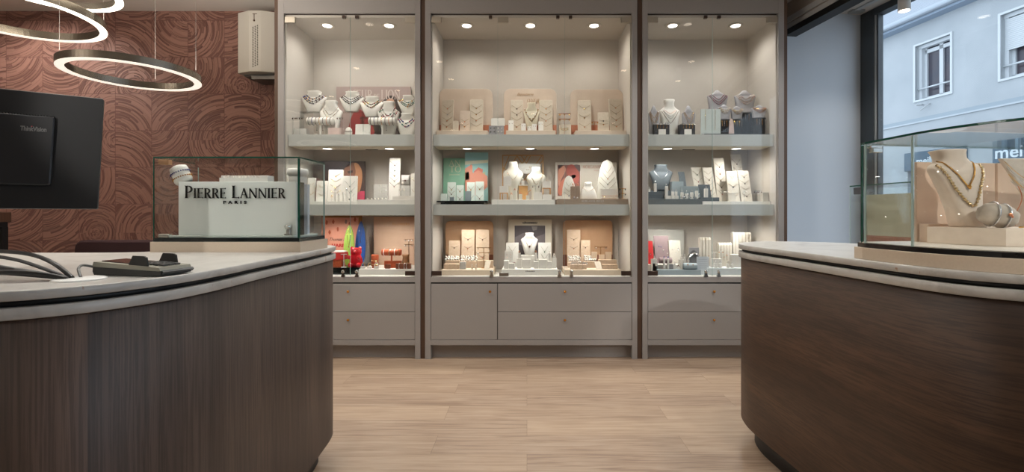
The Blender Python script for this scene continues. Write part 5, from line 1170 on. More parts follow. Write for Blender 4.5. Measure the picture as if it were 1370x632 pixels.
block(514, 536, 349.5, 3.86, zw, 'long orange block beneath the raised orange roll', ORANGE, .04)
block(515, 521.5, 354, 3.81, zw, 'small brown cube before the long orange block', BROWN, .03)
block(529.3, 549, 353, 3.80, zw, 'wide brown leather block with silver bangles at the stile', BROWN, .035)
Y = 3.80
for i, x in enumerate((534, 541, 544)):
    q = MB().tube([(0, .024*cos(2*pi*k/20), .026*sin(2*pi*k/20)) for k in range(20)], .003, 6, True); o_ = q.build('bangle', SILVER, loc=(WX(x, Y), Y+.017, wz_(356.5, Y))); tag(o_, ORD[i]+' silver bangle from the left over the wide brown leather block', 'bangle', 'bangles on the wide brown block')
o_ = MB().lathe([(.001, 0), (.012, 0), (.026, .012), (.030, .05), (.026, .09), (.034, .11), (.001, .112)], 18, WX(543, 3.89), 3.89).build('brown_bangle_cone', TAN, loc=(0, 0, zw)); tag(o_, 'tan tapered bangle stand behind the wide brown block', 'bangle stand')
tstand(541, 553, 320.5, 3.87, zw, 'tall gold earring stand with crystal drops behind the brown block', 'tall gold earring stand at the stile', GOLD, 2, True, 3, SILVER)

# ================================================================== middle cabinet, top shelf
SANDB = mat('sand_board', C(212, 194, 176), .75, 0, C(202, 183, 164), 7)
for x0, x1, yt, lb in ((588, 659, 119, 'rounded sand backing board nearest the relief wall, middle cabinet top shelf'), (674, 744.5, 119, 'rounded sand backing board carrying serif lettering, middle cabinet top shelf'), (763, 833.5, 119.8, 'rounded sand backing board nearest the street window, middle cabinet top shelf')):
    pt, pw, ph = board(x0, x1, yt, 3.97, U_, lb, SANDB, rnd=.055, foot=167.5, footm=TERRA)
    if x0 == 674:
        q = MB(); q.M = T(0, -.0018, 0) @ UP; k4 = 3.97/F
        sans('Bijouterie', INK(168, 134, 96), pt, T(18*k4, -.0018, wz_(129, 3.97)-U_) @ UP, 22*k4, 4.4*k4, .0006, shear=.35)
        serif(q, [('CLOZEAU', 4.6*k4)], 31.5*k4, wz_(137.2, 3.97)-U_, .0006, 17*k4, .10); q.build('lettering', INK(168, 134, 96), pt)
for x0, x1, lb in ((584, 652.5, 'sand plinth nearest the relief wall, middle cabinet top shelf'), (677, 743.5, 'sand plinth before the lettered board, middle cabinet top shelf'), (770, 838, 'sand plinth nearest the street window, middle cabinet top shelf')):
    zu = plinth(x0, x1, 174.6, U_, lb, SANDB, 3.80, 3.955, rnd=.004)
CH4 = lambda pend=None, n=4: V(n, .84, .28, .10, .42, mt=mat('dull_gold', C(150, 126, 92), .4, .8), pend=pend or [GOLD, None, ROSE, None])
GREIGE = mat('greige_card', C(206, 194, 176), .8, 0, C(198, 185, 166), 70)
card(589.2, 606, 132.8, 3.90, zu, 'tall greige necklace card turned inward beside the cabinet side, sand plinth', 'tall card beside the cabinet side', GREIGE, chains=CH4([ROSE, SILVER, ROSE, ROSE]), yaw=-.25, rnd=.012)
card(628, 646, 132.3, 3.90, zu, 'tall greige necklace card with gold pendants on the first sand plinth', 'tall card with gold pendants', GREIGE, chains=CH4([GOLD, GOLD, ROSE, None]), rnd=.012)
card(614.8, 628.2, 148, 3.87, zu, 'short sand necklace card between two tall ones', 'short sand card between tall ones', SANDB, chains=V(2, .62, .38, .12, .42, mt=_m['dull_gold'], pend=[ROSE, GOLD]), rnd=.008)
card(605.3, 613.4, 162, 3.85, zu, 'tiny greige earring card on the first sand plinth', m=GREIGE, name='earring_card', cat='earring card')
card(683, 699.8, 133, 3.905, zu, 'tall greige card on the relief wall side of the sand bust', 'tall card on the relief wall side of the sand bust', GREIGE, chains=CH4([BBRN, DARKM, None, ROSE]), rnd=.012)
card(721.5, 739.5, 133, 3.905, zu, 'tall greige card on the window side of the sand bust', 'tall card on the window side of the sand bust', GREIGE, chains=CH4([GOLD, GOLD, ROSE, None]), rnd=.012)
bust(700.3, 721.8, 137.8, 3.90, zu, 'sand coloured bust with a thick pearl collar before the lettered board', 'sand coloured bust', PROF_A, mat('sand_bust', C(208, 198, 174), .7), [(.80, .42, .42, GOLD, .0055, [PEARL, mat('pale_gold', C(226, 198, 150)), PEARL], 1.6), (.79, .36, .44, GOLD, .002, [GOLD], 1.5)])
for x0, x1, y, lb in ((680, 687, 161, 'tiny white earring card at the outer foot of the lettered board'), (697.2, 703.6, 165.3, 'tiny white earring card below the sand bust shoulder'), (705.8, 711.2, 169, 'lowest tiny white card in front of the sand bust'), (711.8, 718, 166, 'tiny white card with hoops in front of the sand bust'), (720.2, 727, 162.4, 'tiny white card with gold studs beside the sand bust')):
    o, Mx, loc, w_c, h_c = card(x0, x1, y, 3.83, zu, lb, m=WHITE, name='earring_card', cat='earring card', rnd=.003)
    for sx in (-.25, .25):
        q = MB(); q.ball(tuple(Mx @ Vector((w_c*sx, h_c*.68, .002))), .0028, 6, 4); q.build('stud', BBRN if 'gold' not in lb else GOLD, o)
card(657, 666, 158.5, 3.88, wz_(168, 3.86), 'white card with rows of studs upon the grey squares, one nearer the relief wall', m=WHITE, name='earring_card', cat='earring card', lean=.02)
card(666.3, 675.2, 158.5, 3.88, wz_(168, 3.86), 'white card with rows of studs upon the grey squares, one nearer the lettered board', m=WHITE, name='earring_card', cat='earring card', lean=.02)
for x0, x1, lb in ((654, 663.4, 'grey suede square with dark studs, the one nearer the relief wall'), (664, 674, 'grey suede square with pale studs, touching the lettered board')):
    block(x0, x1, 168.2, 3.86, U_, lb, GREYP, .05)
    for k in range(4):
        o_ = MB().ball((0, 0, 0), .005, 7, 5).build('stud_earring', BBLK if x0 < 660 else PEARL, loc=(WX(x0+2.6+4.6*(k % 2), 3.857), 3.856, wz_(171.5+5*(k//2), 3.857))); tag(o_, ('upper left', 'upper right', 'lower left', 'lower right')[k]+' stud on the '+lb.split(',')[0], 'earring', 'studs on the '+lb.split(',')[0])
tstand(747, 763.5, 152.2, 3.86, U_, 'two-bar gold earring stand between two sand boards', 'two-bar gold earring stand', ROSE, 2, True, 3, GOLD)
pad(748.6, 764, 166.5, 3.89, 180.2, 'cream pillow with gold bracelets between two sand boards', IVORY, .04)
for i in range(2):
    q = MB().tube([(-.034+.0068*k, -.004-.004*sin(pi*k/10), .004*i-.012*sin(pi*k/10)) for k in range(11)], .0026, 6); o_ = q.build('bracelet', mat('pale_gold', C(226, 198, 150)), loc=(WX(755, 3.885), 3.884, wz_(171+2.5*i, 3.885))); tag(o_, ('upper', 'lower')[i]+' gold bracelet round the cream pillow between the sand boards', 'bracelet')
card(773.2, 791.2, 133.4, 3.90, zu, 'tall greige card with three chains on the window side sand plinth', 'tall card with three chains', GREIGE, chains=CH4([GOLD, GOLD, ROSE], 3), rnd=.012)
card(800, 815, 150, 3.88, zu, 'short bright ivory card on the window side sand plinth', 'short bright ivory card', IVORY, chains=V(2, .6, .42, .02, .42, mt=_m['dull_gold'], pend=[BBLK, GOLD]), rnd=.008)
card(815.6, 834.2, 131.5, 3.89, zu, 'tall greige card turned inward beside the window side of its cabinet', 'tall card turned inward on the window side', GREIGE, chains=CH4([ROSE, SILVER, ROSE, ROSE]), yaw=.25, rnd=.012)
tstand(791, 800.5, 162.8, 3.85, zu, 'small gold earring stand beside the short ivory card', 'small gold earring stand', ROSE, 1, True, 2, GOLD)

# ------------------------------------------------------------------ middle shelf
zt = plinth(584, 652.5, 268.8, M_, 'black glass plinth under the green and blue posters', BLKGL, 3.765, thin=.012)
GP = INK(136, 182, 156); pt, pw, ph = board(593, 623, 212, 4.13, zt, 'green poster with pale monogram letters', GP, rnd=.001, name='green_poster')
f_ = lambda x, y: pxl(x, y, 593, 4.13, zt); k4 = 4.13/F
q = MB(); q.M = T(0, -.0018, 0) @ UP; x, z = f_(600.5, 222.5); serif(q, [('AN', 8*k4)], x, z, .0006, 16*k4, .02); x, z = f_(601.5, 230.5); serif(q, [('TO', 8*k4)], x, z, .0006, 16*k4, .02); q.build('lettering', INK(214, 206, 178), pt)
x, z = f_(601, 235.3); sans('jewels', INK(206, 200, 170), pt, T(x, -.0018, z) @ UP, 14*k4, 2.6*k4, .0006, bold=.01)
BP = INK(158, 200, 198); pt, pw, ph = board(622.3, 653, 204, 4.11, zt, 'pale blue poster of coral coloured seaside houses', BP, rnd=.001, name='seaside_poster')
f_ = lambda x, y: pxl(x, y, 622.3, 4.11, zt)
for pl_, cc in (([(622.3, 244), (622.3, 226), (628, 222), (633, 232), (640, 228), (652, 236), (652.5, 250), (640, 262), (622.5, 262)], (222, 150, 128)),
                ([(622.3, 230), (630, 220), (653, 222), (653, 204.5), (622.3, 204.5)], (150, 196, 200)), ([(622.3, 216), (653, 214), (653, 218), (622.3, 221)], (216, 214, 190)),
                ([(626.5, 240), (626.5, 222), (629, 218), (632, 222), (632, 240)], (224, 140, 118)), ([(634, 230), (640, 224), (646, 227), (645, 236), (635, 236)], (214, 126, 112)),
                ([(645, 232), (649, 230), (650, 240), (646, 241)], (196, 196, 150)), ([(622.5, 232), (627, 230), (628, 240), (623, 241)], (110, 124, 92)), ([(648, 242), (651, 238), (651, 250), (648.5, 252)], (196, 58, 48))):
    flat(pt, [f_(*p) for p in pl_], INK(*cc), -.0012-.0006*(cc[0] % 7), 'printed_scene')
SC = lambda n=2: V(n, .78, .30, .16, .38, mt=mat('dull_gold', C(150, 126, 92)), pend=[GOLD, BBRN])
for x0, x1, y, m, n, lb, ds in ((598.3, 609.4, 244, MINT, 3, 'pale mint card with three chains before the green poster', 'mint card with three chains'), (610.4, 620, 248, MINT, 2, 'shorter pale mint card before the green poster', 'shorter mint card'),
                        (624.5, 635.2, 244, MINT, 2, 'pale mint card before the seaside poster, nearer the green one', 'mint card nearer the green poster'), (636, 647.2, 243, MINT, 2, 'pale mint card before the seaside poster, at its outer edge', 'mint card at the outer edge')):
    card(x0, x1, y, 3.90, zt, lb, ds, m, chains=SC(n), rnd=.002)
card(589.5, 597.5, 259.5, 3.85, zt, 'tiny mint card at the end of the black glass plinth', 'tiny mint card', MINT, name='earring_card', cat='earring card', rnd=.002)
card(622, 630, 256, 3.84, zt, 'small grey green card before the seaside poster', m=SLATEL, name='earring_card', cat='earring card', rnd=.002)
block(601.8, 607, 264, 3.83, zt, 'small grey green cube before the three-chain mint card', SLATEL, .03)
zt = plinth(657.8, 742, 267.4, M_, 'bright white plinth under the wooden lattice display', WHITE)
lt_ = thing('lattice_frame', 'square wooden frame with crossed lattice slats behind two tall busts', 'frame', (WX(672, 4.11), 4.11, zt)); k4 = 4.11/F
W_ = 55*k4; H_ = wz_(207.3, 4.11)-zt; q = MB()
for a in ((0, .008, 0, H_), (W_-.008, W_, 0, H_), (0, W_, H_-.008, H_), (0, W_, 0, .008)): q.box(a[0], a[1], 0, .012, a[2], a[3])
q.build('outer_frame', WOODL, lt_)
def seg(x0, z0, x1, z1, w=.0035):
    q = MB(); d_ = Vector((x1-x0, z1-z0)); n_ = Vector((-d_.y, d_.x)).normalized()*w; q.M = T(0, .002, 0) @ UP
    q.prism(ccw([(x0+n_.x, z0+n_.y), (x1+n_.x, z1+n_.y), (x1-n_.x, z1-n_.y), (x0-n_.x, z0-n_.y)]), -.006, 0); q.build('lattice_slat', WOODL, lt_)
for a in ((0, .25, .06, .40), (.09, .33, .13, .40), (.13, .40, .25, .22), (.17, .40, .30, .20), (.16, .30, .22, .40), (.19, .29, .25, .40), (.28, .30, .35, .40), (.30, .28, .36, .36), (0, .30, .05, .26), (.05, .0, .25, .26), (.25, .0, .10, .20), (.15, .0, .36, .2), (.2, .2, .36, .03)):
    seg(*[min(max(v, .0), (W_ if i % 2 == 0 else H_)) for i, v in enumerate(a)])
bd = block(693, 722.5, 219, 4.06, wz_(232.5, 4.06), 'pale plaque with small gold marks hung in the lattice frame', GREYL, .008, 'logo_plaque', 'plaque')
q = MB(); q.M = UP
q.tube([(.006*cos(a_), .006*sin(a_), 0) for a_ in [i*pi/6 for i in range(3, 12)]], .0011, 5)
for i in range(4): q.prism(ell(-.028+i*.019, -.022, .004, .003, 8), 0, .001)
q.build('gold_marks', BRASS, bd, loc=(WX(709, 4.058), 4.058, wz_(224, 4.06)))
WCRM = mat('cream_bust', C(226, 222, 208), .6)
bust(673.2, 699.8, 217, 3.93, zt, 'tall narrow-waisted white bust, the higher of the pair before the lattice', 'higher narrow-waisted bust', PROF_TALL, WCRM, [(.74, .52, .30, GOLD, 0, None, 1.3)])
bust(704.4, 730.6, 224, 3.91, zt, 'tall narrow-waisted white bust, the lower of the pair before the lattice', 'lower narrow-waisted bust', PROF_TALL, WCRM, [(.74, .46, .30, GOLD, 0, None, 1.3)])
card(674, 684, 236.2, 3.84, wz_(249, 3.84), 'small white earring card standing on the raised box before the higher bust', m=WHITE, name='earring_card', cat='earring card', lean=.02, rnd=.002)
def table(x0, x1, yt, yb, Y, bz, label, m=WHITE):
    t = thing('display_riser', label, 'riser', (WX((x0+x1)/2, Y), Y, bz)); w = (x1-x0)/F*Y/2; z1 = wz_(yb, Y)-bz; z2 = wz_(yt, Y)-bz
    MB().box(-w, w, 0, .05, z1, z2, .0015).build('white_box', m, t)
    for x in (-w+.002, w-.009): MB().box(x, x+.007, 0, .05, 0, z1).build('wooden_side', WOODL, t)
    MB().box(-w+.009, w-.009, 0, .05, z1-.006, z1).build('wooden_top', WOODL, t)
table(668.2, 679.6, 249.2, 258, 3.84, zt, 'white box on wooden sides below the higher narrow-waisted bust')
table(725.7, 737, 242.6, 251.5, 3.87, zt, 'white box on wooden sides beside the lower narrow-waisted bust')
block(726, 738, 260.5, 3.81, zt, 'low white box before the wooden riser at the plinth end', WHITE, .03)
block(713.8, 725.6, 257.5, 3.82, zt, 'white box with dark drops before the lower narrow-waisted bust', WHITE, .04)
t = thing('display_riser', 'wooden box riser with a white lid between the two narrow-waisted busts', 'riser', (WX(700, 3.90), 3.90, zt)); hh = wz_(247.3, 3.90)-zt
MB().box(-.038, .038, 0, .04, 0, hh-.008, .001).build('wooden_box', WOODL, t); MB().box(-.040, .040, -.002, .042, hh-.008, hh, .001).build('lid', WHITE, t)
for x, y, lb in ((699.5, 239.5, 'silver ring on top of the wooden box riser'),):
    ringstand(x, y, 3.91, zt+hh, lb, WHITE, SILVER, .012)
for x, y, lb, w_i in ((684.2, 258.5, 'ring low beside the raised box', .011), (688.8, 253, 'ring on the tallest little holder at the higher bust', .013), (696.4, 257.5, 'ring before the wooden box riser', .014), (706, 259, 'ring between the wooden riser and the lower bust', .014)):
    ringstand(x, y, 3.81, zt, lb, WCRM, ROSE, w_i)
tstand(711.5, 722, 248.5, 3.86, zt, 'clear earring stand before the lower narrow-waisted bust', 'clear earring stand before the lower bust', G_ACR, 1, True, 2, BBRN)
# two-part framed poster and ovals
zt = plinth(746.5, 840, 266.3, M_, 'grey brown plinth with pale lettering under the framed board', mat('taupe_plinth', C(150, 132, 116), .6, 0, C(142, 124, 108), 60))
Yq = 3.765; pl_o = sc.objects[-1] if 0 else None
tl = MB(); tl.M = T(WX(778, Yq), Yq-.0006, wz_(270.6, Yq)) @ UP; k4 = Yq/F
serif(tl, [('MORGANNE', 2.8*k4), (' ', 3*k4), ('BELLO', 2.8*k4)], 0, 0, .0006, 30*k4, .1); o_ = [o for o in bpy.data.objects if o.get('label', '').startswith('grey brown plinth')][0]; tl.build('lettering', INK(206, 198, 190), o_)
sans('joaillerie', INK(206, 198, 190), o_, T(WX(789, Yq), Yq-.0006, wz_(272.6, Yq)) @ UP, 9*k4, 1.2*k4, .0006) if 0 else None
pt, pw, ph = board(743, 825.3, 217.5, 4.12, zt-.02, 'white framed board with a photo of a hand and serif lettering, behind the ovals', WHITE, rnd=.002, name='framed_board')
f_ = lambda x, y: pxl(x, y, 743, 4.12, zt-.02); k4 = 4.12/F
flat(pt, [f_(*p) for p in ((776.5, 221), (822, 221), (822, 264), (776.5, 264))], INK(214, 208, 196), -.0012, 'printed_ground')
flat(pt, [f_(*p) for p in ((746, 221), (776, 221), (776, 262.5), (746, 262.5))], INK(158, 112, 104), -.0012, 'printed_photo')
for pl_, cc in (([(746.5, 240), (748, 226), (754, 222), (757, 228), (751, 240), (748, 250)], (222, 160, 138)), ([(746.5, 256), (750, 244), (757, 238), (762, 244), (754, 256), (750, 262)], (214, 136, 114)), ([(760, 222), (768, 221.5), (775, 234), (772, 246), (764, 240), (758, 232)], (190, 106, 98)),
                ([(768, 221.5), (775.5, 221.5), (775.5, 230)], (112, 96, 96)), ([(747, 221.6), (754, 221.6), (748, 226)], (96, 86, 88)), ([(764, 235), (769, 234), (770, 237), (766, 239)], (226, 208, 204))):
    flat(pt, [f_(*p) for p in pl_], INK(*cc), -.0022, 'printed_hand')
q = MB(); q.M = T(0, -.0022, 0) @ UP; x, z = f_(779.5, 225.6); serif(q, [('MORGANNE', 4.2*k4)], x, z, .0006, 26*k4, .06); x, z = f_(806.5, 225.6); serif(q, [('BELLO', 4.2*k4)], x, z, .0006, 15.5*k4, .06); q.build('lettering', INK(196, 140, 118), pt)
x, z = f_(795, 229.3); sans('PARIS', INK(196, 140, 118), pt, T(x, -.0022, z) @ UP, 7.5*k4, 1.5*k4, .0006, space=1.4)
def oval(x0, x1, yt, Y, bz, label, desc, ch):
    w = (x1-x0)/F*Y/2; h = wz_(yt, Y)-bz; R_ = [(w*(1-(t_*.98)**2.3)**.55 if t_ > .0 else w, h*t_) for t_ in [i/16 for i in range(16)]]+[(0, h)]
    poly = R_+[(-x, z) for x, z in reversed(R_[:-1])]; q = MB(); q.M = Rx(-.07) @ UP; q.prism(ccw(poly), -.014, 0, bev=.003); loc = (WX((x0+x1)/2, Y), Y, bz+.002)
    o = q.build('oval_necklace_stand', mat('porcelain_white', C(228, 226, 216), .5), loc=loc); tag(o, label, 'necklace stand'); chains_on(Rx(-.07) @ UP, loc, 0, 2*w, h, ch, desc, 'chains on the '+desc)
DG = mat('dull_gold', C(150, 126, 92))
oval(752, 770.4, 235, 3.92, zt, 'small white oval-topped stand before the photo of a hand', 'small oval-topped stand', [(.72, .18, .22, DG, None), (.5, .18, .3, DG, None), (.3, .14, .34, DG, BBLUE)])
oval(799, 827.4, 213.2, 3.93, zt, 'tall white oval-topped stand with green and orange pendants', 'tall oval-topped stand', [(.82, .16, .20, DG, None), (.70, .18, .28, DG, mat('amber', C(206, 130, 50), .3)), (.56, .18, .34, DG, BGREEN), (.42, .18, .38, DG, None)])
bust(775.2, 799, 244, 3.87, zt, 'low broad white bust between the two oval-topped stands', 'low broad bust', [(0, .50, .24, .0), (.05, .50, .25, .0), (.35, .44, .22, .02), (.60, .34, .18, .04), (.72, .25, .15, .05), (.80, .20, .15, .05), (.93, .21, .16, .05), (1, .18, .13, .05)], WHITE, [(.70, .45, .36, GOLD, 0, None, 1.4)])
block(763.5, 769.5, 249.5, 3.84, zt, 'narrow taupe block with a ring, nearer the small oval stand', _m['taupe_plinth'], .03)
block(770, 776, 249.0, 3.84, zt, 'narrow taupe block with a ring, nearer the low broad bust', _m['taupe_plinth'], .03)
for x, lb in ((766.5, 'rose gold ring on the taupe block nearer the small oval stand'), (773, 'rose gold ring on the taupe block nearer the low bust')):
    o_ = ring_piece(ROSE, ''); o_.name = 'ring'; o_.location = (WX(x, 3.85), 3.855, wz_(249.5, 3.84)+.0005); tag(o_, lb, 'ring')
cluster(766, 774, 258, 266, 3.79, zt, 2, 1, 'clear stone ring before the narrow taupe blocks', 'rings before the taupe blocks', SILVER)
t = thing('bracelet_display', 'long white bracelet box with an upper and lower row before the tall oval', 'bracelet display', (WX(816.5, 3.83), 3.83, zt)); w_ = 23/F*3.83/2; hb_ = wz_(252.3, 3.83)-zt
MB().box(-w_, w_, .0, .035, 0, .014, .001).build('lower_step', WHITE, t); MB().box(-w_, w_, .035, .06, 0, hb_, .001).build('rear_step', WHITE, t); MB().box(-w_-.003, w_-.02, -.008, 0, 0, .010, .001).build('front_lip', SANDB, t)
for i in range(2):
    q = MB()
    for k in range(16): q.ball((-w_*.9+k*w_*1.8/15, 0, .001*sin(k)), .0028, 6, 4)
    o_ = q.build('bracelet', GOLD if i else ROSE, loc=(WX(816.5, 3.83), 3.862-.035*i, zt+(.030 if not i else .017))); tag(o_, ('upper', 'lower')[i]+' bracelet on the long white bracelet box', 'bracelet')
tstand(828, 837.5, 252, 3.84, zt, 'gold earring stand with dark studs at the plinth end', 'gold earring stand at the plinth end', GOLD, 2, True, 2, BBLK)

# ------------------------------------------------------------------ bottom deck
TANB = mat('tan_board', C(198, 158, 122), .7, 0, C(188, 147, 111), 9)
for x0, x1, yt, lb in ((596, 660, 296, 'rounded tan backing board on the relief wall side of the bottom deck'), (753.2, 819.5, 295, 'rounded tan backing board on the window side of the bottom deck')):
    board(x0, x1, yt, 4.13, L_, lb, TANB, rnd=.04, foot=341, footm=BROWN)
zb = plinth(590, 660, 361.4, L_, 'pale wood plinth on the relief wall side of the bottom deck', mat('pale_tan_plinth', C(218, 200, 178), .6), 3.765, 4.05)
TC = mat('tan_card', C(216, 192, 166), .8, 0, C(208, 182, 155), 60)
DC = lambda n: V(n, .78, .30, .04, .3, mt=BBRN, pend=[BBRN, ROSE])
card(600, 615, 322.5, 3.99, zb, 'short tan necklace card, the lowest of three in a row', 'lowest of three tan cards', TC, chains=DC(2), rnd=.003)
card(617, 634.4, 308, 4.0, zb, 'tall tan necklace card in the middle of the three', 'middle tall tan card', TC, chains=DC(3), rnd=.003)
card(636.3, 654, 308, 4.0, zb, 'tall tan necklace card nearest the lit bust', 'tall tan card nearest the lit bust', TC, chains=DC(2), rnd=.003)
block(596, 614.5, 349, 3.90, zb, 'rear pale wood block carrying white clusters, near the cabinet side', TC, .08)
for i, (x0, x1) in enumerate(((593.4, 600), (600.4, 607), (607.4, 613.8))): block(x0, x1, 353.6, 3.81, zb, ('first', 'second', 'third')[i]+' small pale wood cube from the cabinet side, before the white clusters', TC, .05)
block(616, 638.5, 350, 3.90, zb, 'wide pale wood block beneath the brightest white clusters', TC, .08)
block(615, 623, 351, 3.80, zb, 'small grey card block before the wide pale wood block', GREYL, .03)
cluster(595.5, 614.5, 343, 349, 3.915, zb, 6, 3, 'flower ring in the cluster near the cabinet side', 'flower rings near the cabinet side')
cluster(616, 638.5, 342.5, 350, 3.915, zb, 7, 3, 'flower ring in the brightest white cluster', 'flower rings in the brightest cluster')
tstand(637.5, 657, 331.4, 3.88, zb, 'gold earring stand with two bars in front of a tall tan card', 'gold two-bar stand before a tan card', GOLD, 2, True, 2, SILVER)
block(639, 659.5, 349, 3.90, zb, 'pale wood block behind the slanted card at the plinth end', TC, .06)
card(647.4, 654.2, 349.5, 3.80, zb, 'small white card leaning at a slant near the plinth end', m=IVORY, lean=.45, skew=.18, name='earring_card', cat='earring card', rnd=.002)
for i, x in enumerate((631.5, 636.8)): ringstand(x, 354.3, 3.79, zb, ('pearl ring nearer the grey card block', 'pearl ring nearer the slanted card')[i], IVORY, PEARL, .005)
# lit centre group
zc_ = plinth(671.5, 746, 360.6, L_, 'white plinth with small black lettering under the brightly lit bust', WHITE, 3.77, 4.08)
o_ = [o for o in bpy.data.objects if o.get('label', '').startswith('white plinth with small black')][0]
sans('clozeau', INK(90, 80, 74), o_, T(WX(703, 3.77), 3.7692, wz_(363.9, 3.77)) @ UP, 12.5*3.77/F, 1.8*3.77/F, .0006, bold=.02)
pt, pw, ph = board(680, 738.3, 294, 4.12, L_, 'cream board framing a dark picture behind the brightly lit bust', mat('cream_frame', C(218, 208, 190), .6), rnd=.002, name='framed_board')
f_ = lambda x, y: pxl(x, y, 680, 4.12, L_); k4 = 4.12/F
flat(pt, [f_(*p) for p in ((688.5, 302.2), (729.3, 302.2), (729.3, 346), (688.5, 346))], INK(78, 72, 76), -.0012, 'printed_picture')
flat(pt, [f_(*p) for p in ((688.6, 318), (700, 312), (715, 318), (729.2, 313), (729.2, 324), (710, 332), (688.6, 326))], INK(112, 104, 108), -.0022, 'printed_shape'); flat(pt, [f_(*p) for p in ((711, 303), (719, 303.5), (718, 308), (713, 309))], INK(130, 122, 120), -.0022, 'printed_shape')
x, z = f_(698.8, 299.6); sans('clozeau', INK(40, 34, 32), pt, T(x, -.0018, z) @ UP, 20*k4, 3.0*k4, .0006, bold=.045)
block(697, 719, 342, 3.90, zc_, 'white pedestal block beneath the brightly lit bust', WHITE, .08)
bust(696.8, 719.6, 312, 3.94, wz_(342, 3.90)+.0005, 'brightly lit white bust with a single pendant before the dark picture', 'brightly lit bust', PROF_A, WHITE, [(.78, .34, .30, GOLD, 0, None, 1.2)])
o_ = MB().loft([[(.007*s*cos(2*pi*i/12), .004*sin(2*pi*i/12), z) for i in range(12)] for s, z in ((.3, 0), (1, .005), (1.05, .012), (.4, .021))]).build('pendant', BBRN, loc=(WX(708.6, 3.9), 3.918, wz_(332, 3.9))); tag(o_, 'drop pendant on the brightly lit bust', 'pendant')
card(677, 693.8, 325.2, 3.92, zc_, 'white necklace card with a brown pendant, relief wall side of the lit bust', 'white card with a brown pendant', WHITE, chains=V(1, .86, .86, .22, .3, mt=DG, pend=[BBRN]), rnd=.001)
card(720.2, 737, 325.2, 3.92, zc_, 'white necklace card with a green pendant, window side of the lit bust', 'white card with green pendant', WHITE, chains=V(2, .86, .55, .22, .3, mt=DG, pend=[BGREEN, DARKM]), rnd=.001)
o, Mx, loc, w_c, h_c = card(675, 686.3, 336.2, 3.84, zc_, 'white earring board with eight dark studs at the plinth end', m=WHITE, name='earring_card', cat='earring card', rnd=.001)
for k in range(8):
    q = MB(); q.ball(tuple(Mx @ Vector((w_c*(-.22+.44*(k % 2)), h_c*(.78-.17*(k//2)), .002))), .0028, 6, 4); q.build('stud', ROSE, o)
for x0, x1, y, Y, lb in ((674, 680.5, 349, 3.80, 'white cube at the relief wall end of the lettered plinth'), (681, 688.5, 352.5, 3.79, 'low white cube second from the plinth end'), (691.8, 698, 346.2, 3.83, 'white block beside the lit pedestal on the relief wall side'), (699, 710.2, 347.2, 3.82, 'brightest white cube before the pedestal'),
                     (714.2, 720.4, 350.3, 3.81, 'white cube between the two brightest ones'), (721, 732, 347.4, 3.82, 'second brightest white cube on the window side'), (732.4, 738.5, 350.2, 3.81, 'white cube before the green pendant card'), (738.8, 744.4, 345.6, 3.84, 'white block at the window end of the lettered plinth')):
    block(x0, x1, y, Y, zc_, lb, WHITE, .035)
for x, y, lb in ((694.8, 336, 'rose gold ring high beside the lit bust on the relief wall side'), (716.8, 336, 'rose gold ring high beside the lit bust on the window side'), (717.3, 345, 'rose gold ring halfway below the lit bust'), (735.3, 336, 'pearl ring before the green pendant card'), (741.3, 340.2, 'pearl ring at the window end of the lettered plinth')):
    ringstand(x, y, 3.86, zc_, lb, WHITE, PEARL if 'pearl' in lb else ROSE, .011)
for i, (x, lb) in enumerate(((686.8, 'small red stud pair piece nearer the white earring board'), (688.8, 'small red stud pair piece nearer the lit pedestal'))):
    o_ = MB().ball((0, 0, .004), .004, 7, 5).build('stud_earring', BRED, loc=(WX(x, 3.80), 3.80, wz_(352.5, 3.79)+.0004)); tag(o_, lb, 'earring')
zb = plinth(755, 831, 361.4, L_, 'pale wood plinth on the window side of the bottom deck', mat('pale_tan_plinth', C(226, 200, 168)), 3.765, 4.05)
card(759, 777, 308, 4.0, zb, 'tall tan necklace card on the window side tan board', 'tall tan card on the window side', TC, chains=DC(3), rnd=.003)
card(777.4, 790, 322, 3.98, zb, 'shorter tan necklace card beside the tall window side one', 'shorter tan card on the window side', TC, chains=DC(2), rnd=.003)
block(760, 776, 352, 3.92, zb, 'pale wood block under the rear white cluster, window side', TC, .06)
block(781, 797, 350.5, 3.90, zb, 'pale wood block under the arched white cluster, window side', TC, .07)
cluster(760, 776, 342.5, 350, 3.93, zb, 6, 3, 'flower ring in rear cluster, window side', 'flower rings in the rear window side cluster')
cluster(781, 797.5, 342.5, 350, 3.91, zb, 6, 3, 'flower ring in the arched cluster', 'flower rings in the arched cluster')
for i, x in enumerate((763, 768.6, 774.2, 779.8)): block(x, x+5.2, 354.6, 3.80, zb, ('first', 'second', 'third', 'fourth')[i]+' tan cube from the lit bust, in the front row of the window side plinth', TC, .04)
cluster(763, 786, 350, 355.4, 3.82, zb, 8, 2, 'silver ring above the tan cubes', 'silver rings on the tan cubes', SILVER)
card(798, 806, 350.5, 3.80, zb, 'white card leaning at a slant before the pale wood blocks, window side', m=IVORY, lean=.5, skew=-.2, name='earring_card', cat='earring card', rnd=.002)
block(801, 825, 348, 3.88, zb, 'wide pale wood block at the rear of the window side plinth', TC, .05)
for i, x in enumerate((806, 813, 820)): block(x, x+6.6, 354.4, 3.81, zb, ('first', 'second', 'third')[i]+' pale cube past the slanted card on the window side plinth', TC, .04)
for i, (x0, x1, y) in enumerate(((791.2, 799, 337.4), (801.2, 809, 341), (810, 818.3, 337.6))): card(x0, x1, y, 3.92, wz_(348, 3.88), ('small tan card with dark studs beside the arched cluster', 'lowest small tan card on the rear block', 'small tan card nearest the cabinet side on the rear block')[i], m=TC, name='earring_card', cat='earring card', lean=.03, rnd=.002)
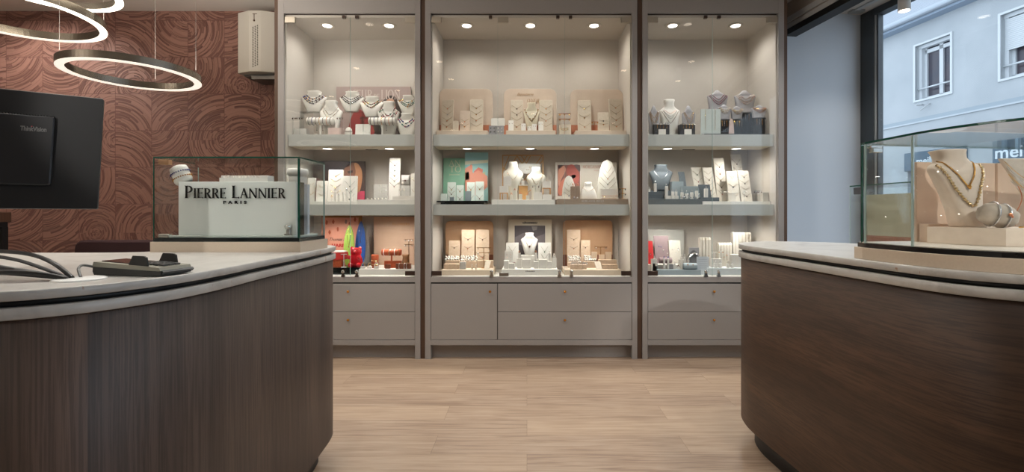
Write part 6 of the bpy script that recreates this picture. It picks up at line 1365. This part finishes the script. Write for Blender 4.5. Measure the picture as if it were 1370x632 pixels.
tstand(795, 812.5, 330.5, 3.95, wz_(348, 3.88), 'gold earring stand with two crystal drops before the tan board', 'crystal drop stand', GOLD, 1, True, 2, SILVER)

# ================================================================== cabinet by the street window, top shelf
DB = mat('graphite_base', C(50, 50, 54), .5)
zt = plinth(940, 1029.5, 179.0, U_, 'dark flat base under the grey busts by the window end', DB, 3.78, 4.10)
GB = mat('grey_bust', C(160, 158, 160), .6, 0, C(152, 150, 154), 40)
GN = lambda z=(.60, .48, .36), m=None: [(.80-.02*i, d, .30+.05*i, m or GOLD, .0028, [m or GOLD, SILVER], 1.5) for i, d in enumerate(z)]
bust(866.8, 882.6, 141.5, 3.86, U_, 'small grey bust half hidden by the cabinet stile', 'small grey bust at the stile', PROF_POINT, GB, GN((.60, .46, .34)))
bust(881.5, 909.3, 133.6, 3.90, U_, 'full white bust with four fine chains on the top shelf', 'full white bust with fine chains', PROF_FULL, WHITE, [(.72, .62, .28, ROSE, 0, None, 1.6), (.70, .54, .32, BBRN, 0, None, 1.5), (.70, .48, .34, BBRN, 0, None, 1.4), (.68, .36, .40, BBRN, .0022, [BBRN, ROSE], 1.2)])
bust(911.8, 930.6, 141.4, 3.88, U_, 'grey bust with a gold collar between white bust and clear panel', 'grey bust with a gold collar', PROF_POINT, GB, GN((.58, .42)))
for x0, x1, lb in ((875.4, 896, 'black display box with a white card, under the full white bust'), (910.2, 930.4, 'black display box with a white card, under the gold collar bust')):
    Y = 3.80; t = thing('display_box', lb, 'display box', (WX((x0+x1)/2, Y), Y, U_)); w_ = (x1-x0)/F*Y/2; h_ = wz_(164, Y)-U_
    MB().box(-w_, w_, .004, .06, 0, h_-.016, .002).build('box_body', DB, t); MB().box(-w_-.003, w_+.003, .0, .062, h_-.016, h_-.013, .001).build('top_edge', SILVER, t)
    MB().box(-w_*.45, w_*.5, -.001, .004, .006, h_*.5, .001).build('white_card', WHITE, t)
    cluster(x0+1, x1-1, 163, 166.5, Y+.02, U_, 5, 1, 'silver ring on the black box nearer '+('the stile' if x0 < 900 else 'the clear panel'), 'rings on black box '+('one' if x0 < 900 else 'two'), SILVER)
    for k in range(4):
        q = MB().tube([(0, 0, 0), (0, 0, -.03)], .0016, 5); o_ = q.build('drop_earring', GOLD, loc=(WX(x0+4+k*4.2, Y-.002), Y-.002, U_+h_-.018)); tag(o_, ORD[k]+' gold drop earring from the left, black box '+('nearer the stile' if x0 < 900 else 'nearer the clear panel'), 'earring', 'drops on black box '+('one' if x0 < 900 else 'two'))
pn_ = thing('frosted_panel', 'pale frosted panel hung with gold chains behind the door joint, top shelf', 'display panel', (WX(937.6, 3.80), 3.80, U_))
w_ = 26.6/F*3.8; h_ = wz_(146, 3.8)-U_; MB().box(0, w_, 0, .006, 0, h_, .001).build('panel_sheet', mat('frosted_sheet', C(196, 204, 200), .5), pn_); MB().box(0, w_, .006, .03, 0, .006).build('foot', mat('frosted_sheet', C(196, 204, 200)), pn_)
for i, (x, lb) in enumerate(((944, 'gold and pearl chain hanging down the frosted panel, nearest the stile'), (953, 'dark bead chain hanging down the middle of the frosted panel'), (957, 'gold bead chain hanging down the outer side of the frosted panel'))):
    q = MB()
    for k in range(20): q.ball((.001*sin(k), 0, -k*.0085), .0024, 6, 4)
    o_ = q.build('hanging_chain', [GOLD, DARKM, GOLD][i], loc=(WX(x, 3.795), 3.796, wz_(147, 3.795))); tag(o_, lb, 'chain')
DK = mat('grey_bust_shaded', C(28, 28, 32), .6)  # lower half of the grey busts, its shade put into a darker colour
for x0, x1, y0, Y, lb, ds, zz, nn3 in ((946, 974, 120.8, 4.02, 'tall grey bust with pink and black beads behind the frosted panel', 'tall bust with pink beads', 152, nk3([BPINK, BBLK, BRED], bead=.004)),
                           (982.3, 1011, 120.8, 3.97, 'tall grey bust with layered gold chains at the window end', 'tall bust with layered gold chains', 152, nk3([GOLD, PEARL, ROSE], bead=.003)),
                           (960, 978, 139.8, 3.90, 'lower grey bust with pearl strings beside the frosted panel', 'lower bust beside the frosted panel', 160, nk3([PEARL, GOLD], bead=.003)),
                           (977, 994.5, 142, 3.91, 'lower grey bust with twisted strings, between tall busts', 'lower bust between the tall busts', 160, nk3([GOLD, PEARL], bead=.003)),
                           (1005, 1026, 140.7, 3.82, 'lower grey bust with gold chains nearest the cabinet side', 'lower bust nearest the cabinet side', 158, nk3([GOLD, ROSE], bead=.0026))):
    zl = wz_(zz, Y); bust(x0, x1, y0, Y, zl, lb, ds, PROF_POINT, GB, nn3)
    w_ = (x1-x0)/F*Y; X = WX((x0+x1)/2, Y)
    o_ = MB().loft([[(w_*a*math.copysign(abs(cos(2*pi*i/20))**.8, cos(2*pi*i/20)), w_*.03+w_*b_*math.copysign(abs(sin(2*pi*i/20))**.8, sin(2*pi*i/20)), z) for i in range(20)] for a, b_, z in ((.40, .20, zt), (.38, .19, zt+.01), (.42, .20, zl-.01), (.46, .22, zl-.001))]).build('shaded_bust_body', DK, loc=(X, Y, 0)); tag(o_, 'lower body, its shade painted dark, of the '+ds, 'pedestal')
    for k in range(4):
        q = MB().tube([(0, 0, 0), (.002, 0, -.035)], .0018, 5); q.ball((0, 0, 0), .0045, 6, 4); q.ball((.002, 0, -.038), .0035, 6, 4)
        o_ = q.build('drop_earring', [GOLD, SILVER][k % 2], loc=(X+w_*(-.26+k*.17), Y-w_*.21-.003, zl-.02)); tag(o_, ORD[k]+' drop earring from the left below the '+ds, 'earring', 'drops below the '+ds)
for x0, x1, y, lb in ((975.5, 982.5, 159, 'narrow beige tapered stand between the darkened bust bodies'), (1009, 1013.5, 166, 'narrow beige tapered stand at the edge of the dark base')):
    a, b_ = WX(x0, 3.84), WX(x1, 3.84); q = MB(); q.M = T((a+b_)/2, 3.84, zt) @ UP; hh = wz_(y, 3.84)-zt; w_ = (b_-a)/2
    q.prism(ccw([(-w_, 0), (w_, 0), (w_*.7, hh*.8), (w_*.2, hh), (-w_*.4, hh), (-w_*.7, hh*.7)]), -.012, 0, bev=.001); o_ = q.build('tapered_stand', PINKB); tag(o_, lb, 'stand')

# ------------------------------------------------------------------ middle shelf
zt = plinth(866.9, 939.5, 266.4, M_, 'slate plinth with a dark foot on the stile half of the middle shelf', mat('slate_plinth', C(84, 92, 96), .6), 3.765)
zt2 = plinth(940, 1031, 269.6, M_, 'low white tray on the window half of the middle shelf', WHITE)
bust(868.5, 900.2, 220.5, 4.0, wz_(255, 4.0), 'slate bust with wide shoulders and a fine chain on the middle shelf', 'slate bust', PROF_A, SLATE, [(.80, .40, .32, SILVER, 0, None, 1.4)])
block(871, 899, 255, 3.99, zt, 'slate block supporting the slate bust', SLATE, .08)
card(910.5, 918.5, 230, 4.0, wz_(249, 3.96), 'narrow dark slate card leaning behind the pale slate box', m=SLATE, name='earring_card', cat='earring card', skew=-.12, rnd=.001)
block(899, 914.5, 243, 3.95, zt, 'pale slate box beside the slate bust', SLATEL, .06); block(912.5, 936, 249.3, 3.93, zt, 'wide pale slate box behind the crowd of ring stands', SLATEL, .06)
block(867.2, 889, 256.8, 3.81, zt, 'dark slate box with faint lettering next to the cabinet stile', SLATE, .06)
block(888, 908, 262, 3.81, zt, 'low white block before the slate bust', WHITE, .05)
for x, y, lb, w_i in ((868.6, 250, 'silver ring touching the cabinet stile on the slate box', .008), (876.5, 243, 'silver ring on the tall white holder above the slate box', .010), (891.5, 247, 'silver ring on the white holder before the slate bust', .010), (900, 254, 'silver ring on the first white holder of the crowd', .009), (904.5, 254, 'silver ring on the second white holder of the crowd', .009),
                 (912.5, 255, 'silver ring on the holder before the pale slate box', .010), (918.5, 256.5, 'silver ring in the middle of the crowd', .010), (925.5, 255, 'silver ring just past the middle of the crowd', .010), (932, 253, 'silver ring at the dark board end of the crowd', .010)):
    bzz = wz_(256.8, 3.81) if x < 880 else zt; ringstand(x, y, 3.80 if x > 880 else 3.83, bzz, lb, WHITE, SILVER, w_i)
cluster(909, 936, 258, 266, 3.79, zt, 8, 2, 'silver ring on the slate plinth', 'silver rings on the slate plinth', SILVER)
block(937.2, 962.5, 264.3, 3.78, M_, 'dark slate box under the leaning slate board at the door joint', SLATE, .06)
card(936.8, 952, 247.2, 3.83, wz_(264.3, 3.78), 'slate earring board leaning on the dark slate box', m=SLATE, name='earring_card', cat='earring card', skew=-.10, rnd=.001)
ringstand(944.5, 250, 3.80, wz_(264.3, 3.78), 'silver ring before the leaning slate board', WHITE, SILVER, .013)
WC = mat('warm_white_card', C(228, 222, 210), .7, 0, C(222, 214, 200), 90)
for a in ((931.8, 945.3, 224, 3.97, -.12, 'white necklace card nearest the door joint with coloured pendants', 'card nearest the door joint', 4, [BGREEN, BRED, None]), (946.8, 960, 224, 3.95, -.12, 'white necklace card second from the door joint', 'second card from the door joint', 5, [None, BBRN]),
          (960.2, 974.2, 211.2, 3.99, -.06, 'tall white necklace card in the middle of the window half', 'tall card in the middle', 5, [BBRN, ROSE, DG]), (986.2, 1000.2, 206, 4.06, -.10, 'highest white necklace card behind two shorter ones', 'highest card behind two', 5, [BBRN, DG]),
          (976, 990.5, 229, 3.92, -.08, 'white necklace card with an open circle pendant', 'card with a circle pendant', 3, [SILVER, DARKM]), (992.5, 1007, 228.3, 3.92, -.09, 'white necklace card with dark pendants nearest the window', 'card with dark pendants nearest the window', 4, [DARKM, BBRN, None, DARKM])):
    card(a[0], a[1], a[2], a[3], zt2, a[5], a[6], WC, chains=V(a[7], .90, .28, .10, .42, mt=DG, pend=a[8]), skew=-a[4] if 0 else a[4], rnd=.001)
card(974.5, 985, 258, 3.82, zt2, 'small white stud card low before the circle pendant card', m=WC, name='earring_card', cat='earring card', rnd=.001)
card(1021, 1029, 257.5, 3.79, zt2, 'small pale dotted card at the window end of the shelf', m=GREYL, name='earring_card', cat='earring card', rnd=.001)
for i, (x, lb) in enumerate(((966.5, 'pearl earring stand before the tall middle card'), (972, 'pearl earring stand beside the small white stud card'), (996, 'pearl earring stand before the dark pendant card'), (1011, 'earring stand between the last card and the dotted card'), (1016.5, 'earring stand close to the pale dotted card'))):
    tstand(x-2.6, x+2.6, 255.5, 3.83, zt2, lb, lb.replace('pearl ', '').replace('earring ', ''), G_ACR, 1, True, 2, PEARL if i < 3 else BBRN)

# ------------------------------------------------------------------ bottom deck
board(866.9, 915, 307.5, 4.10, L_, 'grey white backing board behind the red and mauve cards', mat('grey_board', C(196, 194, 186), .6), rnd=.002)
zb = plinth(880, 938, 361.4, L_, 'blue grey rounded plinth on the bottom deck near the stile', mat('bluegrey_plinth', C(150, 162, 168), .4), 3.78, 3.875)
zb2 = plinth(947, 1012, 359.2, L_, 'wide pale plinth on the window half of the bottom deck', mat('pale_plinth', C(208, 214, 216), .4), 3.78, 4.06)
zr = plinth(866.9, 925, 354.5, L_, 'rear white step behind the blue grey rounded plinth', WHITE, 3.88, 4.06)
card(866.9, 875.5, 323, 3.93, zr, 'bright red velvet card at the cabinet stile', 'red velvet card', REDV, chains=V(1, .5, .5, .06, .3, mt=GOLD, pend=[SILVER]), skew=-.06, rnd=.001)
o, Mx, loc, w_c, h_c = card(877.3, 897, 316.2, 3.98, zr, 'mauve velvet card with scattered studs', m=MAUVE, name='earring_card', cat='earring card', skew=-.05, rnd=.002)
for i, (fx, fz, mm) in enumerate(((-.2, .62, BBLUE), (-.05, .60, BBLUE), (.08, .48, PEARL), (.1, .42, SILVER), (.34, .36, PEARL), (.36, .26, SILVER))):
    q = MB(); q.ball(tuple(Mx @ Vector((w_c*fx, h_c*fz, .003))), .005, 7, 5); q.build('stud', mm, o)
o, Mx, loc, w_c, h_c = card(896.2, 911.8, 322.2, 3.96, zr, 'white card with silver ear climbers beside the mauve one', m=WC, name='earring_card', cat='earring card', skew=-.03, rnd=.002)
for i, (fx, fz, mm) in enumerate(((-.2, .62, PEARL), (.1, .45, SILVER), (.3, .65, SILVER), (.3, .58, SILVER))):
    q = MB(); q.ball(tuple(Mx @ Vector((w_c*fx, h_c*fz, .003))), .005, 7, 5); q.build('stud', mm, o)
def hroll(x0, x1, y0, y1, Y, bz, lb, m):
    r = (wz_(y0, Y)-wz_(y1, Y))/2; q = MB(); q.M = T(WX(x0, Y), Y, bz+r) @ Matrix.Rotation(pi/2, 4, 'Y'); L = (x1-x0)/F*Y; q.lathe([(.001, 0), (r*.9, 0), (r, .004), (r, L-.004), (r*.9, L), (.001, L)], 18); o = q.build('display_roll', m); return tag(o, lb, 'display roll')
hroll(881.8, 898.5, 344.2, 352, 3.85, wz_(352.4, 3.85), 'dusty mauve roll lying before the mauve velvet card', MAUVE)
hroll(914.2, 931.8, 351, 359.8, 3.81, zb, 'pale blue grey roll with gold charms at the door joint', mat('bluegrey_plinth', C(150, 162, 168)))
for i, x in enumerate((920, 927)): o_ = MB().ball((0, 0, 0), .0055, 8, 5).build('gold_charm', BRASS, loc=(WX(x, 3.79), 3.787, wz_(354.5+.3*i, 3.78))); tag(o_, ('gold charm on the pale roll, nearer the stile', 'gold charm on the pale roll, nearer the door joint')[i], 'charm')
for x0, x1, y, lb, m in ((872, 879, 346.8, 'small white cube before the red velvet card', WHITE), (893.5, 900.8, 353.8, 'small grey cube in the middle of the blue grey plinth', GREYP), (909, 918, 347.5, 'white block carrying white flower earrings near the white card', WHITE), (873, 880, 352.8, 'small pale cube at the plinth corner under the red card', SLATEL)):
    block(x0, x1, y, 3.83, (zb if x0 > 880 else L_), lb, m, .03)
for x, y, gem, lb in ((875.5, 342.6, SILVER, 'clear ring on the small white cube'), (888.5, 343.5, BBLUE, 'blue ring before the mauve velvet card'), (893.8, 344, BBLUE, 'blue and pearl ring before the mauve card'), (902.5, 350, PEARL, 'pearl ring between the grey cube and the white card'), (912, 341.6, PEARL, 'white flower ring nearer the white card'), (915.8, 341.4, PEARL, 'white flower ring nearer the silver cuff'), (907.5, 355, BBRN, 'dark flower ring at the front of the blue grey plinth'), (878, 353.5, GOLD, 'green and gold ring on the pale cube')):
    ringstand(x, y, 3.82, zb if x > 880 else wz_(353, 3.83) if y > 350 else wz_(346.8, 3.83), lb, WHITE, gem, .007)
cf = thing('silver_cuff', 'wide silver cuff bracelet on a dark topped support behind the white notice', 'cuff', (WX(929, 3.90), 3.90, wz_(349, 3.90)))
q = MB(); R_ = []
for i in range(15):
    a = pi*.06+pi*.88*i/14; R_.append([(.075*cos(a), 0-.016, .068*sin(a)-.004-.03*abs(cos(a))), (.062*cos(a), .016, .060*sin(a)+.030-.03*abs(cos(a))), (.059*cos(a), .015, .057*sin(a)+.030-.03*abs(cos(a))), (.072*cos(a), -.017, .065*sin(a)-.004-.03*abs(cos(a)))])
q.loft(R_); q.build('cuff_band', SILVER, cf)
block(922.5, 935.5, 331.6, 3.915, L_, 'dark topped tall block carrying the silver cuff', GREYP, .02)
t = thing('white_notice', 'white notice card with faint grey lines standing at the door joint', 'notice', (WX(932.3, 3.80), 3.80, L_)); w_ = 16.5/F*3.8; h_ = wz_(343.6, 3.8)-L_
q = MB(); q.M = Rx(-.04) @ UP; q.prism(rrect(0, w_, 0, h_, .001, 2), -.002, 0); q.build('card_sheet', mat('cool_white_card', C(214, 220, 226), .6), t)
q = MB(); q.M = Rx(-.04) @ UP
for i in range(5): q.box(w_*.15, w_*.85, h_*(.84-.12*i), h_*(.84-.12*i)+.0018, 0, .0006)
q.build('grey_lines', INK(150, 158, 166), t)
def necklace_block(x0, x1, yt, Y, bz, lb, n, ds):
    w_ = (x1-x0)/F*Y; h_ = wz_(yt, Y)-bz; q = MB(); X = WX(x0, Y)
    prof = [(0, 0), (0, h_-.02), (.006, h_-.006), (.02, h_), (.05, h_-.006), (.058, 0)]
    q._add([(0, y, z) for y, z in prof]+[(w_, y, z) for y, z in prof], [tuple(range(6)), tuple(range(11, 5, -1))]+[(i, i+6, (i+1) % 6+6, (i+1) % 6) for i in range(6)])
    o = q.build('necklace_block', WC, loc=(X, Y, bz)); tag(o, lb, 'necklace block')
    for i in range(n):
        x = w_*(i+.7)/(n+.4); oo = add_necklace((X, Y, bz), 0, [(x, .012, h_+.0005), (x, .003, h_-.008), (x, -.0015, h_-.025), (x, -.0015, h_*.45), (x+.001, -.0015, h_*.25)], f'{ORD[i]} gold chain from the left over the {ds}', f'chains over the {ds}', DG, r=.0013)
        q = MB(); q.ball((x, -.003, h_*(.3+.25*((i*7) % 3)/3)), .0045, 7, 5); q.build('pendant', BRASS, oo)
necklace_block(936.8, 951.2, 318, 3.95, zb2 if 0 else L_, 'round-topped white block hung with chains behind the white notice', 3, 'block behind the white notice')
necklace_block(962, 979.2, 325, 3.93, zb2, 'lowest round-topped white block hung with chains, in the middle', 4, 'lowest round-topped block')
necklace_block(981, 1005, 311, 3.97, zb2, 'largest round-topped white block hung with chains, nearest the oval counter', 5, 'largest round-topped block')
block(979.4, 994.5, 341, 3.86, zb2, 'white box before the largest round-topped block', WHITE, .05); block(952.5, 966, 346.5, 3.85, zb2, 'white box before the lowest round-topped block', WHITE, .04)
tstand(951.5, 960, 337.5, 3.88, zb2, 'white earring stand with small drops past the door joint', 'white earring stand past the door joint', WHITE, 1, True, 2, PEARL)
tstand(961, 967.5, 336, 3.87, zb2, 'white T-shaped earring stand with gold studs', 'white stand with gold studs', WHITE, 1, True, 2, BRASS)
for x, y, lb in ((957.5, 350, 'silver ring nearest the door joint on the pale plinth'), (963.5, 350, 'silver ring second on the pale plinth'), (974, 350.5, 'silver ring third on the pale plinth'), (979.5, 351.5, 'silver ring last before the oval counter')):
    ringstand(x, y, 3.81, zb2, lb, WHITE, SILVER, .010)
